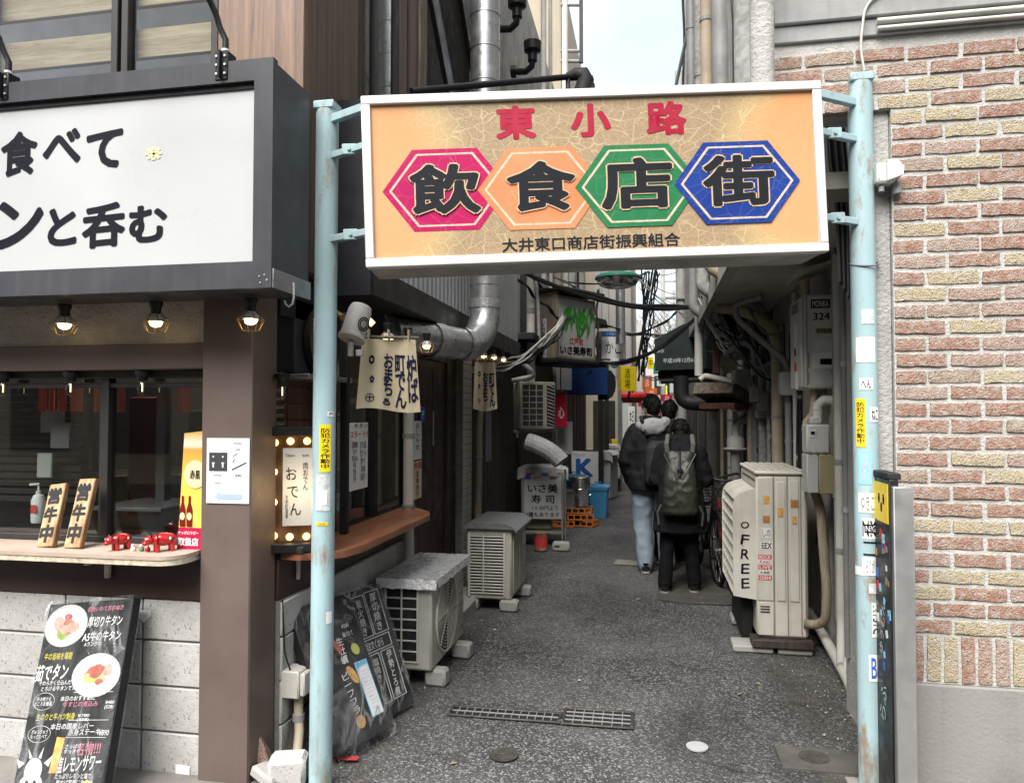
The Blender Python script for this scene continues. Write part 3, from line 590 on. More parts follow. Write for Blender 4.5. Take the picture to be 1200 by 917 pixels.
# ------------------------------------------------------------------ right: brick building
brk = thing('brick_building', 'red and yellow rough brick building on the right corner', 'building', (1.8, 3.6, 0))
BY = 3.45
bwall = part('brick_wall', MB().box(1.03, 4.0, BY+.006, BY+.2, .46, 3.25, 0).box(.54, 1.03, BY+.006, BY+.2, 2.93, 3.25, 0), 'mortar_white', brk)
part('plinth', MB().box(1.075, 4.0, BY-.012, BY+.19, -.03, .458, .006), 'plinth', brk)
def rough_brick(sd, L_, H_, D_):
    r_ = random.Random(sd); mb = MB(); nu, nv = 5, 2
    fr = []
    for j in range(nv+1):
        for i in range(nu+1):
            e = (i in (0,nu)) or (j in (0,nv))
            dx = r_.uniform(-.004,.004); dz = r_.uniform(-.003,.003)
            fr.append(V((-L_/2+L_*i/nu + dx, -D_/2 + (r_.uniform(.000,.003) if e else r_.uniform(-.004,.002)), -H_/2+H_*j/nv + dz)))
    fs = [(j*(nu+1)+i, j*(nu+1)+i+1, (j+1)*(nu+1)+i+1, (j+1)*(nu+1)+i) for j in range(nv) for i in range(nu)]
    b = len(fr); bk = [V((sx*L_/2, D_/2, sz*H_/2)) for sx, sz in ((-1,-1),(1,-1),(1,1),(-1,1))]
    rowb = list(range(nu+1)); rowt = [nv*(nu+1)+i for i in range(nu+1)]; l_ = [j*(nu+1) for j in range(nv+1)]; rr = [j*(nu+1)+nu for j in range(nv+1)]
    fs += [tuple(rowb[::-1] + [b, b+1]), tuple(rowt + [b+2, b+3]), tuple(l_ + [b+3, b]), tuple(rr[::-1] + [b+1, b+2])]
    mb.add(fr+bk, fs); return mb
BM = {}
for kind in ('brick_red','brick_pink','brick_yellow','brick_dusk'):
    BM[kind] = [mesh_of('brick', rough_brick(7*len(kind) + 13*q, .198, .05, .06), kind, None, 30) for q in range(4)]
BH = {k: [mesh_of('brick', rough_brick(5*q+len(k), .118, .05, .06), k, None, 30) for q in range(2)] for k in BM}
BS = {k: [mesh_of('brick', rough_brick(9*q+len(k), .185, .05, .06), k, None, 30) for q in range(2)] for k in BM}
rb = random.Random(21)
def pick(): return rb.choices(['brick_red','brick_pink','brick_yellow','brick_dusk'], (.48,.2,.24,.08))[0]
far = MB(); far2 = MB()
z = .70
j = 0
while z < 3.22:
    x = 1.035 if z < 2.92 else .545
    off = (0, .125)[j % 2]; first = True
    while x < 3.95:
        half = first and j % 2; L_ = .13 if half else .215
        k = pick(); me = rb.choice(BH[k] if half else BM[k])
        cx = x + L_/2 - .007
        M = Matrix.Translation((cx + rb.uniform(-.003,.003), BY + .0285 + rb.uniform(-.003,.002), z + rb.uniform(-.002,.002))) @ Matrix.Rotation(rb.uniform(-.012,.012), 4, 'Y')
        if cx < 1.78: inst('brick', me, bwall, M)
        else:
            tgt = far if k in ('brick_red','brick_pink') else far2
            tgt.add([M @ v.co for v in me.vertices], [tuple(p.vertices) for p in me.polygons])
        x += L_; first = False
    z += .0705; j += 1
x = 1.075
while x < 3.9:                                                       # soldier course over the plinth
    k = pick(); me = rb.choice(BS[k]); M = Matrix.Translation((x+.026, BY+.0275, .565)) @ Matrix.Rotation(R(90)+rb.uniform(-.02,.02), 4, 'Y')
    if x < 1.9: inst('brick', me, bwall, M)
    else: far.add([M @ v.co for v in me.vertices], [tuple(p.vertices) for p in me.polygons])
    x += .066
tag(part('brick', far, 'brick_red', bwall, 30), kind='stuff'); tag(part('brick', far2, 'brick_yellow', bwall, 30), kind='stuff')
# grey beam, trims and stucco over the bricks
part('beam', MB().box(.54, 4.0, BY-.03, BY+.2, 3.33, 3.47, .006).box(.54, 4.0, BY-.012, BY+.2, 3.252, 3.328, .004), 'beam_grey', brk)
part('upper_stucco', MB().box(.545, 4.0, BY, BY+.2, 3.47, 8.0, 0), 'stucco_pale', brk)
part('upper_side', MB().box(.54, .70, BY+.2, 12.6, 2.72, 9.0, 0), 'render_pale', brk)
part('soffit', MB().box(.56, 1.32, BY+.25, 9.2, 2.66, 2.74, 0), 'soffit', brk)
part('soffit_edge', MB().box(.52, .60, BY+.22, 9.2, 2.62, 2.80, .006), 'render_grey', brk)
part('pier', MB().box(1.03, 1.30, BY+.02, 4.36, -.02, 2.72, .006), 'render_pale', brk)
part('side_wall', MB().box(1.19, 1.35, 4.36, 9.2, -.02, 2.72, 0), 'render_grey', brk)
part('edge_strip', MB().box(.955, 1.028, BY+.03, BY+.10, .0, 2.95, .004), 'render_pale', brk)

# ------------------------------------------------------------------ entrance gate with the hanging sign
GA = YAW + R(.3); gu = V((math.cos(GA), math.sin(GA), 0)); gn = V((math.sin(GA), -math.cos(GA), 0))   # along the gate / towards the street
GL, GR = V((-1.406, 3.02, 0)), V((.916, 3.46, 0))
gate = thing('entrance_gate', 'pale blue pipe gate carrying the orange sign board over the alley', 'gate', (-.25, 3.25, 0), 0)
PRL, PRR = .049, .052
def post(base, h, r, lean):
    mb = MB(); mb.cyl(base+V((0,0,-.02)), base+V((lean,0,h)), r, n=28); mb.box(base.x+lean-r*.95, base.x+lean+r*.95, base.y-r*.95, base.y+r*.95, h, h+.035, .004)
    return part('post', mb, 'gate_blue', gate)
HL, HR = 2.925, 3.05
pl = post(GL, HL, PRL, .01); pr = post(GR, HR, PRR, -.01)
# sign box, tilted a little: right end higher
SC = at(696, 205.3, d=3.05)                                           # centre of the printed face
TILT = R(2.1); su = (gu*math.cos(TILT) + V((0,0,1))*math.sin(TILT)).normalized(); sv = gn.cross(su).normalized(); sv = sv if sv.z > 0 else -sv
K = 3.05/FOC
c_, s_ = math.cos(TILT), math.sin(TILT)
def sg(px, py):
    a, b = (px-696), -(py-205.3); return ((a*c_ + b*s_)*K, (-a*s_ + b*c_)*K)
SW, SH, SD = 538*K, 201*K, .25
SR = Matrix((su, -gn, sv)).transposed()                             # local x along, y away from the street, z up
sbox = part('sign_case', MB().obox(SC - gn*(SD/2+.012), (SW-.006, SD, SH-.006), SR, .004), 'sign_under', gate)
fr = MB(); fw = .036
for a in (-1, 1):
    fr.obox(SC + sv*(a*(SH-fw)/2), (SW, .05, fw), SR, .003); fr.obox(SC + su*(a*(SW-fw)/2), (fw, .05, SH-2*fw), SR, .003)
part('sign_frame', fr, 'alu_white', sbox)
# printed face as its own frame of reference so that the print follows the board
fm = mesh_of('sign_face', MB().obox((0,0,0), (SW-2*fw+.004, .006, SH-2*fw+.004), None, 0), 'crackle')
MF = Matrix.Translation(SC + gn*.006) @ SR.to_4x4()
sface = inst('sign_face', fm, gate, MF)
SO = SC + gn*.0095
def crop8(cx, cy): return sg(420+cx/2.143, 90+cy/2.143)
def hexp(w_, fl, h_): return [(-w_,0),(-fl,-h_),(fl,-h_),(w_,0),(fl,h_),(-fl,h_)]
CR = K/2.143
for i, (cx, cy, m_) in enumerate(((220,286,'hex_pink'),(458,282,'hex_orange'),(701,275,'hex_green'),(949,267,'hex_blue'))):
    a, b = crop8(cx, cy); o_ = SO + su*a + sv*b + gn*(.0012*i)
    s1 = lambda k: hexp((158-k*1.5)*CR, (81-k*.9)*CR, (103-k)*CR)
    hx = part('hexagon', MB().prism(s1(0), o_, su, sv, .0008), m_, gate)
    for q in (11,):
        A, B = s1(q), s1(q+4.5); ln = MB(); P = [o_ + gn*.0009 + su*p[0] + sv*p[1] for p in A] + [o_ + gn*.0009 + su*p[0] + sv*p[1] for p in B]
        if q == 11 or True: ln.add(P, [(k,(k+1)%6,6+(k+1)%6,6+k) for k in range(6)]); part('outline', ln, 'hex_line', hx)
for ch, (x0,x1,y0,y1) in zip('飲食店街', ((130,308,222,348),(372,545,214,340),(607,788,205,335),(862,1043,198,326))):
    a, b = crop8((x0+x1)/2, (y0+y1)/2); o_ = SO + su*a + sv*b + gn*.006
    m2 = MB(); letter(m2, ch, o_, su, sv, (x1-x0+8)*CR, (y1-y0+8)*CR, .05, off=.0); lt = part('lettering_outline', m2, 'sign_outline', gate)
    m2 = MB(); letter(m2, ch, o_ + gn*.0006, su, sv, (x1-x0)*CR, (y1-y0)*CR, .032, off=.0008); part('lettering', m2, 'sign_ink', lt)
for ch, cx, cy in (('東',395,116),('小',583,110),('路',773,104)):
    a, b = crop8(cx, cy); m2 = MB(); letter(m2, ch, SO + su*a + sv*b, su, sv, 102*CR, 86*CR, .042, off=.001); part('lettering', m2, 'sign_red', gate)
a, b = crop8(583, 418); m2 = MB(); letter(m2, '大井東口商店街振興組合', SO + su*a + sv*b, su, sv, 445*CR, 35*CR, .022, off=.001); part('lettering', m2, 'sign_ink', gate)
# brackets
for (base, h, sd, x_) in ((GL, 0, 1, -SW/2), (GR, 0, -1, SW/2)):
    for vz in (.40, .20, -.205) if sd > 0 else (.40, .20, -.205):
        pe = SC - gn*.07 + su*x_ + sv*((SH/2-.01) if vz == .40 else vz*.9)
        pp = V((base.x, base.y, pe.z - sd*.004))
        ht = .036 if vz == .40 else .03
        mb = MB().bar(pp, pe, .03, ht, .003)
        if vz != .40:
            q = pp + (pe-pp)*.62; mb.obox(q + gn*.018, (.06, .012, .046), SR, .003); mb.cyl(q + gn*.024, q + gn*.032, .008, n=6)
        part('bracket', mb, 'gate_blue', gate)
# stickers on the posts: small curved sheets that follow the pipe
def sticker(pst, base, r, px, py0, py1, ang, w_, mat_, txt=None, tmat='ink', tw=.8, th=.85, name='sticker', vertical=False, txt_rot=0):
    z0, z1 = at(px, py1, Y=base.y).z, at(px, py0, Y=base.y).z
    fwd = math.atan2(-base.y, -base.x)                               # direction from the post to the viewer
    hw = w_/2/r
    ln_ = (.01/HL if base.x < 0 else -.01/HR)
    def onp(a, z, e=.0008): t = fwd + a; return V((base.x + ln_*z + (r+e)*math.cos(t), base.y + (r+e)*math.sin(t), z))
    m2 = MB(); m2.grid(lambda i, j: onp(ang + hw*(2*i-1), z0+(z1-z0)*j), 8, 1)
    st = part(name, m2, mat_, pst)
    if txt:
        m2 = MB(); body = vert(txt) if vertical else txt
        def crv(q, e=0): return onp(ang + q.x/r, q.z, .0016 + e)
        letter(m2, body, (0,0,(z0+z1)/2), (1,0,0), (0,0,1), ((z1-z0)*th if txt_rot else w_*tw), (w_*tw if txt_rot else (z1-z0)*th), .012, ls=1.02, off=0, rot=txt_rot, curve=crv); part('print', m2, tmat, st)
    return st
sticker(pl, GL, PRL+.001, 384, 497, 552, .10, .05, 'sticker_yellow', '防犯カメラ作動中', vertical=True)
sticker(pl, GL, PRL+.001, 384, 555, 597, -.05, .062, 'sticker_torn'); sticker(pl, GL, PRL+.001, 384, 610, 614, -.1, .05, 'sticker_yellow', 'ステッカー', tw=.6)
sticker(pl, GL, PRL+.001, 384, 482, 488, .6, .035, 'sticker_white', 'JPG', tw=.7, th=.6); sticker(pl, GL, PRL+.001, 384, 714, 728, .62, .03, 'sticker_white'); sticker(pl, GL, PRL+.0015, 384, 573, 590, -.15, .045, 'sticker_white')
sticker(pr, GR, PRR+.001, 1013, 467, 523, -.38, .042, 'sticker_yellow', '防犯カメラ作動中', vertical=True)
for (y0, y1, ang, w_, m_, t, tm, tw) in ((364,381,.35,.055,'sticker_torn',None,None,0), (396,425,.12,.082,'sticker_white',None,None,0), (443,457,.10,.056,'sticker_white','へん','ink',.7), (477,494,.75,.045,'sticker_white','ねこ','ink',.7), (527,566,-.10,.05,'sticker_cyan','くらし\nてくて','ink_pink',.6),
        (576,599,.05,.075,'sticker_white','ゆきこ','paper_grey',.7), (605,629,.25,.068,'sticker_white','N?G','ink',.95), (650,671,.28,.075,'sticker_white','らくがき','paper_grey',.6), (662,672,-.75,.05,'sticker_white',None,None,0), (680,692,.3,.03,'sticker_torn',None,None,0), (702,742,.62,.045,'sticker_white','DASAN','ink',.85), (762,793,.5,.06,'sticker_white','B3','ink_blue',.7), (558,566,.85,.03,'sticker_white','XX','ink',.7)):
    vt = t == 'DASAN'
    sticker(pr, GR, PRR+.001, 1016, y0, y1, ang, w_, m_, t, tm or 'ink', tw, .8, vertical=False, txt_rot=(R(90) if vt else 0))
for z0 in (.93, .895): sticker(pr, GR, PRR+.001, 1016, 632+ (z0==.895)*14, 634+(z0==.895)*14, .15, .05, 'ink')
sticker(pr, GR, PRR+.0018, 1016, 612, 622, .25, .05, 'ink', 'N?G', 'sticker_white', .8, .7)
# thin grey cable tied round the right post
pts = [V((GR.x-.06, GR.y+.06, 2.30))]
tie = MB()
def loop(z, sag, r): return [V((GR.x + r*math.cos(t), GR.y + r*math.sin(t), z + sag*math.sin(t*1.0))) for t in [2*math.pi*k/20 for k in range(20)]]
tie.tube(loop(2.255, .02, PRR+.006), .004, 6, closed=True)
part('cable_tie', tie, 'cable_grey', pr)

# camera-like junction box beside the right post
jb = thing('junction_box', 'white hooded electrical box on the right blue gate post', 'electrical box', (1.0, 3.42, 2.45))
q = at(1032, 208, d=3.25)
part('box_body', MB().box(q.x-.034, q.x+.04, 3.39, 3.46, q.z-.045, q.z+.045, .01), 'white_plastic', jb)
part('hood', MB().prism([(-.02,-.042),(.042,-.02),(.046,.015),(.018,.047),(-.02,.047)], (q.x+.02, 3.455, q.z), (1,0,0), (0,0,1), .09), 'white_plastic', jb)
part('gland', MB().cyl((q.x-.01,3.42,q.z-.05),(q.x-.01,3.42,q.z-.075),.012,n=10), 'pipe_grey', jb); part('gland', MB().cyl((q.x+.052,3.43,q.z-.04),(q.x+.055,3.43,q.z-.085),.02,n=10), 'pipe_grey', jb)

# ------------------------------------------------------------------ big shop sign over the street front
sb = thing('shop_sign_box', 'large charcoal framed sign box with white panel and black brush lettering', 'sign', (-2.6, 2.8, 2.09))
SX1, SY0, SY1, SZ0, SZ1 = -1.44, 2.63, 2.94, 2.085, 2.985
part('case', MB().box(-4.4, SX1, SY0+.03, SY1, SZ0+.01, SZ1-.01, .004), 'charcoal', sb)
mb = MB(); fwid = .105
mb.prism([(-4.4,SZ0),(SX1,SZ0),(SX1-.08,SZ0+fwid),(-4.4,SZ0+fwid)], (0,SY0+.031,0), (1,0,0), (0,0,1), .036)
part('frame_rail', mb, 'charcoal', sb)
part('frame_rail', MB().prism([(-4.4,SZ1-.085),(SX1-.08,SZ1-.085),(SX1,SZ1),(-4.4,SZ1)], (0,SY0+.031,0), (1,0,0), (0,0,1), .036), 'charcoal', sb)
part('frame_stile', MB().prism([(SX1-.08,SZ0+fwid),(SX1,SZ0),(SX1,SZ1),(SX1-.08,SZ1-.085)], (0,SY0+.0305,0), (1,0,0), (0,0,1), .036), 'charcoal', sb)
part('panel_recess', MB().box(-4.4,SX1-.081,SY0+.012,SY0+.028,SZ1-.108,SZ1-.086,0), 'black_rough', sb)
pn = part('panel', MB().box(-4.4, SX1-.081, SY0+.02, SY0+.028, SZ0+fwid+.002, SZ1-.108, 0), 'sign_face', sb)
def lpx(x, y, Y=SY0+.019): return at(x, y, Y=Y)
def wsg(name, body, x0, x1, y0, y1, bold=.03, shear=.0, m_='ink', Y=SY0+.019, par=None, rot=0):
    a = at(x0, (y0+y1)/2, Y=Y); b = at(x1, (y0+y1)/2, Y=Y); c = at((x0+x1)/2, y0, Y=Y); d = at((x0+x1)/2, y1, Y=Y)
    mb = MB(); letter(mb, body, V(((a.x+b.x)/2, Y, (c.z+d.z)/2)), (1,0,0), (0,0,1), b.x-a.x, c.z-d.z, bold, shear=shear, off=.001, rot=rot); return part(name, mb, m_, par)
for ch, x0, x1, y0, y1 in (('食',1,44,154,206),('べ',50,95,152,193),('て',101,144,153,198),('ン',-4,51,234,290),('と',56,90,243,288),('呑',96,147,238,290),('む',151,196,240,284)):
    wsg('lettering', ch, x0, x1, y0, y1, .035, .06, par=pn, rot=.05)
wsg('emblem', '※', 170, 190, 172, 188, .02, m_='label_cream', par=pn)
# rivets, hook, hanging angle under the right end
rv = MB()
for (x, z) in ((-.018,.03),(-.028,.05),(-.045,.02),(-.05,.045)): rv.cyl((SX1+x,SY0-.005,SZ0+z),(SX1+x,SY0-.008,SZ0+z),.004,n=8)
part('rivet', rv, 'alu', sb)
an = part('angle_bracket', MB().box(SX1-.0, SX1+.006, SY0+.0, SY1+.01, SZ0-.0, SZ0+.075, .002), 'galv', sb)
hk = MB().tube([(SX1+.012, 2.78, 2.13),(SX1+.014,2.78,2.10),(SX1+.012,2.785,2.07),(SX1+.004,2.79,2.045),(SX1-.012,2.79,2.035),(SX1-.026,2.79,2.045),(SX1-.03,2.79,2.06)], .0045, 6)
part('hook', hk, 'white_steel', sb)
# gooseneck lamp arms on the sign top
ga = None
for i, (px, lab) in enumerate(((264, 'black gooseneck lamp arm on the sign top beside the timber corner'), (10, 'black gooseneck lamp arm on the sign top at the left picture edge'))):
    p = at(px, 85, Y=SY0+.02)
    t = thing('gooseneck_lamp', lab, 'lamp arm', (p.x, SY0+.02, SZ1), 0, 'gooseneck lamps on the white shop sign')
    x, y = p.x, SY0+.02
    part('mount_plate', MB().box(x-.028, x+.028, y-.03, y+.035, SZ1-.075, SZ1+.045, .004).box(x-.004,x+.004,y-.05,y-.03,SZ1-.07,SZ1+.04,.002), 'black_metal', t)
    for dz in (-.05, -.015, .02):
        for dx in (-.018,.018): part('bolt', MB().cyl((x+dx,y-.03,SZ1+dz),(x+dx,y-.036,SZ1+dz),.005,n=8), 'alu', t)
    pts = [V((x,y,SZ1+.04)), V((x,y,SZ1+.10))] + [V((x-.02-.17*(1-math.cos(a)), y-.35*(1-math.cos(a)), SZ1+.10+.28*math.sin(a))) for a in [R(10*k) for k in range(1,15)]]
    ar = part('arm', MB().tube(pts, .0125, 10), 'black_metal', t)
    part('collar', MB().cyl((x,y,SZ1+.045),(x,y,SZ1+.06),.016,n=12), 'white_plastic', t)
    e = pts[-1]; dvec = (pts[-1]-pts[-2]).normalized()
    part('shade', MB().lathe([(.02,-.02),(.03,.02),(.05,.05),(.11,.10),(.115,.115),(.105,.112)], e, dvec, 20), 'black_metal', t)

# ------------------------------------------------------------------ lamps
def caged_lamp(name, p, lab, grp, sc=1.0, lit='bulb_core'):
    t = thing(name, lab, 'lamp', p, 0, grp); x, y, z = p
    part('socket', MB().lathe([(.028*sc,0),(.030*sc,-.008*sc),(.022*sc,-.03*sc),(.022*sc,-.05*sc),(.016*sc,-.052*sc)][::-1], p, (0,0,1), 14), 'black_metal', t)
    part('reflector', MB().lathe([(.018*sc,-.055*sc),(.034*sc,-.075*sc),(.034*sc,-.088*sc)][::-1], p, (0,0,1), 14), 'lamp_white', t)
    part('bulb', MB().ell((x,y,z-.093*sc), .027*sc, .027*sc, .020*sc), lit, t)
    cg = MB(); rings = ((.020,-.05),(.058,-.088),(.036,-.135)); n = 8
    for k in range(n):
        a = 2*math.pi*k/n; a2 = 2*math.pi*(k+1)/n
        P = [V((x+r*sc*math.cos(a), y+r*sc*math.sin(a), z+h*sc)) for r, h in rings]; Q = [V((x+r*sc*math.cos(a2), y+r*sc*math.sin(a2), z+h*sc)) for r, h in rings]
        cg.cyl(P[0],P[1],.0016*sc,n=5).cyl(P[1],P[2],.0016*sc,n=5)
        for m in (1,2): cg.cyl(P[m],Q[m],.0016*sc,n=5)
    part('cage', cg, 'cage_brass', t)
    lw = bpy.data.lights.new('bulb_light','POINT'); lw.energy = 1.0*sc; lw.color = (1,.72,.38); lw.shadow_soft_size = .03
    return t
for px, lab in ((76,'leftmost lit cage lamp under the charcoal sign'), (183,'lit cage lamp under the charcoal sign, middle of three'), (294,'lit cage lamp before the brown pillar under the sign')):
    p = at(px, 349, Y=2.86); caged_lamp('cage_lamp', (p.x, 2.86, SZ0-.0), lab, 'cage lamps under the white shop sign')
def bare_lamp(p, lab):
    t = thing('filament_lamp', lab, 'lamp', p, 0, 'bare filament bulbs along the window'); x, y, z = p
    part('socket', MB().lathe([(.033,0),(.033,-.02),(.024,-.03),(.022,-.05)][::-1], p, (0,0,1), 14), 'black_metal', t)
    part('bulb', MB().lathe([(.012,-.05),(.016,-.062),(.024,-.085),(.021,-.105),(.008,-.118)][::-1], p, (0,0,1), 14), 'glass_bulb', t)
    part('filament', MB().cyl((x,y,z-.06),(x,y,z-.1),.003,n=6), 'bulb_soft', t)  # filament made to glow faintly by its own emission
for px, lab in ((4,'filament bulb over the window at the left edge'), (83,'filament bulb over the window before the mullion'), (167,'filament bulb over the window nearest the pillar')):
    p = at(px, 434, Y=3.03); bare_lamp((p.x, 3.03, 1.80), lab)
p = at(331, 438, d=3.42); bare_lamp((p.x, p.y, p.z), 'small filament bulb hanging beside the pillar above the light box')

# ------------------------------------------------------------------ on the street counter
CZ = 1.0005
def stand_board(px0, px1, ptx0, ptx1, lab, txts):
    b = at((px0+px1)/2, 648, Y=2.90); t_ = at((ptx0+ptx1)/2, 560 if lab.startswith('right') else 566, Y=3.05)
    o = V((b.x, 2.90, CZ+.002)); up = (V((t_.x, 3.0, t_.z)) - o); H_ = up.length; up.normalize(); u = (V((1,-.1,0)) - up*V((1,-.1,0)).dot(up)).normalized(); n = u.cross(up)
    wd = .088; M3 = Matrix((u, -n, up)).transposed()
    t = thing('wooden_sign_board', lab, 'wooden sign', o, 0, 'wooden boards leaning on the street window')
    part('board', MB().obox(o+up*(H_/2), (wd, .022, H_), M3, .004), 'wood_board', t)
    part('bark_edge', MB().obox(o+up*(H_/2)+u*(wd/2+.0025), (.007, .024, H_*.995), M3, .002), 'wood_board_edge', t)
    for ch, f, hh in zip('営牛中', (.80,.50,.205), (.27*H_,.26*H_,.29*H_)):
        mb = MB(); letter(mb, ch, o+up*(H_*f)+n*.0115, u, up, .074, hh, .05, off=.001); part('lettering', mb, 'charcoal_edge', t)
stand_board(39,68,66,93,'wooden upright board with black characters leaning left of its twin', 0)
stand_board(72,99,101,126,'right hand wooden board with black characters beside its twin', 0)
def cow(c, s, rz, lab, grp='red cow figurines on the counter'):
    t = thing('cow_figurine', lab, 'figurine', c, rz, grp); M = MW[t.name]; T = lambda x,y,z: M @ V((x*s,y*s,z*s)); R3 = M.to_3x3()
    mb = MB(); mb.ell(T(0,0,.62), .62*s, .36*s, .34*s, R3, 16, 10)
    for sx in (-.34,.36):
        for sy in (-.2,.2): mb.cyl(T(sx,sy,0), T(sx,sy,.5), .105*s, .13*s, 10)
    part('body', mb, 'red_lacquer', t, 60)
    hd = part('head', MB().ell(T(-.72,0,.62), .24*s, .25*s, .23*s, R3, 14, 9).ell(T(-.88,0,.48), .17*s,.19*s,.13*s, R3, 12, 8), 'red_lacquer', t, 60)
    part('face_marks', MB().ell(T(-.86,.13,.70), .05*s,.07*s,.06*s,R3).ell(T(-.86,-.13,.70), .05*s,.07*s,.06*s,R3), 'lacquer_white', hd)
    part('horn', MB().tube([T(-.62,.12,.8),T(-.64,.22,.92),T(-.68,.2,1.02)],[.05*s,.04*s,.01*s],6).tube([T(-.62,-.12,.8),T(-.64,-.22,.92),T(-.68,-.2,1.02)],[.05*s,.04*s,.01*s],6), 'lacquer_black', hd)
    bn = MB(); bn.tube([T(.12*math.cos(a)*.2-.36, .385*math.cos(a), .62+.345*math.sin(a)) for a in [2*math.pi*k/20 for k in range(20)]], .03*s, 6, closed=True); part('collar_band', bn, 'lacquer_black', t)
    for sy in (-1,1):
        part('side_spot', MB().ell(T(.22,sy*.335,.68), .10*s,.03*s,.13*s,R3), 'lacquer_black', t); part('side_mark', MB().ell(T(.22,sy*.355,.68), .065*s,.025*s,.09*s,R3), 'lacquer_white', t)
for px, s, rz, lab in ((142,.075,R(68),'red lacquered cow figurine facing left, the larger left one'), (192,.085,R(48),'red lacquered cow figurine nearest the beer poster')):
    p = at(px, 650, Y=2.92); cow((p.x,2.92,CZ), s, rz, lab)
for px, c_, lab in ((156,'lacquer_white','tiny pale figurine between the red cows, leftmost of three'), (166,'lacquer_green','tiny green and white figurine between the red cows'), (173,'red_lacquer','tiny red figurine next to the right red cow')):
    p = at(px, 651, Y=2.90); t = thing('small_figurine', lab, 'figurine', (p.x,2.90,CZ), 0, 'tiny figurines between the red cows')
    part('body', MB().lathe([(.008,0),(.011,.006),(.010,.015),(.006,.019)], (p.x,2.90,CZ), (0,0,1), 12), c_, t); part('head', MB().ell((p.x,2.897,CZ+.024), .0075,.0075,.007), 'lacquer_white', t)
# beer poster card standing behind the pillar edge
t = thing('beer_poster', 'yellow beer poster card with bottles peeking out beside the pillar', 'poster', (-1.99, 2.99, CZ))
a0, a1 = at(208,650,Y=2.985), at(222,502,Y=3.02)
Pz = a1.z - CZ
mesh = MB().prism([(0,0),(.20,0),(.20,Pz),(a1.x-a0.x,Pz-.02)], (0,0,0), (1,0,0), (0,0,1), .006)
o = inst('card', mesh_of('card', mesh, 'beer_print'), t, Matrix.Translation((a0.x, 2.99, CZ)))
part('band', MB().prism([(-.002,0),(.20,0),(.20,.095),(.006,.095)], (a0.x,2.983,CZ), (1,0,0), (0,0,1), .001), 'magenta_band', t)
for k in range(2):
    x = a0.x+.025+.034*k; b_ = part('bottle', MB().prism([(-.014,0),(.014,0),(.014,.075),(.005,.105),(.005,.135),(-.005,.135),(-.005,.105),(-.014,.075)], (x,2.981,CZ+.10), (1,0,0), (0,0,1), .0012), 'bottle_red', t)
    part('bottle_label', MB().prism([(.012*math.cos(2*math.pi*q/14), .017*math.sin(2*math.pi*q/14)) for q in range(14)], (x,2.9795,CZ+.145), (1,0,0), (0,0,1), .0006), 'label_cream', b_)
lb = part('round_label', MB().prism([(.055*math.cos(2*math.pi*q/24), .062*math.sin(2*math.pi*q/24)) for q in range(24)], (a0.x+.085,2.9815,CZ+.33), (1,0,0), (0,0,1), .0008), 'label_cream', t)
mb = MB(); letter(mb, '取扱店', (a0.x+.055,2.981,CZ+.033), (1,0,0), (0,0,1), .10, .036, .03, off=.001); letter(mb, 'サッポロラガー', (a0.x+.055,2.981,CZ+.072), (1,0,0), (0,0,1), .10, .016, .02, off=.001); part('lettering', mb, 'paper_white', t)
mb = MB(); letter(mb, '赤星', (a0.x+.085,2.980,CZ+.33), (1,0,0), (0,0,1), .05, .04, .02, off=.001); part('lettering', mb, 'ink', t)
# things inside the window
t = thing('pump_bottle', 'white pump soap bottle standing behind the left window pane', 'bottle', (-2.86,3.2,CZ+.03))
p = at(45, 590, Y=3.2); part('bottle', MB().lathe([(.030,0),(.032,.01),(.032,.11),(.022,.135),(.012,.14),(.012,.155)], (p.x,3.2,CZ+.06), (0,0,1), 16), 'soap', t); part('pump', MB().cyl((p.x,3.2,CZ+.21),(p.x,3.2,CZ+.25),.005,n=8).bar((p.x+.006,3.2,CZ+.25),(p.x-.035,3.18,CZ+.247),.012,.012,.003), 'soap', t); part('bottle_label', MB().box(p.x-.012,p.x+.02,3.166,3.167,CZ+.11,CZ+.15,0), 'paper_red', t)
for i, (x0, x1, y0, y1) in enumerate(((45,54,450,482),(56,64,450,482),(66,80,450,482),(82,98,450,482),(112,128,450,483),(130,145,452,483),(208,224,450,483))):
    a, b = at(x0, y0, Y=3.32), at(x1, y1, Y=3.32)
    solo('curtain_strip', MB().grid(lambda s_, t_: V((a.x+(b.x-a.x)*s_, 3.32+.012*math.sin(s_*9+i), b.z+(a.z-b.z)*t_)), 6, 3), 'noren_red', 'red hanging curtain strip behind the window, number %s from the left' % ('first second third fourth fifth sixth seventh'.split()[i]), 'curtain', 'red curtain strips inside the window')
# paper notice on the pillar
t = thing('paper_notice', 'white restroom and smoking area notice taped to the brown pillar', 'notice', (-1.84,2.955,1.35))
a, b = at(243,513,Y=2.957), at(293,590,Y=2.957)
part('sheet', MB().box(a.x, b.x-.004, 2.954, 2.957, b.z, a.z, 0), 'paper_white', t)
uw_ = (b.x-a.x)/50
vz_ = (a.z-b.z)/77
def nx_(px, py): return V((a.x+(px-243)*uw_, 2.953, a.z-(py-513)*vz_))
ic = MB().box(*sorted((nx_(246,0).x,nx_(267,0).x)), 2.9525,2.9535, nx_(0,552).z, nx_(0,530).z, 0); pc = part('pictogram', ic, 'paper_print', t)
fg = MB()
for px in (251, 262):
    q = nx_(px, 535); fg.prism([(.004*math.cos(k), .004*math.sin(k)) for k in [2*math.pi*i/10 for i in range(10)]], q+V((0,-.001,0)), (1,0,0), (0,0,1), .0005)
    q = nx_(px, 544); fg.prism([(-.007,.008),(-.003,-.002),(-.003,-.014),(.003,-.014),(.003,-.002),(.007,.008)], q+V((0,-.001,0)), (1,0,0), (0,0,1), .0005)
part('figure', fg, 'paper_white', pc)
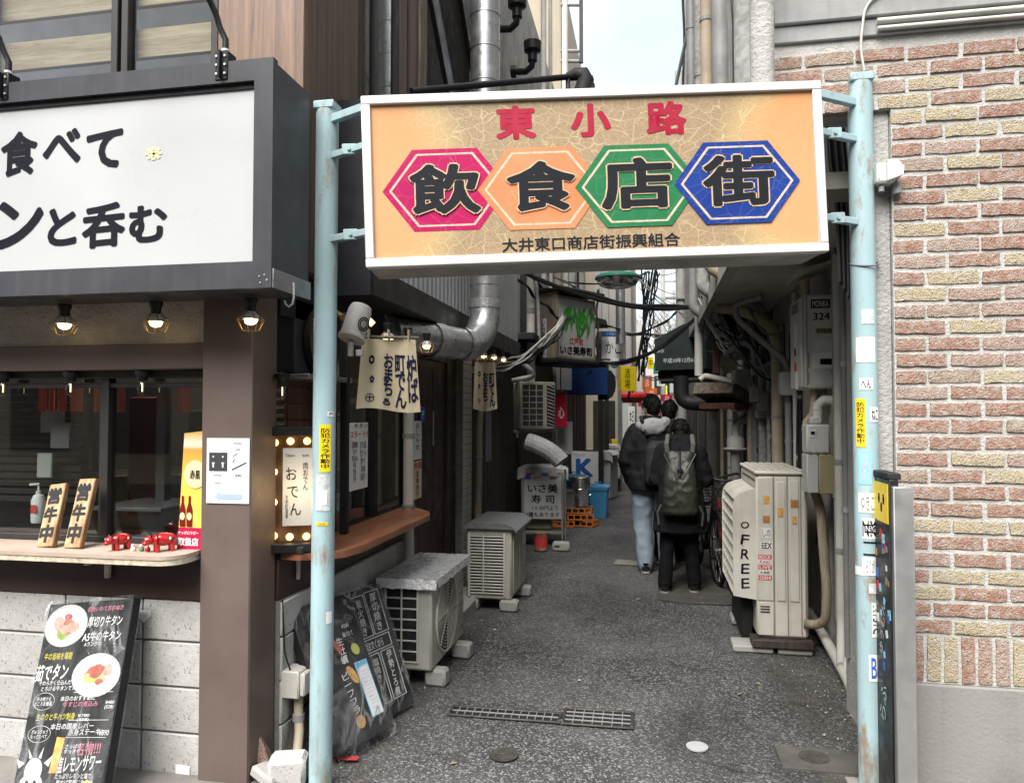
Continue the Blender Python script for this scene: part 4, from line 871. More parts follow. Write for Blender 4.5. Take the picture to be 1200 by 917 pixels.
sm = MB().bar(nx_(272,550)+V((0,-.0005,0)), nx_(289,541)+V((0,-.0005,0)), .0008, .008, 0, up=(0,-1,0)); sm.tube([nx_(273,541)+V((0,-.001,0)),nx_(276,538)+V((0,-.001,0)),nx_(274,534)+V((0,-.001,0)),nx_(278,531)+V((0,-.001,0))], .0012, 5); part('cigarette', sm, 'paper_print', t)
part('arrow', MB().prism([((x-268)*uw_, -(y-580)*vz_) for x, y in ((252,582),(259,576),(259,579),(284,579),(284,585),(259,585),(259,588))], nx_(268,580), (1,0,0), (0,0,1), .0006), 'paper_blue', t)
mb = MB()
for s_, px, py, w_ in (('SMOKING',279,519,.030),('AREA',279,526,.018),('お手洗い',257,557,.034),('喫煙所',280,557,.024),('TOILET',256,566,.028)): letter(mb, s_, nx_(px,py), (1,0,0), (0,0,1), w_*1.3, None, .010, off=.0008)
part('lettering', mb, 'paper_print', t)
# small scuff remains of tape on the pillar are part of its paint

# ------------------------------------------------------------------ chalk menu board at the street front, wrapped in clear film
def lean_board(name, lab, P, th, cat='menu board', grp=None):
    """P = bottom-left, bottom-right, top-left (world); returns thing, frame functions"""
    bl_, br, tl_ = (V(q) for q in P); u = br-bl_; v = tl_-bl_; W_, H_ = u.length, v.length; u.normalize(); v = (v-u*v.dot(u)).normalized(); n = u.cross(v)
    t = thing(name, lab, cat, bl_, 0, grp); M3 = Matrix((u,-n,v)).transposed()
    part('board', MB().obox(bl_+u*W_/2+v*H_/2-n*(th/2), (W_,th,H_), M3, .004), 'chalk_board', t)
    return t, (lambda a, b, e=0: bl_+u*(W_*a)+v*(H_*b)+n*e), u, v, n, W_, H_
def chalk(t, fn, u, v, items, m_='chalk', name='chalk_text'):
    groups = {}
    for it in items:
        s_, a, b, w_, h_ = it[:5]; mm = it[5] if len(it)>5 else m_; rot = it[6] if len(it)>6 else 0; bold = it[7] if len(it)>7 else .012
        letter(groups.setdefault(mm, MB()), s_, fn(a,b), u, v, w_, h_, bold, off=.0012, rot=rot, shear=.08)
    for mm, mb in groups.items(): part(name, mb, mm, t)
def wrapfilm(t, fn, W_, H_, n, seed=1, e=.006, th=.03, extra=.0):
    mb = MB()
    def f(a, b):
        a2 = -.015+1.03*a; b2 = -.012 - extra + (1.03+extra)*b
        return fn(a2, b2, e + .006*noise.noise(V((a*5, b*9, seed))) + .004*abs(noise.noise(V((a*11+b*6, b*4, seed+3)))))
    mb.grid(f, 26, 48); 
    def g_(a, b): q = -.012 - extra + (1.03+extra)*b; return fn(1.015, q, e - (th+e)*a + .004*noise.noise(V((a*4,b*12,seed+9))))
    mb.grid(g_, 3, 40)
    part('film_wrap', mb, 'wrap', t, 60)
bl0 = at(12, 935, Y=2.66); br0 = at(118, 935, Y=2.63); tl0 = at(39, 711, Y=2.93)
t, fn, u, v, n, W_, H_ = lean_board('chalk_menu_board', 'film-wrapped chalk menu board with two plate photos leaning on the block wall', (bl0, br0, tl0), .045)
def disc(fn, a, b, rx, ry, u, v, e, k=22, rot=0): 
    o_ = fn(a,b,e); return MB().prism([(rx*math.cos(2*math.pi*i/k)*math.cos(rot)-ry*math.sin(2*math.pi*i/k)*math.sin(rot), rx*math.cos(2*math.pi*i/k)*math.sin(rot)+ry*math.sin(2*math.pi*i/k)*math.cos(rot)) for i in range(k)], o_, u, v, .0006)
rr_ = random.Random(4)
def food(t, fn, u, v, a, b, rx, ry, cols, rot=0):
    pl_ = part('plate_photo', disc(fn,a,b,rx,ry,u,v,.0008,24,rot), 'plate', t); part('plate_rim', disc(fn,a,b,rx*.86,ry*.86,u,v,.0015,24,rot), 'paper_pale', pl_)
    for i, cc in enumerate(cols):
        mb = MB()
        for q in range(5):
            ang, rd = rr_.uniform(0,6.28), rr_.uniform(0,.45); da, db = rd*rx*math.cos(ang), rd*ry*math.sin(ang); s2 = rr_.uniform(.16,.32)
            k = 9; ph = rr_.uniform(0,6); o_ = fn(a,b,.0022+.0004*i+.00008*q)+u*da+v*db
            mb.prism([(rx*s2*rr_.uniform(.7,1.2)*math.cos(6.283*j/k+ph), ry*s2*rr_.uniform(.6,1.1)*math.sin(6.283*j/k+ph)) for j in range(k)], o_, u, v, .0004)
        part('food_photo', mb, cc, pl_)
food(t, fn, u, v, .26, .875, .115, .090, ('leaf_food','meat','meat_pale')); food(t, fn, u, v, .72, .60, .125, .088, ('meat_pale','lemon','meat'))
chalk(t, fn, u, v, [('名物いわておおぬき',.70,.955,.19,.022,'chalk_pink'),('厚切り牛タン',.72,.885,.18,.045),('A5牛の牛タン',.71,.805,.20,.042),('Aランクの',.62,.765,.09,.018),('牛の旨味を堪能',.24,.71,.15,.030,'chalk_yellow'),('茹でタン',.20,.625,.17,.07,'chalk',.03,.02),('やわらかく仕込んだ',.26,.57,.17,.02),('とろける牛タンです',.31,.54,.18,.02),
    ('牛の希少な\nところを厳選',.17,.475,.09,.036),('本日のおすすめに',.56,.485,.18,.02),('牛すじの煮込み',.60,.455,.18,.022,'chalk_pink'),('¥480\n(528)',.93,.445,.045,.034),('生のりと牛ハツ刺身',.34,.395,.20,.028,'chalk_yellow'),('¥780\n(858)',.66,.385,.06,.03),('本日の国産レバー',.55,.345,.22,.024),('赤身ステーキ',.70,.315,.16,.026),('¥890',.92,.31,.05,.022),
    ('ぎゅうぎゅう\nもっとたべて',.19,.31,.085,.034),('名物!!!',.78,.235,.12,.05,'chalk_pink',.05),('さっぱり\nすっきり',.60,.235,.08,.035),('塩レモンサワー',.70,.165,.22,.062,'chalk',.05,.02),('たっぷりレモンと塩で',.66,.105,.18,.02),('飲めば笑顔になる',.66,.075,.16,.02)])
def oval(fn,a,b,rx,ry,u,v,m_,t): 
    mb = MB(); pts = [fn(a,b,.0015)+u*(rx*math.cos(6.283*i/28))+v*(ry*math.sin(6.283*i/28)) for i in range(28)]; mb.tube(pts, .0011, 5, closed=True); part('chalk_line', mb, m_, t)
oval(fn,.17,.475,.055,.034,u,v,'chalk',t); oval(fn,.19,.31,.058,.032,u,v,'chalk',t)
mb = MB()
for b in (.515,.375,.29): mb.bar(fn(.5,b,.001), fn(.95,b-.004,.001), .0012,.002,0)
part('chalk_line', mb, 'chalk', t)
cwm = MB(); o_ = fn(.20,.13,.0012)                                  # the little white cow drawing
cwm.prism([(.045*math.cos(6.283*i/20), .05*math.sin(6.283*i/20)) for i in range(20)], o_, u, v, .0006); cwm.prism([(.058*math.cos(6.283*i/20), .035*math.sin(6.283*i/20)-.045) for i in range(20)], o_+n*.0007, u, v, .0006)
cwm.prism([(-.05,.03),(-.095,.045),(-.075,.01)], o_, u, v, .0006); cwm.prism([(.05,.03),(.09,.06),(.075,.015)], o_, u, v, .0006); cwm.prism([(-.03,.045),(-.045,.085),(-.015,.05)], o_, u, v, .0006); cwm.prism([(.015,.05),(.035,.09),(.03,.045)], o_, u, v, .0006)
cw = part('cow_drawing', cwm, 'chalk', t)
mb = MB()
for dx in (-.02,.02): mb.prism([(.009*math.cos(6.283*i/12)+dx, .012*math.sin(6.283*i/12)-.045) for i in range(12)], o_+n*.0022, u, v, .0005)
part('nostril', mb, 'charcoal_edge', cw)
part('drink_photo', MB().prism([(-.022,-.07),(.018,-.07),(.03,.06),(-.012,.065)], fn(.43,.21,.0012), u, v, .0006), 'fry', t); part('lemon_drawing', MB().prism([(.035*math.cos(3.14*i/10),.03*math.sin(3.14*i/10)) for i in range(11)], fn(.83,.045,.0012), u, v, .0006), 'lemon', t)
wrapfilm(t, fn, W_, H_, n, 1, .007, .05)
part('wood_edge', MB().obox(fn(1,.5,-.02)+u*.004, (.006,.046,H_), Matrix((u,-n,v)).transposed(), .002), 'black_rough', t)
p = at(165, 720, Y=2.99)
solo('paper_scrap', MB().prism([(-.035,.02),(.035,.02),(.035,-.005),(.0,-.035),(-.025,-.012)], (p.x+.01,2.996,p.z), (1,0,0), (0,0,1), .001), 'paper_white', 'torn white paper scrap stuck on the blocks beside the menu board', 'paper')
p = at(213, 903, Y=2.99)
solo('wall_sticker', MB().prism([(-.035,.026),(.035,.022),(.034,-.024),(-.034,-.02)], (p.x,2.996,p.z), (1,0,0), (0,0,1), .001), 'paper_white', 'peeling white sticker low on the grey blocks by the pillar', 'sticker')

# ------------------------------------------------------------------ counter, light box and menu boards on the left of the alley
t = thing('wall_counter', 'orange brown timber wall counter along the left alley window', 'counter', (-1.55,4.2,.93))
e1, e2 = at(497, 603, Z=.945), at(318, 652, Z=.945)
poly = [(-1.695, 3.20), (-1.62, 3.19), (-1.50, 3.22), (-1.42, 3.30), (-1.39, 3.45), (-1.39, 4.55), (-1.44, 4.70), (-1.695, 5.02)]
part('counter_top', MB().prism(poly, (0,0,.925), (1,0,0), (0,1,0), .034), 'wood_counter_y', t)
for y in (3.36, 4.3): part('bracket', MB().box(-1.695,-1.68,y-.011,y+.011,.80,.925,.003).box(-1.695,-1.48,y-.011,y+.011,.91,.924,.003), 'bracket_white', t)
# light box with bulbs
lb = thing('marquee_light_box', 'black framed light box with glowing bulbs round a white menu card', 'illuminated sign', (-1.6,3.3,.96), 0)
c0 = at(349, 571, d=3.46); fwd2 = V((-c0.x*.6+.35, -c0.y, 0)).normalized(); u = V((0,0,1)).cross(fwd2).normalized(); M3 = Matrix((u, -fwd2, V((0,0,1)))).transposed()
Wb, Hb = .30, .575; c0.z = .962 + Hb/2
P = lambda a, b, e=0: c0 + u*a + V((0,0,1))*b + fwd2*e
mb = MB()
for s_ in (-1,1): mb.obox(P(s_*(Wb/2-.017),0), (.034,.10,Hb), M3, .003); mb.obox(P(0,s_*(Hb/2-.02)), (Wb-.068,.10,.04), M3, .003)
part('frame', mb, 'black_metal', lb); part('back_panel', MB().obox(P(0,0,-.045), (Wb-.06,.008,Hb-.07), M3, 0), 'wood_clad', lb)
cd = part('menu_card', MB().obox(P(0,.01,.005), (.135,.012,.36), M3, .002), 'sign_face', lb)
mb = MB(); up3 = V((0,0,1))
letter(mb, vert('おでん'), P(-.02,-.01,.012), u, up3, .05, .22, .006, ls=1.2, shear=-.12); letter(mb, vert('肉おでん'), P(.035,.06,.012), u, up3, .022, .13, .006, ls=.9); letter(mb, 'Open', P(-.035,.155,.012), u, up3, .04, None, .004); letter(mb, '居酒屋', P(.035,.155,.012), u, up3, .03, None, .004); letter(mb, vert('大井町酒場'), P(-.048,-.08,.012), u, up3, .012, .11, .004, ls=.9)
part('lettering', mb, 'ink', cd)
spots = [(-.105,.215),(-.035,.222),(.04,.222),(.105,.21),(.108,.09),(.108,-.03),(.108,-.12),(-.105,-.215),(-.035,-.222),(.04,-.222),(.105,-.205),(-.108,.08),(-.108,-.06)]
for a, b in spots:
    p = P(a,b,-.005); bu = part('bulb', MB().ell(p, .017,.017,.017, None, 12, 8), 'bulb_warm', lb)
for a, b in ((-.05,.02),):
    part('plug', MB().obox(P(.02,-Hb/2-.0,.09)+V((0,0,.018)), (.03,.03,.032), M3, .004), 'black_rough', lb)
bl_ = bpy.data.lights.new('light_box_glow', 'POINT'); bl_.energy = .8; bl_.color = (1,.72,.36); bl_.shadow_soft_size = .12
bo = bpy.data.objects.new('light_box_glow', bl_); col.objects.link(bo); bo.location = P(0,0,.12) - V(MW[lb.name].translation); bo.parent = lb
# two leaning chalk boards
t, fn, u, v, n, W_, H_ = lean_board('chalk_menu_board', 'rear chalk menu board with boxed columns of characters beside the foil-topped unit', (at(424,858,Z=.03), at(486,822,Z=.03), at(384,702,Y=3.60)), .035)
t.name = 'chalk_menu_board'
bx_ = MB()
def crect(x0,x1,y0,y1):
    for (p,q) in (((x0,y0),(x1,y0)),((x1,y0),(x1,y1)),((x1,y1),(x0,y1)),((x0,y1),(x0,y0))): bx_.bar(fn(*p,.002), fn(*q,.002), .003,.004,0)
crect(.10,.36,.62,.94); crect(.39,.63,.62,.95); crect(.66,.92,.62,.96); crect(.10,.90,.50,.60); crect(.10,.62,.10,.48); crect(.66,.90,.10,.48)
part('chalk_line', bx_, 'chalk', t)
chalk(t, fn, u, v, [(vert('海老焼'),.23,.78,.055,.19,'chalk',0,.02),(vert('炭火焼き'),.51,.78,.045,.19),(vert('厚切焼き'),.79,.79,.055,.20,'chalk',0,.02),('このみは注文くから',.5,.55,.23,.045),(vert('塩焼き'),.52,.36,.05,.12),(vert('牛すじ煮'),.38,.34,.04,.15),(vert('おでん'),.22,.36,.05,.12),('いか刺身',.36,.17,.12,.03),(vert('伊勢とろ煮'),.78,.29,.045,.24,'chalk',0,.018)])
wrapfilm(t, fn, W_, H_, n, 5, .006, .04)
t, fn, u, v, n, W_, H_ = lean_board('chalk_menu_board', 'front chalk menu board with food photos and pale blue sheet behind the blue post', (at(395,886,Z=.05), at(462,850,Z=.05), at(340,714,Y=3.32)), .06)
for a, b, rx, ry, cc in ((.62,.44,.022,.05,'fry'),(.80,.60,.025,.03,'lemon'),(.50,.13,.03,.03,'fry'),(.52,.66,.015,.04,'meat')): part('food_photo', disc(fn,a,b,rx,ry,u,v,.002,16,.4), cc, t)
sh_ = part('drink_sheet', MB().prism([(0,0),(.085,0),(.085,.27),(0,.27)], fn(.70,.12,.002), u, v, .0008), 'sticker_cyan', t); part('sheet_paper', MB().prism([(.006,.004),(.079,.004),(.079,.245),(.006,.235)], fn(.70,.12,.003), u, v, .0005), 'paper_white', sh_)
mb = MB()
for k in range(11): letter(mb, ('カシスオレンジ','ハイボール','レモンサワー','梅酒ロック')[k%4], fn(.70,.12,.0042)+u*.042+v*(.22-.018*k), u, v, .045 if k%2 else .055, .006, .0, off=.0004)
letter(mb, 'ドリンクフェアー', fn(.70,.12,.0042)+u*.042+v*.256, u, v, .06, .014, .015, off=.0004)
part('sheet_print', mb, 'ink_blue', sh_)
chalk(t, fn, u, v, [(vert('サクサク'),.40,.80,.06,.2,'chalk',.1,.02),(vert('生牡蠣'),.58,.62,.045,.13),(vert('ビーフフライ'),.50,.30,.05,.24,'chalk',.1),('¥580',.76,.78,.05,.02),('揚げたて',.76,.72,.07,.025)])
wrapfilm(t, fn, W_, H_, n, 8, .006, .07, .04)
p = at(405, 888, Z=.012)
solo('flyer_scrap', MB().prism([(-.06,-.022),(.06,-.016),(.055,.024),(-.055,.02)], (p.x,p.y,.013), (1,.1,0), (-.1,1,0), .002), 'paper_red', 'crumpled red and white flyer scrap lying at the blue post foot', 'paper')
# water box with bent pipe, brick rubble beside the blue post
t = thing('wall_outlet_box', 'small beige wall box with bent pipe behind the left blue post', 'electrical box', (-1.66,3.3,.5))
p = at(342, 798, X=-1.66); part('box_body', MB().box(-1.69,-1.60,p.y-.055,p.y+.06,p.z-.06,p.z+.065,.006).box(-1.60,-1.575,p.y-.045,p.y+.05,p.z-.05,p.z+.055,.006), 'pipe_white', t)
part('drain_pipe', MB().tube([(-1.63,p.y+.01,p.z-.05),(-1.63,p.y+.01,p.z-.16),(-1.62,p.y,p.z-.22),(-1.60,p.y-.06,p.z-.30),(-1.58,p.y-.16,p.z-.37),(-1.57,p.y-.22,.02)], .022, 12), 'pipe_beige', t)
part('pipe_clip', MB().cyl((-1.63,p.y+.01,p.z-.18),(-1.63,p.y+.01,p.z-.15),.028,n=12), 'pipe_grey', t)
part('cable', MB().tube([(-1.685,3.2,.74),(-1.67,3.2,.5),(-1.64,3.22,.38),(-1.59,3.3,.36),(-1.57,3.42,.43),(-1.6,3.45,.5)], .004, 6), 'cable', t)
p = at(338, 900, Z=.06); M3 = Matrix.Rotation(.3,3,'Z')
solo('concrete_block', MB().obox((p.x,p.y,.062), (.16,.12,.12), M3, .018), 'block', 'rough grey concrete block on the ground at the left post foot', 'block')
p = at(305, 892, Z=.06); solo('broken_brick', MB().obox((p.x,p.y+.02,.085), (.05,.10,.17), Matrix.Rotation(R(-22),3,'Y')@Matrix.Rotation(.4,3,'Z'), .006), 'brick_red', 'broken red brick leaning against the brown pillar foot', 'brick')
p = at(318, 912, Z=.03); solo('broken_brick', MB().obox((p.x-.02,p.y,.045), (.13,.09,.05), Matrix.Rotation(R(20),3,'Y')@Matrix.Rotation(-.3,3,'Z'), .012), 'concrete_foot', 'grey rubble piece lying flat between pillar and concrete block', 'rubble')

# ------------------------------------------------------------------ posts, floodlight, noren flags, alley cage lamps
p = at(404, 500, X=-1.62); solo('black_post', MB().box(-1.64,-1.60,p.y-.02,p.y+.02,.96,2.14,.004), 'black_rough', 'slim black square post standing just behind the left blue post', 'post')
t = thing('floodlight', 'grey white cylindrical flood lamp tilted on a bracket behind the left post', 'lamp', (-1.42,3.6,2.05))
a_ = at(424, 358, d=3.62); b_ = at(411, 400, d=3.55)
ax = (b_-a_).normalized(); part('housing', MB().lathe([(.02,0),(.05,.008),(.057,.03),(.060,.165),(.066,.17),(.066,.185),(.055,.187)], a_, ax, 24), 'white_steel', t)
part('mount', MB().bar(b_, b_+V((.0,0,-.07)), .02,.03,.003).bar(b_+V((.03,0,-.055)), b_+V((.06,0,-.055)), .03,.03,.003), 'alu_white', t)
mb = MB(); letter(mb, '◎', a_+ax*.11+V((.05,-.035,0)), V((.7,.7,.1)), V((0,0,1)), .06,.07,.01, off=.012); part('badge', mb, 'black_rough', t)
def noren(name, x0, x1, y0, y1, X, lab, txt, n_fold=3, seed=0):
    # cloth hanging from a rod, facing down the alley entrance
    a, b = at(x0,y0,X=X), at(x1,y0,X=X); lo_ = at((x0+x1)/2, y1, X=X); Y0 = (a.y+b.y)/2; c = at((x0+x1)/2,(y0+y1)/2,X=X)
    d_ = (c-V((0,0,CAM_H))).length; wd = (x1-x0)/FOC*d_; zt = c.z + (y1-y0)/2/FOC*d_; zb = c.z - (y1-y0)/2/FOC*d_
    u = V((.93,.37,0)); nn = V((.37,-.93,0)); o_ = V((c.x,c.y,0))
    t = thing(name, lab, 'cloth banner', (c.x,c.y,zb), 0, 'cream printed cloth banners on the left of the alley')
    def surf(i, j, e=0): 
        fold = .020*math.sin(i*7+seed)*(1-.5*j) + .012*math.sin(i*17+seed*2)*(1-j)
        return o_ + u*(wd*(i-.5)*(1.06-.18*j)) + nn*(fold+e) + V((0,0,zb+(zt-zb)*j + (1-j)*.012*math.sin(i*5+seed)))
    m2 = MB(); m2.grid(lambda i,j: surf(i,j), 30, 14); m2.grid(lambda i,j: surf(i,j,-.012), 30, 14)
    part('cloth', m2, 'noren_cream', t, 70)
    for s_, i, j, w_, h_ in txt:
        m2 = MB()
        def crv(q, e=0): return surf(q.x, q.z, .0022+e)
        letter(m2, s_, (i,0,j), (1,0,0), (0,0,1), w_, h_, .03, ls=.82, off=0, curve=crv); part('print', m2, 'noren_navy', t)
    part('rod', MB().cyl(o_+u*(-wd*.5)+V((0,0,zt+.01)), o_+u*(wd*.5)+V((0,0,zt+.01)), .008, n=8), 'wood_old', t)
    for i in (.12,.5,.88): q = surf(i,1); part('loop', MB().bar(q+V((0,0,-.005)), q+V((0,0,.05)), .004,.03,0), 'noren_cream', t)
noren('noren_banner', 421, 490, 398, 480, -1.30, 'large cream cloth banner with navy prints near the left blue post', [(vert('おまち'),.50,.50,.17,.60),(vert('町でん'),.70,.42,.18,.74),(vert('炉ば'),.90,.46,.18,.66),('◎',.20,.70,.10,.13),('✿',.22,.42,.08,.11),('㊉',.20,.15,.15,.13),('⊛',.46,.43,.09,.11),('♨',.47,.12,.12,.11)], seed=.6)
noren('noren_banner', 555, 582, 424, 480, -1.38, 'small cream cloth banner with navy prints farther down the left wall', [(vert('おまち'),.52,.5,.22,.6),(vert('町てん'),.80,.42,.24,.7),('◎',.22,.75,.14,.11),('✿',.24,.5,.12,.1),('㊉',.24,.2,.15,.1)], seed=2.2)
for px, py, X_, sc, lab in ((455,383,-1.36,.95,'lit cage lamp above the large cream banner, nearest of the alley lamps'), (478,388,-1.38,.9,'lit cage lamp between banner and duct, second along the canopy'), (500,394,-1.40,.9,'lit cage lamp over the duct, third along the canopy'), (567,410,-1.40,.8,'lit cage lamp above the small banner, first of the far three'), (579,412,-1.42,.8,'lit cage lamp above the small banner, middle of the far three'), (590,415,-1.44,.8,'lit cage lamp above the small banner, last of the far three')):
    p = at(px, py, X=X_); caged_lamp('cage_lamp', (p.x,p.y,p.z+.02), lab, 'cage lamps under the alley canopy', sc)
t = thing('clip_lamp', 'amber ended lamp peeping out behind the white flood lamp', 'lamp', (-1.5,3.7,2.08)); a_ = at(402,372,d=3.7); b_ = at(392,366,d=3.75); part('tube', MB().cyl(a_,b_,.018,n=12), 'cage_brass', t); part('glow', MB().cyl(at(437,375,d=3.75),at(432,380,d=3.75),.018,n=12), 'bulb_soft', t)

# ------------------------------------------------------------------ big galvanised duct
t = thing('exhaust_duct', 'big galvanised exhaust duct dropping past the canopy with taped elbow', 'duct', (-1.25,5.8,2.1))
DX, DY, DR = -1.30, 5.72, .118
segs = MB(); z = 2.62
zz_ = [2.42]
while z < 8.6: zz_.append(z); z += .27
for a, b in zip(zz_[:-1], zz_[1:]): part('duct_section', MB().lathe([(DR,0),(DR,b-a-.012),(DR+.005,b-a-.010),(DR+.005,b-a)], (DX,DY,a), (0,0,1), 28, cap=False), 'galv_duct', t)
el = []
EP = [V((DX,DY,2.42))]; ndir = V((-.30,-.95,0)).normalized(); Rr = .30
for k in range(1,10): a = R(10*k); EP.append(V((DX,DY,2.42)) + ndir*(Rr*(1-math.cos(a))) + V((0,0,-Rr*math.sin(a))))
part('elbow', MB().tube(EP, DR+.002, 28, cap=False), 'galv_duct', t)
e = EP[-1]
part('duct_section', MB().cyl(e, e+ndir*.42, DR, n=28, cap=False), 'galv_duct', t); part('duct_section', MB().cyl(e+ndir*.42, e+ndir*.95, DR-.003, n=28), 'galv_duct', t)
for c, d in ((V((DX,DY,2.43)), V((0,0,.07))), (e-ndir*.02, ndir*.09), (e+ndir*.34, ndir*.14)): part('tape', MB().cyl(c, c+d, DR+.0075, n=28, cap=False), 'tape_silver', t)
for z in (3.4, 5.2): part('wall_clamp', MB().tube([V((DX+(DR+.008)*math.cos(a), DY+(DR+.008)*math.sin(a), z)) for a in [6.283*k/24 for k in range(24)]], .008, 6, closed=True).bar((DX-DR,DY,z),(-1.7,DY,z),.02,.03,.002), 'galv', t)
# lagged drain pipes on the left wall
def pipe(name, pts, r, m_, lab, cat='pipe', grp=None, n=12, clips=(), clipm='pipe_grey'):
    # smooth the corners of the polyline
    P_ = [V(p) for p in pts]; out_ = [P_[0]]
    for i in range(1, len(P_)-1):
        a, b, c = P_[i-1], P_[i], P_[i+1]; k = min((b-a).length, (c-b).length)*.45; k = min(k, max(r*4,.06)); s0 = b+(a-b).normalized()*k; s1 = b+(c-b).normalized()*k
        for q in range(5): f = q/4; out_.append(s0*(1-f)**2 + b*2*f*(1-f) + s1*f*f)
    out_.append(P_[-1]); mb = MB().tube(out_, r, n)
    if not clips: return solo(name, mb, m_, lab, cat, grp)
    zs = min(p.z for p in P_); t = thing(name, lab, cat, (P_[0].x,P_[0].y,zs), 0, grp); part('pipe_run', mb, m_, t)
    for c, d in clips: part('clip', MB().cyl(V(c)-V(d)*.5, V(c)+V(d)*.5, r+.006, n=n), clipm, t)
    return t
p0, p1 = at(479,480,X=-1.62), at(477,660,X=-1.62)
pipe('drain_pipe', [(-1.62,p0.y,2.05),(-1.62,p0.y,.85),(-1.62,p0.y+.02,.62),(-1.63,p0.y-.03,.45),(-1.62,p0.y-.02,.2)], .036, 'pipe_white', 'cream wrapped pipe rising beside the timber wall counter', clips=[((-1.62,p0.y,1.45),(0,0,.03)),((-1.62,p0.y,.98),(0,0,.02))])
p0 = at(561,480,X=-1.60); pipe('drain_pipe', [(-1.58,p0.y+.1,1.9),(-1.60,p0.y,1.5),(-1.60,p0.y,.9),(-1.60,p0.y-.05,.6),(-1.56,p0.y-.1,.35)], .033, 'wood_sushi', 'beige wrapped pipe slanting below the small cream banner', clips=[((-1.60,p0.y,1.2),(0,0,.02))])
# posters
def poster(name, x0,x1,y0,y1, X, lab, items, m_='paper_white', th=.003, cat='poster'):
    a, b = at(x0,(y0+y1)/2,X=X), at(x1,(y0+y1)/2,X=X); c, d = at((x0+x1)/2,y0,X=X), at((x0+x1)/2,y1,X=X)
    t = thing(name, lab, cat, (X,(a.y+b.y)/2,d.z)); W_ = b.y-a.y; H_ = c.z-d.z
    part('sheet', MB().box(X-th,X,a.y,b.y,d.z,c.z,0), m_, t)
    for s_, i, j, w_, h_, mm in items:
        mb = MB(); letter(mb, s_, (X+.0005,a.y+W_*i,d.z+H_*j), (0,1,0), (0,0,1), W_*w_, H_*h_, .01, off=.001); part('print', mb, mm, t)
    return t
poster('poster', 409,431,495,573, -1.695, 'white handbill with red heading on the alley window above the counter', [('牛タン',.6,.95,.7,.07,'ink'),('スタート!!',.5,.83,.92,.10,'paper_red'),('営業時間\nランチ\n平日のみ\n牛丼\n定食\n千円',.28,.42,.3,.6,'paper_print'),('おでん盛\n生ビール\n酎ハイ\n日本酒\n四百円',.72,.42,.32,.6,'paper_print')])
poster('poster', 484,494,493,538, -1.688, 'narrow white notice with hand lettering beside the wrapped pipe', [(vert('おしらせ'),.5,.6,.45,.7,'ink')]); poster('poster', 484,494,540,584, -1.688, 'narrow notice with red and yellow heading below the white one', [('特価',.5,.88,.9,.2,'paper_red'),(vert('定食あり'),.5,.4,.4,.7,'ink')], 'label_cream'); poster('sticker_plate', 493,498,476,495, -1.688, 'small blue plate above the narrow notices by the door', [('P',.5,.5,.5,.5,'paper_white')], 'ink_blue', cat='sticker')

# ------------------------------------------------------------------ outdoor air conditioner units on the left
def louvre_unit(t, x0,x1,y0,y1,z0,z1, grid=(2,7)):
    """street-facing side with a coil grid, alley-facing front with a round fan grille"""
    part('casing', MB().box(x0,x1,y0,y1,z0,z1,.012), 'ac_beige', t)
    cx0, cx1 = x0+.02, x0+(x1-x0)*.72; part('coil', MB().box(cx0,cx1,y0-.0025,y0+.01,z0+.05,z1-.05,0), 'ac_fin', t)
    g_ = MB(); nu, nv = grid
    for i in range(nu+1): x = cx0+(cx1-cx0)*i/nu; g_.box(x-.005,x+.005,y0-.012,y0-.002,z0+.045,z1-.045,.002)
    for j in range(nv+1): z = z0+.05+(z1-z0-.1)*j/nv; g_.box(cx0-.004,cx1+.004,y0-.010,y0-.003,z-.005,z+.005,.002)
    part('coil_guard', g_, 'ac_cream', t)
    cy, cz, r = y0+(y1-y0)*.42, (z0+z1)/2, min((y1-y0)*.36,(z1-z0)*.43); part('fan_recess', MB().cyl((x1+.0015,cy,cz),(x1+.004,cy,cz),r,n=32), 'ac_fin', t)
    f = MB()
    for k in range(1,13): f.tube([V((x1+.008, cy+r*k/12*math.cos(a), cz+r*k/12*math.sin(a))) for a in [6.283*q/28 for q in range(28)]], .0028, 4, closed=True)
    for k in range(8): a = 6.283*k/8; f.cyl((x1+.01,cy,cz),(x1+.01,cy+r*math.cos(a),cz+r*math.sin(a)),.003,n=4)
    f.tube([V((x1+.006, cy+r*1.02*math.cos(a), cz+r*1.02*math.sin(a))) for a in [6.283*q/36 for q in range(36)]], .007, 6, closed=True); f.cyl((x1+.004,cy,cz),(x1+.014,cy,cz),.03,n=16)
    part('fan_grille', f, 'ac_cream', t)
    sl = MB()
    for k in range(6): z = z0+.08+k*(z1-z0-.16)/5; sl.box(x1+.0005,x1+.003,y0+(y1-y0)*.82,y1-.02,z-.004,z+.004,.001)
    part('seam', sl, 'ac_old', t)
def feet(t, pts, h, size=(.13,.09)):
    for x, y in pts:
        part('concrete_foot', MB().obox((x,y,h/2), (size[0],size[1],h), Matrix.Rotation(rnd.uniform(-.1,.1),3,'Z'), .014), 'concrete_foot', t)
t = thing('air_conditioner', 'beige outdoor air conditioner with foil cover and round fan grille on concrete feet', 'air conditioner', (-1.45,4.4,0))
AX0, AX1, AY0, AY1, AZ0, AZ1 = -1.57, -1.27, 4.20, 4.95, .10, .63
louvre_unit(t, AX0,AX1,AY0,AY1,AZ0,AZ1)
feet(t, [(-1.51,AY0+.10),(-1.26,AY0+.08),(-1.51,AY1-.12),(-1.24,AY1-.16)], .10)
fm_ = MB(); fm_.grid(lambda a,b: V((AX0-.03+(AX1-AX0+.07)*a, AY0-.03+(AY1-AY0+.06)*b, AZ1+.006+.006*noise.noise(V((a*9,b*22,0)))+.004*noise.noise(V((a*30,b*60,2))))), 24, 48)
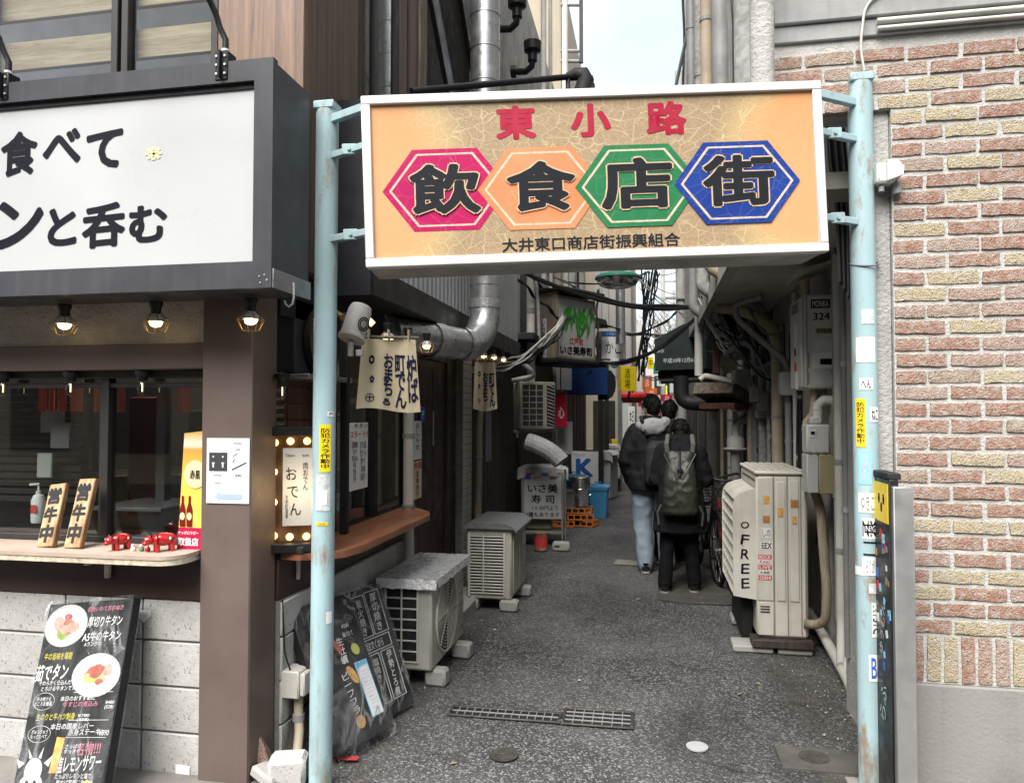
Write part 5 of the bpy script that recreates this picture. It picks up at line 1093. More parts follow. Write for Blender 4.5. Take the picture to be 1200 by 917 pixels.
fm_.grid(lambda a,b: V((AX0-.03+(AX1-AX0+.07)*a, AY0-.03-.012*b+.008*noise.noise(V((a*14,b*5,3))), AZ1+.006-.055*b-.012*b*noise.noise(V((a*9,1,0))))), 24, 4); fm_.grid(lambda a,b: V((AX1+.04+.010*b+.006*noise.noise(V((a*24,b*5,5))), AY0-.03+(AY1-AY0+.06)*a, AZ1+.006-.045*b-.012*b*noise.noise(V((a*14,4,0))))), 40, 4)
part('foil_cover', fm_, 'foil', t, 180)
t = thing('air_conditioner', 'tall narrow beige outdoor air conditioner with slatted side and sloped lid', 'air conditioner', (-1.35,6.1,0))
x0,x1,y0,y1,z0,z1 = -1.50,-1.13,5.95,6.62,.09,.66
part('casing', MB().box(x0,x1,y0,y1,z0,z1,.012), 'ac_beige', t)
part('lid', MB().prism([(x0-.02,z1+.002),(x1+.02,z1+.002),(x1+.05,z1-.03),(x1+.055,z1-.005),(x1-.03,z1+.045),(x0+.02,z1+.05),(x0-.02,z1+.03)], (0,y1+.02,0), (1,0,0), (0,0,1), y1-y0+.05), 'galv', t)
part('coil', MB().box(x0+.03,x1-.06,y0-.003,y0+.01,z0+.04,z1-.05,0), 'ac_fin', t)
for k in range(20): z = z0+.05+k*(z1-z0-.11)/19; part('slat', MB().box(x0+.028,x1-.058,y0-.013,y0-.003,z-.0055,z+.0055,.002), 'ac_cream', t)
part('coil_guard', MB().box((x0+x1)/2-.05,(x0+x1)/2-.04,y0-.016,y0-.003,z0+.04,z1-.05,.002).box(x1-.064,x1-.05,y0-.014,y0-.002,z0+.02,z1-.03,.002).box(x0+.012,x0+.028,y0-.014,y0-.002,z0+.02,z1-.03,.002), 'ac_cream', t)
part('front_panel', MB().box(x1+.001,x1+.010,y0+.05,y0+.30,z0+.04,z1-.06,.004).box(x1+.001,x1+.010,y0+.32,y1-.03,z0+.04,z1-.06,.004), 'ac_beige', t)
part('rating_label', MB().box(x1+.0105,x1+.012,y1-.20,y1-.04,z1-.20,z1-.10,0), 'paper_white', t)
feet(t, [(x0+.02,y0+.03),(x1-.02,y0+.02),(x0+.05,y1-.1),(x1-.0,y1-.12)], .09, (.15,.10))

# ------------------------------------------------------------------ right side of the alley
# big cream outdoor unit with wind deflector
t = thing('air_conditioner', 'big cream outdoor unit with slatted wind deflector and stickers on the right wall', 'air conditioner', (.85,5.6,0))
fx0, fx1 = .66, 1.075                                               # street-facing end, alley front at fx0
X0,X1,Y0,Y1,Z0,Z1 = .685,1.014,5.25,6.12,.10,1.20; KW = .75
part('casing', MB().box(X0,X1,Y0,Y1,Z0,Z1-.012,.02), 'ac_cream', t)
part('lid', MB().box(X0-.008,X1+.008,Y0-.008,Y1+.008,Z1-.011,Z1+.012,.010), 'ac_cream', t)
for k in range(6): part('lid_rib', MB().box(X0+.02+.052*k,X0+.055+.052*k,Y0+.04,Y1-.04,Z1+.0125,Z1+.02,.003), 'ac_cream', t)
for a, b in ((X0+.109,X0+.116),(X0+.195,X0+.202),(X0+.281,X0+.288)): part('seam', MB().box(a,b,Y0-.003,Y0+.002,Z0+.02,Z1-.02,.0), 'ac_old', t)
part('end_panel', MB().box(X0+.128,X0+.184,Y0-.008,Y0-.0005,Z0+.25,Z1-.06,.004), 'ac_cream', t); part('end_panel', MB().box(X0+.214,X0+.27,Y0-.008,Y0-.0005,Z0+.25,Z1-.05,.004), 'ac_cream', t); part('end_panel', MB().box(X0+.006,X0+.105,Y0-.010,Y0-.0005,Z0+.02,Z0+.24,.004), 'ac_cream', t)
vt = MB()
for k in range(3): vt.box(X0+.02,X0+.08,Y0-.014,Y0-.0105,Z0+.17+.018*k,Z0+.178+.018*k,.001)
for j in range(4):
    for k in range(6): vt.box(X0-.003,X0+.0005,Y0+.05+.12*k,Y0+.15+.12*k,Z1-.06-.055*j,Z1-.052-.055*j,0)
part('vent_slot', vt, 'ac_fin', t)
# deflector on the alley face
dY0, dY1, dZ0, dZ1 = Y0+.02, Y1-.05, .345, Z1-.14
pf = [(0,0),(-.15,.02),(-.15,dZ1-dZ0-.10),(-.14,dZ1-dZ0-.045),(-.11,dZ1-dZ0-.005),(-.05,dZ1-dZ0+.02),(0,dZ1-dZ0+.03)]
for y, nm in ((dY0,'deflector_cheek'), (dY1-.012,'deflector_cheek')): part(nm, MB().prism([(X0-.001+a, dZ0+b) for a,b in pf], (0,y+.012,0), (1,0,0), (0,0,1), .012), 'ac_cream', t)
part('deflector_hood', MB().loft([[V((X0-.001+a,y,dZ0+b)) for a,b in pf[3:]] + [V((X0-.001+a*.97,y,dZ0+b-.012)) for a,b in pf[3:][::-1]] for y in (dY0+.0125,dY1-.0125)]), 'ac_cream', t)
for k in range(8):
    z = dZ0+.02+k*(dZ1-dZ0-.14)/7; part('deflector_slat', MB().prism([(X0-.147,z),(X0-.141,z-.004),(X0-.062,z+.068),(X0-.068,z+.073)], (0,dY1-.013,0), (1,0,0), (0,0,1), dY1-dY0-.026), 'ac_cream', t)
part('deflector_back', MB().box(X0-.06,X0-.002,dY0+.02,dY1-.02,dZ0+.02,dZ1-.02,0), 'ac_fin', t)
for k, ch in enumerate('OFREE'):
    mb = MB(); letter(mb, ch, (X0-.072, dY0-.001, dZ0+.50-.098*k), (1,0,0), (0,0,1), .055, .045 if k == 0 else .068, .012, off=.0012, rot=.05*(k-2), shear=.1); part('graffiti', mb, 'ink', t)
def es(a, b, w_, h_, m_, txt=None, tm='ink', rot=0, e=.0):
    a *= .75; w_ *= .9
    s_ = part('sticker', MB().box(X0+a-w_/2,X0+a+w_/2,Y0-.0115-e,Y0-.0105-e,b-h_/2,b+h_/2,0), m_, t)
    if txt: mb = MB(); letter(mb, txt, (X0+a,Y0-.0116-e,b), (1,0,0), (0,0,1), w_*.85, h_*.8, .02, off=.0008); part('print', mb, tm, s_)
part('end_face', MB().box(X0+.006,X0+.107,Y0-.0102,Y0-.0005,Z0+.25,Z1-.03,.004), 'ac_cream', t)
es(.085,1.02,.045,.055,'fry'); es(.085,.89,.05,.05,'rust_tape'); es(.205,.94,.04,.055,'fry'); es(.325,1.00,.055,.05,'rust_tape'); es(.325,.89,.03,.05,'fry')
es(.085,.80,.07,.065,'sticker_white','しの','paper_grey'); es(.085,.715,.085,.05,'sticker_white','EEX','ink'); es(.07,.64,.095,.03,'paper_red','ROCK','sticker_white'); es(.07,.605,.09,.03,'sticker_white','PUNKS','paper_red'); es(.07,.57,.095,.03,'paper_red','LIVE','sticker_white'); es(.07,.535,.09,.03,'sticker_white','大井町','ink'); es(.07,.50,.095,.03,'paper_red','OISHI','sticker_white')
part('timber_base', MB().box(X0-.04,X1+.02,Y0-.05,Y0+.10,.045,.098,.006), 'wood_dark', t); part('timber_base', MB().box(X0-.04,X1+.02,Y1-.2,Y1-.05,.045,.098,.006), 'wood_dark', t)
part('paver', MB().box(X0-.16,X0+.10,Y0-.02,Y0+.18,.0,.0445,.008), 'concrete_foot', t); part('paver', MB().box(X1-.2,X1+.02,Y0-.02,Y0+.12,.0,.0445,.008), 'concrete_foot', t); part('paver', MB().box(X0-.1,X0+.1,Y1-.22,Y1-.02,0,.0445,.008), 'concrete_foot', t)
part('timber_base', MB().box(X0-.08,X0-.005,Y0+.2,Y1-.02,.04,.30,.006), 'black_rough', t)
# gas water heater on the wall
t = thing('water_heater', 'white gas water heater with stickers and number 324 high on the right wall', 'water heater', (1.1,5.6,1.7))
hx0, hx1, hY0, hY1 = .955, 1.185, 5.22, 5.60
q0, q1 = at(950,345,Y=hY0), at(985,455,Y=hY0); hz0, hz1 = q1.z, q0.z
hx0 = at(935,400,Y=hY1).x if False else at(943,400,Y=hY0).x; hx1 = at(985,400,Y=hY0).x
part('case', MB().box(hx0,hx1,hY0,hY1,hz0,hz1,.01), 'ac_cream', t)
part('front_cover', MB().box(hx0-.022,hx0-.0005,hY0+.02,hY1+.02,hz0+.01,hz1-.012,.006), 'white_steel', t); part('edge_bead', MB().box(hx0-.006,hx0+.012,hY0-.010,hY0-.0005,hz0+.005,hz1-.0,.003), 'white_steel', t)
vt = MB()
for k in range(5): vt.box(hx0-.024,hx0-.0225,hY0+.08,hY1-.05,hz1-.10+.014*k,hz1-.094+.014*k,0)
vt.box(hx0+.022,hx0+.026,hY0-.003,hY0-.0005,hz0+.03,hz0+.11,0); vt.box(hx0+.022,hx0+.026,hY0-.003,hY0-.0005,hz0+.14,hz0+.24,0)
part('vent_slot', vt, 'black_rough', t)
cxh = (hx0+hx1)/2+.0; Hh = hz1-hz0
def hs(a, b, w_, h_, m_, txt=None, tm='ink'):
    x = hx0+.02+(hx1-hx0-.03)*a; z = hz0+Hh*b; s_ = part('sticker', MB().box(x-w_/2,x+w_/2,hY0-.0015,hY0-.0004,z-h_/2,z+h_/2,0), m_, t)
    if txt: mb = MB(); letter(mb, txt, (x,hY0-.0016,z), (1,0,0), (0,0,1), w_*.86, h_*.75, .015, off=.0008); part('print', mb, tm, s_)
hs(.42,.90,.12,.06,'ink','MONKA','sticker_white'); hs(.62,.61,.14,.035,'leaf_food','STORM','ink'); hs(.6,.45,.18,.085,'paper_pale'); hs(.6,.30,.18,.11,'sticker_white'); hs(.58,.285,.075,.04,'fry','TOY','ink'); hs(.5,.11,.12,.085,'paper_pale')
mb = MB(); letter(mb, '324', (hx0+.02+(hx1-hx0-.03)*.45,hY0-.0006,hz0+Hh*.765), (1,0,0), (0,0,1), .105,.05,.022, off=.001); part('number', mb, 'ink', t)
def hl(a, b, w_, h_, m_):
    y = hY0+.02+(hY1-hY0)*a; z = hz0+Hh*b; part('sticker', MB().box(hx0-.0235,hx0-.0225,y-w_/2,y+w_/2,z-h_/2,z+h_/2,0), m_, t)
hl(.45,.55,.10,.2,'sticker_white'); hl(.5,.25,.08,.06,'paper_red'); hl(.4,.1,.1,.12,'sticker_white'); hl(.5,.42,.06,.05,'ink_blue')
part('flue', MB().cyl((hx0+.03,hY0+.12,hz1),(hx0+.03,hY0+.12,hz1+.12),.03,n=14), 'pipe_beige', t)
part('mount_shelf', MB().prism([(.96,hz1+.13),(1.19,hz1+.20),(1.19,hz1+.215),(.955,hz1+.142)], (0,hY1,0), (1,0,0), (0,0,1), hY1-hY0+.15), 'soffit', t)
part('valve', MB().cyl((hx0+.135,hY0+.10,hz0),(hx0+.135,hY0+.10,hz0-.09),.022,n=12).cyl((hx0+.135,hY0+.10,hz0-.03),(hx0+.135,hY0+.10,hz0-.045),.03,n=12), 'pipe_grey', t)
part('supply_hose', MB().tube([(hx0+.07,hY0+.08,hz0),(hx0+.07,hY0+.08,hz0-.10),(hx0+.06,hY0+.08,hz0-.17),(hx0+.02,hY0+.08,hz0-.22),(hx0+.015,hY0+.1,hz0-.28)], .024, 12), 'pipe_beige', t)
part('supply_hose', MB().tube([(hx0+.10,hY0+.16,hz0),(hx0+.10,hY0+.16,hz0-.12),(hx0+.07,hY0+.16,hz0-.2),(hx0+.05,hY0+.14,hz0-.3)], .02, 12), 'pipe_beige', t)
# gas meter and its box
t = thing('gas_meter', 'white gas meter over an olive and grey cover box on the right wall', 'meter', (1.1,5.2,1.1))
gy = 5.05; a, b = at(945,497,Y=gy), at(975,532,Y=gy); c = at(975,578,Y=gy)
part('meter_body', MB().box(a.x,b.x-.008,gy,gy+.16,b.z,a.z,.012).box(a.x+.03,b.x-.05,gy+.02,gy+.12,a.z-.001,a.z+.05,.01), 'white_steel', t); part('dial', MB().box(a.x+.018,a.x+.06,gy-.004,gy-.0005,a.z-.085,a.z-.035,.002), 'paper_pale', t); part('dial_glass', MB().box(a.x+.025,a.x+.05,gy-.007,gy-.0045,a.z-.065,a.z-.045,0), 'ink', t)
bt = MB()
for k in range(4): bt.cyl((a.x+.015+.045*k,gy-.0005,b.z+.014),(a.x+.015+.045*k,gy-.009,b.z+.014),.007,n=6)
part('bolt_row', bt, 'alu', t); part('cover_box', MB().box(a.x+.0,b.x-.08,gy+.005,gy+.17,c.z,b.z-.002,.006), 'sign_grey', t); part('cover_box', MB().box(b.x-.079,b.x+.02,gy+.0,gy+.17,c.z-.005,b.z-.002,.006), 'olive_box', t)
part('riser', MB().cyl((a.x+.085,gy+.07,a.z+.05),(a.x+.085,gy+.07,a.z+.09),.034,n=14).tube([(a.x+.085,gy+.07,a.z+.09),(a.x+.09,gy+.07,a.z+.125),(a.x+.12,gy+.06,a.z+.155),(a.x+.17,gy+.05,a.z+.155),(a.x+.205,gy+.04,a.z+.12),(a.x+.215,gy+.03,a.z+.06),(a.x+.215,gy+.03,a.z-.9)], .034, 14), 'pipe_white', t)
for z in (a.z+.05, a.z-.25, a.z-.62): part('pipe_clip', MB().cyl((a.x+.215,gy+.03,z-.018),(a.x+.215,gy+.03,z+.018),.040,n=14), 'pipe_grey', t)
# wrapped hose from the unit
p = at(955,560,X=1.10); q = at(960,700,X=1.10)
pipe('refrigerant_hose', [(1.06,5.35,1.12),(1.09,5.22,.98),(1.10,5.20,.7),(1.11,5.16,.45),(1.10,5.16,.26),(1.06,5.22,.21),(.98,5.24,.21)], .030, 'wood_sushi', 'cream wrapped hose curving down from gas meter to the big unit', 'hose')
# vertical pipes on the right wall; picture columns with their distance
def vpipe(name, px, X, r, m_, z0, z1, lab, top=None, bottom=None, clips=2, grp='pipes up the right wall'):
    y = at(px, 500, X=X).y; P_ = [(X,y,z0),(X,y,z1)]
    if top: P_ += [V(q) for q in top(X,y,z1)]
    if bottom: P_ = [V(q) for q in bottom(X,y,z0)] + P_
    return pipe(name, P_, r, m_, lab, 'pipe', grp, 14, [((X,y,z0+(z1-z0)*(k+1)/(clips+1)),(0,0,.03)) for k in range(clips)] or ())
vpipe('wall_pipe', 911, 1.12, .052, 'pipe_beige', .2, 2.25, 'thick tan wrapped pipe bending under the soffit on the right wall', lambda x,y,z: [(x-.02,y,z+.12),(x-.15,y+.15,z+.27),(x-.35,y+.3,z+.36),(x-.5,y+.35,z+.38)])
vpipe('wall_pipe', 924, 1.13, .028, 'pipe_grey', .2, 1.95, 'slim grey conduit with a slanted top right of the tan pipe', lambda x,y,z: [(x-.02,y,z+.1),(x-.25,y+.2,z+.35),(x-.4,y+.2,z+.5),(x-.4,y+.2,z+.62),(x-.2,y,z+.65)])
vpipe('wall_pipe', 894, 1.13, .045, 'lag_grey', .2, 2.4, 'dirty grey lagged pipe left of the tan pipe')
vpipe('wall_pipe', 879, 1.10, .035, 'pipe_beige', .2, 1.95, 'thin tan pipe beside the white meter on the right wall')
vpipe('wall_pipe', 885, 1.15, .04, 'pipe_grey', .2, 2.5, 'grey pipe in the shade between tan and lagged pipes')
vpipe('wall_pipe', 902, 1.16, .03, 'lag_grey', .2, 2.6, 'narrow dirty pipe close behind the thick tan pipe')
y = at(985,500,X=1.16).y
pipe('wall_pipe', [(1.15,4.95,2.6),(1.15,4.95,.30),(1.13,4.88,.16),(1.10,4.75,.10)], .030, 'pipe_white', 'pale pipe with clamps down to the ground beside the gas meter', clips=[((1.15,4.95,1.3),(0,0,.03)),((1.15,4.95,.75),(0,0,.03))])
pipe('wall_pipe', [(1.16,4.78,2.6),(1.16,4.78,.24),(1.13,4.74,.12),(1.10,4.66,.06)], .026, 'pipe_white', 'pale thin pipe nearest the right blue post reaching the ground', clips=[((1.16,4.78,1.75),(0,0,.03)),((1.16,4.78,.6),(0,0,.03))])
pipe('wall_pipe', [(1.14,5.9,.13),(1.12,5.2,.10),(1.10,4.62,.07),(1.09,4.45,.05)], .032, 'pipe_white', 'pale drain pipe running along the foot of the right wall')
# thick frosty looking hanging hose right of the gate post
q = [at(x,yy,d=3.55) for x,yy in ((1048,180),(1046,250),(1045,330),(1040,380),(1036,420),(1033,450))]
pipe('lagged_cable', q, .017, 'lag_grey', 'rough whitish lagged cable hanging beside the right blue post', 'cable')
pipe('lagged_cable', [at(x,yy,d=3.56) for x,yy in ((1034,170),(1032,300),(1034,420),(1036,470))], .014, 'cable', 'black cable bundle hanging right behind the blue post', 'cable')
# sticker-covered black panel with aluminium edge
t = thing('notice_cabinet', 'black sticker covered panel with aluminium edge at the brick corner', 'cabinet', (1.02,3.35,0)); MW[t.name] = Matrix.Translation((1.075,3.37,0))
part('panel', MB().box(.985,1.02,3.23,3.44,.02,1.335,.003), 'black_metal', t); part('edge_frame', MB().box(.99,1.065,3.195,3.229,.01,1.31,.003), 'alu', t); part('top_cap', MB().box(.98,1.03,3.23,3.445,1.336,1.36,.003), 'black_rough', t)
yl = part('yellow_notice', MB().box(.9825,.9848,3.245,3.435,1.155,1.315,0), 'sticker_yellow', t)
mb = MB()
for k, (a, b) in enumerate(((3.36,1.25),(3.30,1.25),(3.33,1.215))): mb.prism([(.012*math.cos(6.283*i/8),.022*math.sin(6.283*i/8)) for i in range(8)], (.982,a,b), (0,-1,0), (0,0,1), .0006)
part('mark', mb, 'ink', yl)
rs = random.Random(3)
for k in range(26):
    y = rs.uniform(3.25,3.42); z = rs.choice([rs.uniform(.75,1.14), rs.uniform(.45,1.14)]); s_ = rs.uniform(.012,.03); M3 = Matrix.Rotation(rs.uniform(-.4,.4),3,'X')
    part('sticker', MB().obox((.9843-.00004*k,y,z), (.0012,s_*1.1,s_*1.3), M3, 0), rs.choice(['sticker_white','sticker_torn','paper_red','paper_grey','sticker_cyan','rust_tape','paper_grey','ink_blue']), t)
mb = MB(); letter(mb, 'ゆうむん', (.983,3.34,.72), (0,-1,0), (0,0,1), .22,.05,.0, off=.001, rot=R(80)); letter(mb, 'らふ', (.983,3.34,.42), (0,-1,0), (0,0,1), .15,.07,.0, off=.001, rot=R(80)); part('graffiti', mb, 'paper_pale', t)
# conduits and cable over the bricks
for z, r, m_, lab in ((3.305,.012,'cable_pale','upper pale conduit running below the grey beam over the bricks'), (3.272,.010,'cable_pale','lower pale conduit running below the grey beam over the bricks')):
    pipe('conduit', [(.97,BY-.03,z),(4.0,BY-.03,z)], r, m_, lab, 'conduit', 'conduits over the bricks')
p = at(1006,95,d=3.3); pipe('conduit', [(.915,3.42,3.09),(.90,3.42,3.2),(.92,3.41,3.38),(1.02,3.41,3.445),(1.3,3.41,3.455),(3,3.41,3.46)], .0055, 'cable_pale', 'thin pale cable looping from the post top along the grey beam', 'cable')
pipe('downpipe', [(.50,3.56,9.0),(.50,3.56,3.4),(.50,3.56,3.12)], .024, 'white_plastic', 'square looking white downpipe left end of the bricks above the sign', clips=[((.50,3.56,3.5),(0,0,.03))])
# pipes and cable bundles up the overhanging wall
for px, X, r, m_, z0, lab in ((893,.47,.05,'render_pale',2.6,'wide pale pipe box high on the right wall next to the bricks'), (879,.46,.075,'lag_grey',2.6,'thick rough grey duct high on the right wall'), (845,.44,.06,'pipe_grey',2.6,'smooth grey pipe high on the right wall behind the cable bundle'), (828,.45,.05,'pipe_beige',2.6,'banded beige pipe high on the right wall'), (821,.47,.06,'lag_grey',2.6,'rough speckled pipe at the left of the upper right pipes'), (810,.46,.055,'pipe_grey',3,'dark grey pipe against the sky on the upper right')):
    y = at(px,50,X=X).y; pipe('riser_pipe', [(X+.14,y,2.70),(X,y,2.78),(X,y,10)], r, m_, lab, 'pipe', 'pipes up the overhanging right wall', clips=[((X,y,3.6+k*1.2),(0,0,.03)) for k in range(3)])
bn = MB()
y0 = at(850,60,X=.38).y
for k in range(7):
    a = .016*k; pts = [V((.40+a*.5, y0-.06+a*1.2, 2.9)), V((.40+a*.5, y0-.06+a*1.2, 3.55)), V((.395+rs.uniform(-.01,.01), y0+rs.uniform(-.03,.03), 3.72)), V((.37+a*1.1, y0-.15+.07*k, 4.3)), V((.40+a, y0-.22+.09*k, 6))]
    bn.tube(pts, .013+.004*(k%2), 7)
solo('cable_bundle', bn, 'cable_grey', 'sheaf of grey lagged cables tied together above the sign on the right', 'cables')
pipe('black_hose', [at(865,0,d=5.0),at(862,40,d=5.0),at(858,75,d=5.05),at(853,110,d=5.1)], .022, 'cable', 'black hose beside the tied cable sheaf on the upper right', 'cable')
pipe('stay_wire', [at(817,0,d=9),at(803,50,d=9.3),at(790,110,d=9.6)], .022, 'pipe_grey', 'slanting grey pipe against the sky left of the upper right pipes', 'pipe')
pipe('stay_wire', [at(800,0,d=11),at(802,40,d=11),at(800,110,d=11)], .018, 'cable', 'thin dark wire hanging against the sky', 'cable')
# things under the soffit: small heater box, white meter, dark flue, ledge, cables
t = thing('wall_cabinet', 'tall narrow white cabinet in the shade of the right wall', 'cabinet', (1.1,8.6,1.6)); a, b = at(861,415,X=.95), at(880,475,X=.95)
part('case', MB().box(.95,1.18,9.0,9.45,1.62,2.12,.01), 'white_steel', t); part('door', MB().box(.97,1.16,8.985,8.999,1.65,2.09,.004), 'sign_grey', t)
t = thing('gas_meter', 'white gas meter with bent top pipe behind the big cream unit', 'meter', (.95,7.3,1.2)); p = at(862,520,X=.95); y = p.y
part('meter_body', MB().lathe([(.06,0),(.10,.02),(.125,.03),(.125,.05),(.10,.06),(.10,.16),(.08,.19),(.05,.20)], (.95,y,p.z-.10), (0,0,1), 12), 'white_steel', t); part('flange', MB().cyl((.95,y,p.z-.06),(.95,y,p.z-.045),.145,n=12), 'white_steel', t); part('riser', MB().tube([(.95,y,p.z+.10),(.95,y,p.z+.20),(.98,y,p.z+.26),(1.05,y,p.z+.28),(1.15,y,p.z+.28)], .045, 14), 'pipe_white', t); part('stand_pipe', MB().cyl((.95,y,.1),(.95,y,p.z-.1),.06,n=14), 'pipe_grey', t)

# extra conduits, boxes and looping cables along the shaded right wall
for px, X, r, m_, z0, z1, lab in ((932,1.16,.018,'pipe_white',.4,2.6,'thin white conduit beside the slim grey one'), (938,1.17,.014,'cable',.2,2.5,'thin black cable running up beside the water heater'), (868,1.14,.04,'pipe_grey',.2,2.3,'shaded grey pipe beside the narrow white cabinet'), (856,1.15,.05,'pipe_white',.1,2.2,'pale pipe deep in the shade of the right wall'), (846,1.16,.03,'pipe_beige',.1,2.4,'deep shaded tan pipe by the dark shop'), (990,1.02,.016,'cable_grey',.3,2.65,'grey cable clipped to the pier behind the right post'), (980,1.15,.02,'pipe_grey',.3,2.65,'grey conduit right beside the water heater')):
    vpipe('wall_pipe', px, X, r, m_, z0, z1, lab)
rc = random.Random(17); la = MB(); lb_ = MB()
for k in range(30):
    y = rc.uniform(7.0,9.0); x = rc.uniform(.62,1.1); z = rc.uniform(2.35,2.62); y2 = y+rc.uniform(-.5,1.0); x2 = 1.14; z2 = rc.uniform(1.9,2.6)
    a, b = V((x,y,z)), V((x2,y2,z2)); m = (a+b)/2+V((0,0,-rc.uniform(.05,.3))); (la if k%2 else lb_).tube([a*(1-f)**2+m*2*f*(1-f)+b*f*f for f in [i/10 for i in range(11)]], rc.uniform(.006,.013), 6)
for k in range(14):
    y = rc.uniform(5.6,9); z = rc.uniform(1.4,2.5); pts = [V((1.165,y+.02*rc.uniform(-1,1)*i,z-.18*i)) for i in range(8)]; la.tube([p for p in pts if p.z > .1], .007, 5)
solo('soffit_cables', la, 'cable', 'black cables slung loosely under the soffit along the right wall', 'cables', kind='stuff'); solo('soffit_cables', lb_, 'cable_grey', 'grey cables slung loosely under the soffit along the right wall', 'cables', kind='stuff')
for y, z, w_, h_, m_, lab in ((6.5,1.75,.14,.2,'sign_grey','small grey breaker box on the right wall behind the water heater'), (7.9,1.55,.16,.24,'white_steel','small white meter box low on the shaded right wall'), (8.6,2.2,.2,.16,'pipe_grey','grey junction box under the soffit on the right')):
    t = thing('breaker_box', lab, 'electrical box', (1.13,y,z)); part('case', MB().box(1.06,1.188,y,y+w_,z,z+h_,.008), m_, t); part('cover', MB().box(1.052,1.0595,y+.015,y+w_-.015,z+.015,z+h_-.015,.003), m_, t)
# loose black cables between gate sign and pier, and along the upper right wall
for k in range(6):
    pipe('riser_cable', [at(968+4*k,120+6*k,d=3.7), at(972+4*k,190,d=3.72), at(980+3*k,240,d=3.74), at(984+2.4*k,330+4*k,d=3.76)], .008, 'cable' if k%2 else 'cable_grey', '%s cable of the bunch between the orange sign and right post' % 'first second third fourth fifth sixth'.split()[k], 'cable', 'cables bunched behind the right gate post', n=8)

# ------------------------------------------------------------------ buildings farther down the alley
def building(name, lab, x0,x1,y0,y1,h, m_, z0=-.02):
    t = thing(name, lab, 'building', ((x0+x1)/2,(y0+y1)/2,0)); part('wall', MB().box(x0,x1,y0,y1,z0,h,0), m_, t); return t
def slab(A, B, z0, z1, th, inner=0):                                # upright box whose face runs from A to B (x,y), thickness th behind it
    A, B = V((A[0],A[1],0)), V((B[0],B[1],0)); u = (B-A).normalized(); n = V((u.y,-u.x,0)); c = (A+B)/2 - n*(th/2); c.z = (z0+z1)/2
    return c, ((B-A).length, th, abs(z1-z0)), Matrix((u,-n,V((0,0,1)))).transposed(), u, n
def px_face(x0,x1,y0,y1,d0,d1=None):                                # face between two picture columns at distances d0, d1
    d1 = d1 or d0; a, b = at(x0,(y0+y1)/2,d=d0), at(x1,(y0+y1)/2,d=d1); zt, zb = at((x0+x1)/2,y0,d=(d0+d1)/2).z, at((x0+x1)/2,y1,d=(d0+d1)/2).z
    return a, b, zb, zt
def board(name, lab, cat, x0,x1,y0,y1,d0,d1, th, m_, frame=None, fw=.02, texts=(), grp=None):
    a, b, zb, zt = px_face(x0,x1,y0,y1,d0,d1); c, sz, M3, u, n = slab(a,b,zb,zt,th)
    t = thing(name, lab, cat, (c.x,c.y,zb), 0, grp); pn_ = part('panel', MB().obox(c, sz, M3, .003), m_, t); up = V((0,0,1)); W_, H_ = sz[0], sz[2]; o_ = (a+b)/2; o_.z = (zb+zt)/2
    if frame:
        for s_ in (-1,1): part('frame', MB().obox(c+u*(s_*(W_/2-fw/2)), (fw,th+.02,H_+.004), M3, .003), frame, t); part('frame', MB().obox(c+up*(s_*(H_/2-fw/2)), (W_-2*fw,th+.02,fw), M3, .003), frame, t)
    for s_, i, j, w_, h_, mm, bo in texts:
        mb = MB(); letter(mb, s_, o_+u*(W_*(i-.5))+up*(H_*(j-.5)), u, up, W_*w_, H_*h_, bo, off=.003); part('lettering', mb, mm, pn_)
    return t, o_, u, up, n, W_, H_
LX = -1.72
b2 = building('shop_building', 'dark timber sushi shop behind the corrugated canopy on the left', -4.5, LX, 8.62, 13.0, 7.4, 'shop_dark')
part('plaster_panel', MB().box(LX+.001,LX+.05,8.75,9.4,2.55,4.2,.004), 'stucco_pale', b2)
for k in range(9): part('plank', MB().box(LX+.001,LX+.035,9.5+.37*k,9.84+.37*k,.05,2.1,.006), 'wood_dark', b2)
part('eave', MB().box(LX+.001,LX+.35,8.66,12.9,2.48,2.56,.006), 'tar', b2)
part('upper_render', MB().box(LX+.001,LX+.03,8.63,12.98,3.6,7.4,0), 'render_grey', b2)
for y in (9.6, 11.2):
    wv = part('window', MB().box(LX+.031,LX+.07,y,y+1.0,4.3,5.6,.004), 'fascia', b2); part('pane', MB().box(LX+.0705,LX+.075,y+.05,y+.47,4.35,5.55,0), 'win_dark', wv); part('pane', MB().box(LX+.0705,LX+.075,y+.53,y+.95,4.35,5.55,0), 'win_dark', wv)
b3 = building('shop_building', 'tan sided building rising behind the sushi sign', -4.5, LX+.15, 13.02, 17.9, 9.6, 'tan_far')
for k in range(6): part('plank', MB().box(LX+.151,LX+.18,13.2+.75*k,13.85+.75*k,.05,2.2,.006), 'wood_dark', b3)
part('eave', MB().box(LX+.151,LX+.7,13.05,17.6,2.6,2.68,.006), 'tar', b3)
for k in range(2): 
    wv = part('window', MB().box(LX+.151,LX+.19,13.8+2*k,14.9+2*k,3.6,4.8,.004), 'fascia', b3); part('pane', MB().box(LX+.1905,LX+.195,13.85+2*k,14.85+2*k,3.65,4.75,0), 'win_dark', wv)
b4 = building('shop_building', 'pale tan building closing the left side where the alley narrows', -4.5, -.55, 20.5, 27, 6.6, 'tan_far')
for k in range(5): part('wall_panel', MB().box(-1.55+.2*k,-1.37+.2*k,20.46,20.499,2.6,6.4,.004), 'concrete_far', b4)
part('door', MB().box(-.95,-.62,20.45,20.499,.05,1.95,.004), 'sign_grey', b4); part('shop_window', MB().box(-1.6,-1.0,20.45,20.499,.3,1.95,.004), 'shop_dark', b4)
b5 = building('shop_building', 'grey concrete building far down the left of the alley', -4.5, -.35, 30, 42, 5.2, 'concrete_far')
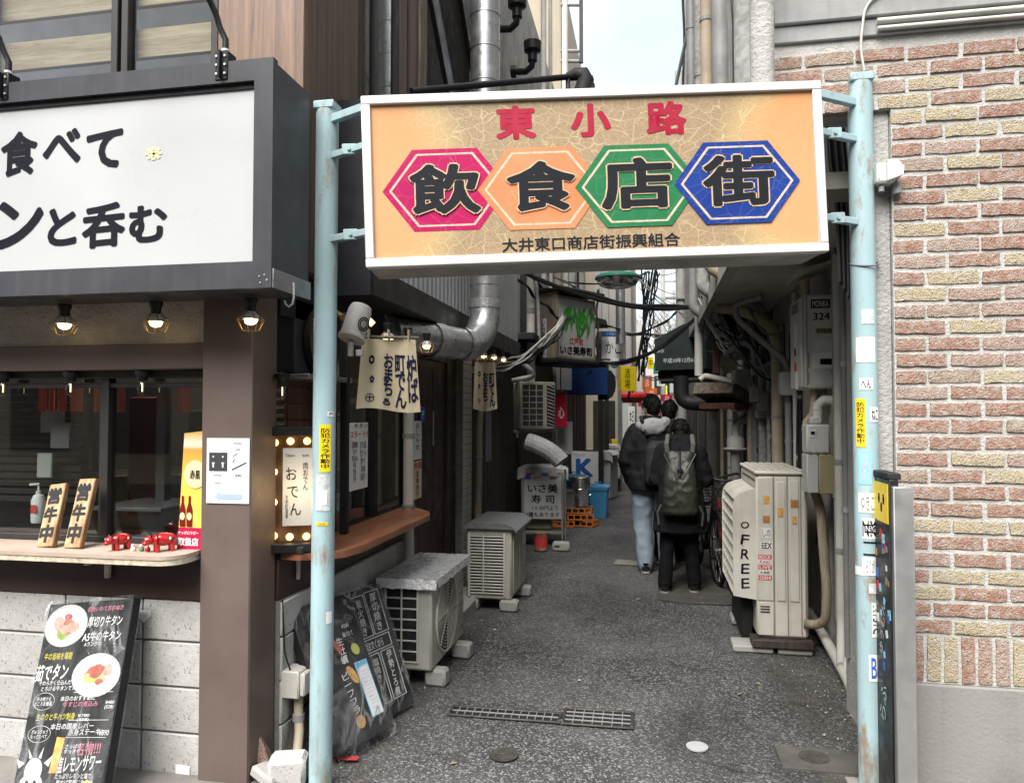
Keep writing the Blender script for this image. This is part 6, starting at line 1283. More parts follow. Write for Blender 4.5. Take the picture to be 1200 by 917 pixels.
# right
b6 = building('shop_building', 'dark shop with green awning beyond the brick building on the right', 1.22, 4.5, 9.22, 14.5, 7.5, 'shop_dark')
part('upper_render', MB().box(.72,1.22,12.62,14.5,2.7,7.5,0), 'render_dark', b6)
for k in range(9): part('plank', MB().box(1.18,1.219,9.3+.57*k,9.82+.57*k,.05,2.1,.006), 'wood_dark' if k % 3 else 'render_dark', b6)
b7 = building('shop_building', 'dark building farther along the right of the alley', 1.05, 4.5, 14.52, 24, 6.0, 'render_dark')
b8 = building('shop_building', 'grey building at the far right end of the alley', .95, 4.5, 24.02, 40, 4.6, 'concrete_far')
for k in range(4): part('shutter', MB().box(.93,.949,25+3.4*k,27.8+3.4*k,.1,2.4,0), 'sign_grey', b8)
for k in range(3): part('shop_window', MB().box(1.03,1.049,15.2+3*k,17.4+3*k,.2,2.1,.004), 'shop_dark', b7)
be = building('apartment_building', 'pale gridded building across the far end of the alley', -9, 9, 52, 58, 5.2, 'concrete_far')
for i in range(14):
    for j in range(1): 
        wv = part('window', MB().box(-4.2+.62*i,-3.75+.62*i,51.95,51.999,2.9,4.2,.01), 'win_dark', be)
for k, m_ in enumerate(('red_awning','orange_sign','sign_grey','lamp_green','red_cloth','yellow_sign','sign_grey','orange_sign')):
    part('shop_panel', MB().box(-2.2+.55*k,-1.75+.55*k,51.6,51.949,.2+1.0*(k%2),1.1+1.2*(k%3),.01), m_, be)
# far small colourful shop boards standing out in the daylight
for i, (x0,x1,y0,y1,d,m_,lab) in enumerate(((753,764,440,456,24,'orange_sign','small orange shop board far down the alley beside the yellow sign'),(757,770,455,466,21,'orange_sign','triangular orange flag board above the far end of the alley'),(775,788,462,470,19,'red_cloth','small dark red board near the heads of the walkers'),(785,800,448,460,30,'sign_grey','pale far shop board under the green awning'),(766,782,425,438,34,'lamp_green','green far shop board beneath the sky gap'),(790,802,470,484,32,'paper_white','white far board above the right walker'))):
    t, *_ = board('far_sign', lab, 'sign', x0,x1,y0,y1,d,d,.06,m_, texts=(('店',.5,.5,.4,.6,'paper_white' if m_ != 'paper_white' else 'paper_red',.01),))
# utility poles and wires
t = thing('utility_pole', 'grey concrete utility pole in the sky gap on the right', 'pole', (.72,17,0)); p = at(798,400,d=17)
part('shaft', MB().cyl((p.x,p.y,0),(p.x,p.y,9.5),.125,.10,n=18), 'pole_far', t)
for z in (4.2,5.0,5.6): part('crossarm', MB().box(p.x-.35,p.x+.35,p.y-.16,p.y-.11,z,z+.06,.004), 'galv', t)
t = thing('utility_pole', 'distant pole with tangled fittings against the sky', 'pole', (0,34,0)); p = at(777,380,d=34); part('shaft', MB().cyl((p.x,p.y,0),(p.x,p.y,8.6),.12,.09,n=12), 'pole_far', t); part('transformer', MB().cyl((p.x+.3,p.y,6.3),(p.x+.3,p.y,7.2),.24,n=14), 'sign_grey', t)
for z in (5.6,7.6,8.2): part('crossarm', MB().box(p.x-.8,p.x+.8,p.y-.05,p.y+.05,z,z+.08,.004), 'galv', t)
def sag(a, b, s_, n=16): return [V(a)*(1-i/n)+V(b)*(i/n)+V((0,0,-s_*4*(i/n)*(1-i/n))) for i in range(n+1)]
def cable(lab, a, b, s_, r=.014, m_='cable', grp='overhead cables across the alley', k=1, jit=.03, name='overhead_cable'):
    mb = MB()
    for q in range(k):
        o1 = V((rnd.uniform(-jit,jit),rnd.uniform(-jit,jit),rnd.uniform(-jit,jit))) if k>1 else V(); mb.tube([p+o1*(math.sin(i*.9+q)) for i, p in enumerate(sag(a,b,s_*(1+.12*q)))], r, 6)
    return solo(name, mb, m_, lab, 'cable', grp)
cable('thick black cable sagging across below the sign between both walls', at(612,318,d=9), at(835,358,d=9.5), .16, .022, k=3, jit=.02)
cable('black cable rising from the sushi sign to the right wall tangle', at(700,424,d=10), at(828,358,d=9), .22, .018, k=2, jit=.015)
cable('cable loop from the duct up to the sushi sign', at(548,432,d=7), at(660,372,d=9.4), .16, .010, 'cable_pale', k=5, jit=.05)
cable('loose dark cable below the sushi sign', at(590,428,d=8), at(668,372,d=9.3), .12, .010, 'cable', k=4, jit=.04)
for i in range(6): cable('thin wire %s crossing the sky gap far down the alley' % 'first second third fourth fifth sixth'.split()[i], at(752+rnd.uniform(-4,6),318+i*6,d=20+i), at(800,322+i*18+rnd.uniform(-10,10),d=22+2*i), .15, .010, grp='thin wires in the sky gap')
for i in range(5): cable('dark strand %s hanging down the tan building' % 'first second third fourth fifth'.split()[i], at(768-4*i,318,d=15), at(735+6*i,470-12*i,d=15.5), .10, .016, k=2, jit=.05, grp='strands before the tan building')
cable('black knotted cable drop beside the sky gap', at(770,318,d=12), at(752,440,d=12.4), .06, .012, k=3, jit=.05)
cable('horizontal pale bar wire crossing the far sky gap', at(722,388,d=16), at(790,392,d=16), .02, .02, 'cable_grey')
# left: street lamp with green hood
p = at(724,327,d=8.6); t = thing('street_lamp', 'green hooded round street lamp hanging over the alley below the sign', 'street lamp', (p.x,p.y,p.z))
part('hood', MB().lathe([(.25,-.004),(.268,.004),(.262,.03),(.21,.055),(.08,.075),(.05,.11)], p, (0,0,1), 28), 'lamp_green', t); part('reflector', MB().lathe([(.03,-.10),(.14,-.098),(.21,-.07),(.25,-.005)], p, (0,0,1), 28), 'pot_steel', t); part('arm', MB().tube([p+V((0,0,.1)),p+V((0,.02,.2)),p+V((-.4,.1,.35)),V((-1.7,p.y+.3,p.z+.35))], .022, 8), 'galv', t)
# sushi sign box
a, b = at(652,385,d=9.6), at(697,385,d=10.3); zt, zb = at(675,347,d=9.9).z, at(675,420,d=9.9).z
t, o_, u, up, n, W_, H_ = board('sushi_sign_box', 'timber framed white sushi sign with green leaves on the left wall', 'sign', 652,697,349,421,9.5,10.1,.30,'sign_grey','wood_sushi',.035, (('江戸前',.50,.29,.36,.11,'paper_red',.03),('いさ美寿司',.5,.14,.82,.15,'ink',.035)))
lf = MB(); rl = random.Random(12)
for k in range(44):
    q = o_ + n*(.006+.0002*k) + u*(W_*rl.uniform(-.25,.42)) + up*(H_*rl.uniform(.05,.40)); an_ = rl.uniform(-2.4,-.7); l_ = rl.uniform(.12,.24); d_ = V((0,0,0))+u*math.cos(an_)+up*math.sin(an_); s_ = (u*-math.sin(an_)+up*math.cos(an_))*.028
    lf.add([q, q+d_*l_*.4+s_, q+d_*l_, q+d_*l_*.4-s_], [(0,3,2,1)])
part('leaf_painting', lf, 'sushi_green', t)
cB = o_ - u*(W_/2); nn2 = -u; A2 = at(628,385,d=9.75); 
c, sz, M3, u2, n2 = slab((A2.x,A2.y), (cB.x-.004,cB.y), zb-.0, zt+.03, .05)
part('side_panel', MB().obox(c, sz, M3, .004), 'wood_sushi', t); sp_ = part('side_plate', MB().obox(c+n2*.027+V((0,0,-.18))-u2*.03, (.085,.006,.50), M3, .002), 'paper_white', t)
mb = MB(); letter(mb, vert('いさ美寿司'), c+n2*.031+V((0,0,-.18))-u2*.03, u2, up, .06,.46,.02, ls=.9); part('lettering', mb, 'ink', sp_)
part('sign_roof', MB().obox(o_+up*(H_/2+.05)-n*.12+V((0,0,.02)), (W_+.12,.5,.05), Matrix((u,-n,up)).transposed(), .008), 'tar', t); part('sign_floor', MB().obox(o_-up*(H_/2+.05)-n*.15, (W_+.25,.55,.07), Matrix((u,-n,up)).transposed(), .02), 'tar', t)
pipe('wall_pipe', [at(622,470,d=9.3),at(622,330,d=9.3),at(622,318,d=9.3)], .055, 'pipe_white', 'white pipe with dark collar left of the sushi sign', clips=[(at(622,364,d=9.3),(0,0,.06))]); pipe('wall_pipe', [at(627,318,d=9.2),at(631,360,d=9.2),at(632,400,d=9.2)], .022, 'pipe_grey', 'thin grey conduit passing before the sushi sign side', 'pipe')
pipe('wall_pipe', [at(612,425,d=8.7),at(630,440,d=8.7),at(600,446,d=8.7)], .03, 'pipe_grey', 'short grey pipe elbow under the sushi sign', 'pipe')
# wall mounted air conditioner, red banner, electric box, flexible duct
t = thing('air_conditioner', 'old wall-mounted outdoor unit with square grid on the dark left wall', 'air conditioner', (-1.5,8.8,1.5))
a, b, zb, zt = px_face(610,651,447,503,8.6,8.75); c, sz, M3, u, n = slab(a,b,zb,zt,.26); up = V((0,0,1))
part('casing', MB().obox(c, sz, M3, .012), 'ac_old', t); part('coil', MB().obox(c+n*(.13+.002)-u*(sz[0]*.16), (sz[0]*.62,.006,sz[2]-.06), M3, 0), 'ac_fin', t); part('fan_recess', MB().obox(c+n*(.13+.002)+u*(sz[0]*.36), (sz[0]*.22,.006,sz[2]-.08), M3, 0), 'ac_fin', t); g_ = MB()
for i in range(4): g_.obox(c+n*.138+u*(sz[0]*(-.46+.20*i)), (.010,.008,sz[2]-.05), M3, .002)
for j in range(8): g_.obox(c+n*.139-u*(sz[0]*.16)+up*(sz[2]*(-.44+.126*j)), (sz[0]*.62,.006,.010), M3, .002)
part('coil_guard', g_, 'ac_old', t)
fgl = MB(); q = c+u*(sz[0]*.36)+n*.14
for k in range(12): fgl.obox(q+up*(sz[2]*(-.40+.073*k)), (sz[0]*.22,.010,.012), M3 @ Matrix.Rotation(.35,3,'Y'), .002)
part('fan_grille', fgl, 'ac_old', t); part('wall_bracket', MB().obox(c-up*(sz[2]/2+.02), (sz[0]+.10,.06,.03), M3, .003).obox(c-up*(sz[2]/2+.05)-u*(sz[0]/2), (.03,.05,.09), M3, .003), 'galv', t)
a = at(657,460,d=9.9); b = at(657,500,d=9.9)
t = thing('red_banner', 'small red cloth banner with white character beside the wall unit', 'cloth banner', (a.x,a.y,b.z)); sf_ = lambda i,j,e=0: V((a.x,a.y,0))+V((.98,.18,0))*((i-.5)*.16*(1.15-.35*j))+V((.18,-.98,0))*(.018*math.sin(i*8)+e)+V((0,0,b.z+(a.z-b.z)*j))
part('cloth', MB().grid(lambda i,j: sf_(i,j),12,8).grid(lambda i,j: sf_(i,j,-.01),12,8), 'red_cloth', t, 70); mb = MB(); letter(mb, '心', (.55,0,.42), (1,0,0), (0,0,1), .5,.34,.02, off=0, curve=lambda q,e=0: sf_(q.x,q.z,.004+e)); part('print', mb, 'paper_white', t); part('rod', MB().cyl(at(652,459,d=9.9),at(663,459,d=9.9),.008,n=6).cyl(at(657,459,d=9.9),at(657,430,d=9.9),.008,n=6), 'wood_old', t)
t, *_ = board('electric_box', 'pale grey electric box below the red banner', 'electrical box', 652,671,494,532,10.2,10.3,.14,'sign_grey'); 
p0 = at(618,517,d=8.7); p1 = at(645,525,d=8.6); p2 = at(658,541,d=8.55)
fx = MB(); pts = []; 
for i in range(40): f = i/39; pts.append(p0*(1-f)**2+p1*2*f*(1-f)+p2*f*f)
solo('flexible_duct', MB().tube(pts, [.10+(.008 if i%2 else 0) for i in range(40)], 14), 'tarp_white', 'grey ribbed flexible duct drooping over the sushi sign cart', 'duct', angle=20)
# sushi sign cart
t, o_, u, up, n, W_, H_ = board('sign_cart', 'white sushi take-away sign on a cart with plastic sheet on top', 'sign', 611,661,553,608,9.0,8.95,.16,'sign_grey','ac_old',.015, (('アサヒビール',.55,.86,.55,.08,'paper_red',.01),('いさ美',.5,.66,.70,.19,'ink',.02),('寿 司',.5,.43,.55,.18,'ink',.02),('1ヶ30円より',.56,.24,.60,.10,'ink',.01),('2種もあります',.5,.10,.80,.10,'ink',.01)))
part('flag_mark', MB().obox(o_+n*.004-u*(W_*.38)+up*(H_*.42), (W_*.2,.004,H_*.14), Matrix((u,-n,up)).transposed(), 0), 'ink_blue', t); part('beer_mark', MB().obox(o_+n*.007-u*(W_*.36)+up*(H_*.44), (W_*.12,.004,H_*.07), Matrix((u,-n,up)).transposed(), 0), 'red_cloth', t); part('blue_band', MB().obox(o_+n*.004+u*(W_*.06)+up*(H_*.46), (W_*.5,.004,H_*.07), Matrix((u,-n,up)).transposed(), 0), 'ink_blue', t)
c = o_ - n*.1; sheet = MB(); sheet.grid(lambda i,j: c+u*((i-.5)*(W_+.10))+n*(.22*(j-.5))+up*(H_/2+.09-.28*(abs(j-.5)*1.4)**3-.12*(abs(i-.5)*1.6)**4+.016*noise.noise(V((i*7,j*5,2)))), 26, 14); sheet.grid(lambda i,j: c+u*((i-.5)*(W_+.10))+n*(.11+.012*math.sin(i*20))+up*(H_/2+.055-.10*j-.12*(abs(i-.5)*1.6)**4+.014*noise.noise(V((i*9,j*3,7)))), 26, 4)
part('plastic_sheet', sheet, 'tarp_white', t, 180)
M3 = Matrix((u,-n,up)).transposed(); zb = o_.z-H_/2
for s_ in (-.46,.46):
    for w_ in (.0,-.35): q = o_+u*(W_*s_)+n*w_; part('leg', MB().box(q.x-.012,q.x+.012,q.y-.012,q.y+.012,.06,o_.z+H_/2,.003), 'ac_old', t); part('wheel', MB().cyl((q.x-.012,q.y,.04),(q.x+.012,q.y,.04),.04,n=14), 'tyre', t)
part('under_tray', MB().obox(V((o_.x,o_.y,.16))-n*.2, (W_,.4,.03), M3, .004), 'ac_old', t); part('under_box', MB().obox(V((o_.x,o_.y,.30))-n*.22-u*.05, (W_*.6,.25,.22), M3, .01), 'ac_old', t); 
p = at(634,645,Z=0.0); t = thing('tin_can', 'large printed tin can on the ground before the sign cart', 'can', (p.x,p.y,.0)); part('can', MB().lathe([(.075,.01),(.078,.012),(.078,.20),(.082,.205),(.082,.215),(.07,.213)], (p.x,p.y,0), (0,0,1), 24), 'tin_can', t); part('wrapper', MB().lathe([(.0785,.05),(.0785,.17)], (p.x,p.y,0), (0,0,1), 24, cap=False), 'paper_red', t)
p = at(657,646,Z=0.0); t = thing('pole_base', 'white concrete block holding a thin pole beside the sign cart', 'base block', (p.x,p.y,0)); part('block', MB().obox((p.x,p.y+.05,.055), (.20,.12,.11), Matrix.Rotation(.1,3,'Z'), .02), 'concrete_foot', t); part('hole', MB().obox((p.x-.04,p.y-.012,.06), (.06,.006,.025), Matrix.Rotation(.1,3,'Z'), .004), 'black_rough', t); part('pole', MB().cyl((p.x+.05,p.y+.05,.1),(p.x+.05,p.y+.05,.95),.011,n=8), 'galv', t)
# crates, pots, bins
def crate(p, lab, rz=0.1):
    t = thing('bottle_crate', lab, 'crate', p, rz, 'orange bottle crates'); M = MW[t.name]; w_, d_, h_ = .36,.27,.085
    def bx(a,b,c,s): return M @ V((a,b,c)), s
    for (c, s) in (((0,-d_/2,h_*.9),(w_,.014,.016)),((0,-d_/2,.01),(w_,.014,.018)),((0,d_/2,h_*.9),(w_,.014,.016)),((0,d_/2,.01),(w_,.014,.018))): part('rail', MB().obox(M @ V(c), s, M.to_3x3(), .003), 'crate_orange', t)
    for (c, s) in (((-w_/2,0,h_*.9),(.014,d_-.015,.016)),((w_/2,0,h_*.9),(.014,d_-.015,.016)),((-w_/2,0,.01),(.014,d_-.015,.018)),((w_/2,0,.01),(.014,d_-.015,.018))): part('rail', MB().obox(M @ V(c), s, M.to_3x3(), .003), 'crate_orange', t)
    for i in range(5): part('slat', MB().obox(M @ V((-w_/2+w_*i/4,-d_/2+.001,h_*.45)), (.022,.010,h_*.74), M.to_3x3(), .002), 'crate_orange', t)
    for i in range(4): part('slat', MB().obox(M @ V((w_/2-.001,-d_/2+d_*i/3.0,h_*.45)), (.010,.022,h_*.74), M.to_3x3(), .002), 'crate_orange', t)
    part('floor', MB().obox(M @ V((0,0,.004)), (w_,d_,.006), M.to_3x3(), 0), 'crate_orange', t)
p = at(683,617,Z=0); 
crate((p.x-.30,p.y+.02,0.002), 'orange crate lying flat left of the stacked ones', .05); crate((p.x,p.y+.12,0.002), 'orange crate at the bottom of the stack', -.25); crate((p.x-.04,p.y+.10,.092), 'orange crate in the middle of the stack', .1); crate((p.x-.06,p.y+.12,.182), 'orange crate on top of the stack under the steel pots', .0)
px_, py_ = p.x-.05, p.y+.14
t = thing('steel_pot', 'lower tall shiny steel pot on the orange crates', 'pot', (px_,py_,.27), 0, 'steel pots'); part('pot', MB().lathe([(.10,0),(.115,.01),(.115,.24),(.123,.25),(.105,.248)], (px_,py_,.27), (0,0,1), 24), 'pot_steel', t); part('handle', MB().tube([(px_+.115,py_-.02,.44),(px_+.15,py_-.02,.44),(px_+.15,py_+.03,.44),(px_+.115,py_+.03,.44)], .006, 6), 'pot_steel', t)
t = thing('steel_pot', 'upper wide shiny steel pot turned over on the tall one', 'pot', (px_,py_,.522), 0, 'steel pots'); part('pot', MB().lathe([(.15,0),(.152,.01),(.140,.16),(.125,.175),(.02,.178)], (px_,py_,.522), (0,0,1), 24), 'pot_steel', t); part('rim', MB().tube([(px_+.153*math.cos(a),py_+.153*math.sin(a),.527) for a in [6.283*k/24 for k in range(24)]], .006, 6, closed=True), 'pot_steel', t)
p = at(667,602,d=10.6); t = thing('stock_pot', 'wide dull grey pot behind the orange crates', 'pot', (p.x,p.y,.28)); part('pot', MB().lathe([(.15,0),(.17,.01),(.19,.24),(.2,.25),(.18,.245)], (p.x,p.y+.15,.24), (0,0,1), 24), 'pot_grey', t); part('rim', MB().tube([(p.x+.2*math.cos(a),p.y+.15+.2*math.sin(a),.49) for a in [6.283*k/24 for k in range(24)]], .008, 6, closed=True), 'pot_grey', t); part('stand', MB().box(p.x-.16,p.x+.16,p.y,p.y+.3,0.0,.239,.01), 'black_rough', t)
def bin_(x, y, s, lab):
    t = thing('rubbish_bin', lab, 'bin', (x,y,0), 0, 'blue plastic bins'); f = lambda h, r: [V((x+r*sx*(1+0*abs(sy)), y+r*sy, h)) for sx, sy in ((-1,-.75),(-.85,-1),(.85,-1),(1,-.75),(1,.75),(.85,1),(-.85,1),(-1,.75))]
    part('tub', MB().loft([f(0,.13*s), f(.46*s,.165*s)]), 'blue_plastic', t, 20); part('rim', MB().loft([f(.44*s,.176*s), f(.475*s,.178*s)]), 'blue_plastic', t, 20); part('lid', MB().loft([f(.476*s,.182*s), f(.50*s,.18*s), f(.525*s,.12*s), f(.53*s,.04*s)]), 'blue_plastic', t, 20); part('handle', MB().tube([(x-.05*s,y,.52*s),(x-.045*s,y,.56*s),(x+.045*s,y,.56*s),(x+.05*s,y,.52*s)], .010, 6), 'blue_plastic', t)
p = at(701,607,Z=0); bin_(p.x, p.y+.15, .96, 'blue plastic bin standing alone right of the steel pots'); p = at(680,585,d=12.4); bin_(p.x-.05, p.y-.3, 1.15, 'blue plastic bin behind the steel pots under the K board')
t, o_, u, up, n, W_, H_ = board('letter_board', 'white board with big blue letter K behind the blue bins', 'sign', 669,702,527,570,12.9,12.8,.05,'paper_white','black_rough',.012, (('K',.48,.52,.62,.5,'ink_blue',.05),('クロレッツ',.30,.86,.4,.12,'ink_blue',.015)))
t, o_, u, up, n, W_, H_ = board('freezer_cabinet', 'grey cabinet under plastic sheet behind the K board', 'cabinet', 686,715,532,583,14.0,13.8,.5,'sign_grey', None, .02, (('冷\n凍\n品',.7,.55,.12,.5,'paper_print',.01),)); sh2 = MB().grid(lambda i,j: o_+u*((i-.5)*(W_+.12))+n*(.05-.6*j)+up*(H_/2+.05+.03*noise.noise(V((i*6,j*4,1)))-.12*(abs(i-.5)*1.7)**4), 20, 8).grid(lambda i,j: o_+u*((i-.5)*(W_+.12))+n*(.05+.015*math.sin(i*18))+up*(H_/2+.05-.14*j-.12*(abs(i-.5)*1.7)**4), 20, 3); part('plastic_sheet', sh2, 'tarp_white', t, 180)
t = thing('air_conditioner', 'distant cream outdoor unit on a trolley before the yellow board', 'air conditioner', (-.9,15.4,0)); a, b, zb, zt = px_face(713,727,521,560,15.2); c, sz, M3, u, n = slab(a,b,zb,zt,.6); part('casing', MB().obox(c, sz, M3, .012), 'ac_cream', t); g_ = MB()
for k in range(10): g_.obox(c+n*.303-u*.0+V((0,0,sz[2]*(-.42+.09*k))), (sz[0]*.85,.006,.012), M3, .002)
part('slat', tag(part('slats', g_, 'ac_fin', t), kind='stuff').data and MB().obox(c+n*.302, (.02,.004,sz[2]*.9), M3, 0), 'ac_old', t); part('trolley', MB().obox(V((c.x,c.y,.22)), (sz[0]+.05,.62,.04), M3, .004).obox(V((c.x,c.y,.11))+n*.25, (sz[0],.05,.22), M3, .004).obox(V((c.x,c.y,.11))-n*.25, (sz[0],.05,.22), M3, .004), 'black_rough', t)
t, *_ = board('yellow_board', 'yellow standing board behind the distant outdoor unit', 'sign', 717,732,515,546,16.3,16.3,.35,'yellow_sign')
# blue sign awning, kako sign, yellow sign, red awning
t, o_, u, up, n, W_, H_ = board('blue_awning_sign', 'blue sign box with dark rounded awning below the sushi sign', 'awning', 679,712,430,462,10.8,11.2,.35,'blue_cloth', None, .02, (('〆',.35,.78,.2,.2,'ink',.02),)); q0 = o_+u*(W_/2)
prof = [(0,H_*.45),(.10,H_*.42),(.20,H_*.28),(.27,H_*.05),(.28,-H_*.2),(.24,-H_*.42),(.14,-H_*.6),(0,-H_*.55)]
part('awning_end', MB().prism([(0,H_*.45),(.14,H_*.42),(.22,H_*.24),(.25,-H_*.05),(.23,-H_*.35),(.16,-H_*.58),(.05,-H_*.68),(0,-H_*.68)], q0-n*.2, u, up, .15), 'awning_green', t, 30); part('white_board', MB().obox(o_-u*(W_*.5+.22)+up*.02-n*.1, (.30,.03,.32), Matrix((u,-n,up)).transposed(), .003), 'paper_white', t)
t, *_ = board('kako_sign', 'white sign with hiragana and blue top band left of the sky gap', 'sign', 704,733,388,421,12.0,12.1,.2,'paper_white','ac_old',.012, (('かこ',.5,.42,.62,.42,'ink',.0),))
o_, u, up, n, W_, H_ = _; part('top_band', MB().obox(o_+n*.003+up*(H_*.40), (W_-.03,.006,H_*.15), Matrix((u,-n,up)).transposed(), 0), 'ink_blue', t); mb = MB(); letter(mb, 'くつろぎ処', o_+n*.007+up*(H_*.40), u, up, W_*.55, H_*.09, .0, off=.001); part('lettering', mb, 'paper_white', t)
p = at(720,425,d=11.6); solo('round_lamp', MB().lathe([(.02,-.02),(.08,0),(.085,.02),(.06,.05),(.02,.06)], p, (.2,-1,0), 18), 'sign_grey', 'round silver lamp under the hiragana sign', 'lamp'); solo('sign_awning', MB().prism([(0,0),(.42,0),(.40,.10),(.1,.18),(0,.16)], at(696,384,d=11.8)+V((-.2,.1,0)), (1,0,0), (0,0,1), .3), 'tar', 'small dark rounded awning above the hiragana sign', 'awning')
t, *_ = board('yellow_sign', 'tall yellow sign with black writing beside the red awning', 'sign', 728,746,429,458,14.6,14.7,.12,'yellow_sign', None, .02, (('酒\n場',.4,.5,.35,.8,'ink',.0),))
p = at(742,464,d=16); t = thing('red_awning', 'small red awning over a far doorway on the left', 'awning', p); part('canopy', MB().prism([(-.02,0),(.25,.12),(.25,.18),(.12,.24),(-.02,.22)], p+V((-.3,.3,-.14)), (0,-1,0), (0,0,1), -.55), 'red_awning', t); part('post', MB().cyl(p+V((.2,0,-.1)),p+V((.2,0,-2.0)),.02,n=8), 'white_steel', t); part('post', MB().cyl(p+V((-.25,0,-.1)),p+V((-.25,0,-2.0)),.02,n=8), 'white_steel', t)
for k, (px, m_) in enumerate(((704,'shop_dark'),(711,'shop_dark'),(726,'galv'))):
    p = at(px,480,d=13.5+k); solo('alley_post', MB().box(p.x-.04,p.x+.04,p.y-.04,p.y+.04,0,2.6,.004), m_, ('dark post in the shade above the grey cabinet', 'dark post in the shade before the yellow board', 'galvanised post by the far red awning')[k], 'post')
p = at(727,360,d=11.8); pipe('alley_duct', [(p.x,p.y,2.7),(p.x,p.y,5.5)], .075, 'galv_duct', 'galvanised duct rising behind the green street lamp', 'duct')
# right far: green awning with date, ledge, black duct, tangle
t, o_, u, up, n, W_, H_ = board('green_awning', 'dark green awning with white date lettering on the right', 'awning', 767,828,396,433,11.2,10.8,.5,'awning_green', None, .02, (('開店',.12,.62,.14,.12,'paper_pale',.01),('平成10年12月6日',.5,.30,.66,.16,'paper_pale',.02)))
part('sloped_top', MB().prism([(-W_/2,H_/2+.001),(W_/2,H_/2+.001),(W_/2,H_/2+.28),(W_*.05,H_/2+.20)], o_, u, up, -.45), 'awning_green', t); part('valance', MB().obox(o_-up*(H_/2+.07)-n*.2, (W_,.1,.13), Matrix((u,-n,up)).transposed(), 0), 'tar', t)
pts = [at(800,418,d=9.4)+V((0,0,.0)),at(800,452,d=9.4),at(806,468,d=9.4),at(820,474,d=9.4),at(842,474,d=9.3)]
pipe('black_duct', [at(798,440,d=9.4),at(798,472,d=9.4),at(842,473,d=9.2)], .095, 'cable', 'fat black duct elbow under the ledge on the right', 'duct', n=16)
pipe('black_duct', [at(775,447,d=9.8),at(838,444,d=9.4)], .03, 'cable', 'thin black pipe above the fat black duct', 'pipe')
t = thing('wall_ledge', 'mossy timber ledge board projecting from the right wall', 'ledge', (.9,8.6,2.0)); a, b, zb, zt = px_face(812,858,455,469,8.6,8.2); c, sz, M3, u, n = slab(a,b,zb,zt,.45); part('top_board', MB().obox(c, sz, M3 @ Matrix.Rotation(-.35,3,'X'), .006), 'wood_old_y', t); part('under_beam', MB().obox(c-V((0,0,.13)), (sz[0]*.9,.3,.07), M3, .006), 'wood_red', t)
pipe('wall_pipe', [at(820,445,d=8.6),at(826,440,d=8.6),at(860,447,d=8.2)], .032, 'pipe_white', 'white horizontal pipe above the mossy ledge', 'pipe'); pipe('wall_pipe', [at(819,330,d=8.7),at(819,440,d=8.7)], .05, 'pipe_white', 'white vertical pipe beside the green awning', 'pipe'); solo('timber_batten', MB().obox(at(839,420,d=8.5), (.07,.05,.34), None, .004), 'wood_red', 'short brown timber batten among the cables on the right', 'batten')
t = thing('hood_box', 'dark boxy vent hood under the soffit behind the cable tangle', 'vent hood', (.95,8.3,2.4)); a, b, zb, zt = px_face(838,882,340,398,8.4,8.1); c, sz, M3, u, n = slab(a,b,zb,zt,.7); part('case', MB().obox(c, sz, M3, .01), 'render_dark', t); part('flashing', MB().obox(c+n*.37+V((0,0,sz[2]*.3)), (sz[0]*1.1,.05,.10), M3 @ Matrix.Rotation(.25,3,'Y'), .01), 'lag_grey', t)
tg = MB(); tg2 = MB(); rt = random.Random(5)
for k in range(26):
    a = at(rt.uniform(822,838), rt.uniform(325,365), d=rt.uniform(7.9,8.6)); b = at(rt.uniform(838,872), rt.uniform(372,418), d=rt.uniform(7.7,8.2)); m = (a+b)/2+V((rt.uniform(-.12,.12),rt.uniform(-.1,.1),rt.uniform(-.35,-.02)))
    pts = [a*(1-f)**2+m*2*f*(1-f)+b*f*f for f in [i/12 for i in range(13)]]; (tg if k%3 else tg2).tube(pts, rt.uniform(.007,.014), 6)
for k in range(7):
    c = at(rt.uniform(828,862), rt.uniform(365,405), d=8.0); r_ = rt.uniform(.05,.11); tg.tube([c+V((r_*math.cos(q),.02*math.sin(q*2),r_*math.sin(q))) for q in [6.283*i/18 for i in range(18)]], .007, 5, closed=True)
tag(solo('cable_tangle', tg, 'cable', 'black tangle of cables hanging from the soffit on the right', 'cables')); solo('cable_tangle', tg2, 'cable_pale', 'pale loose cables woven into the black tangle on the right', 'cables')
pipe('soffit_pipe', [at(838,325,d=7.6),at(868,338,d=7.0),at(893,362,d=7.2)], .035, 'lag_grey', 'dusty lagged pipe slanting down under the soffit', 'pipe'); pipe('soffit_pipe', [at(866,382,d=7.6),at(872,395,d=7.5),at(858,408,d=7.6),at(850,415,d=7.7)], .025, 'pipe_grey', 'curling grey hose below the soffit among the cables', 'hose'); pipe('soffit_pipe', [at(857,412,d=7.5),at(870,400,d=7.4),at(884,408,d=7.3),at(883,428,d=7.3),at(893,432,d=7.3),at(906,424,d=7.2)], .027, 'pipe_grey', 'grey hose looping towards the tan pipe on the right wall', 'hose')
bx = MB()
for k, (px, py, w_, h_) in enumerate(((886,425,.1,.25),(893,470,.12,.2),(884,462,.09,.16))):
    c = at(px,py,d=7.4); part_ = solo('switch_box', MB().obox(c,(w_,.08,h_),None,.008), 'render_dark' if k else 'pipe_grey', ('small grey switch box among the right wall pipes','dark meter box low among the right wall pipes','narrow dark box beside the white cabinet')[k], 'electrical box')

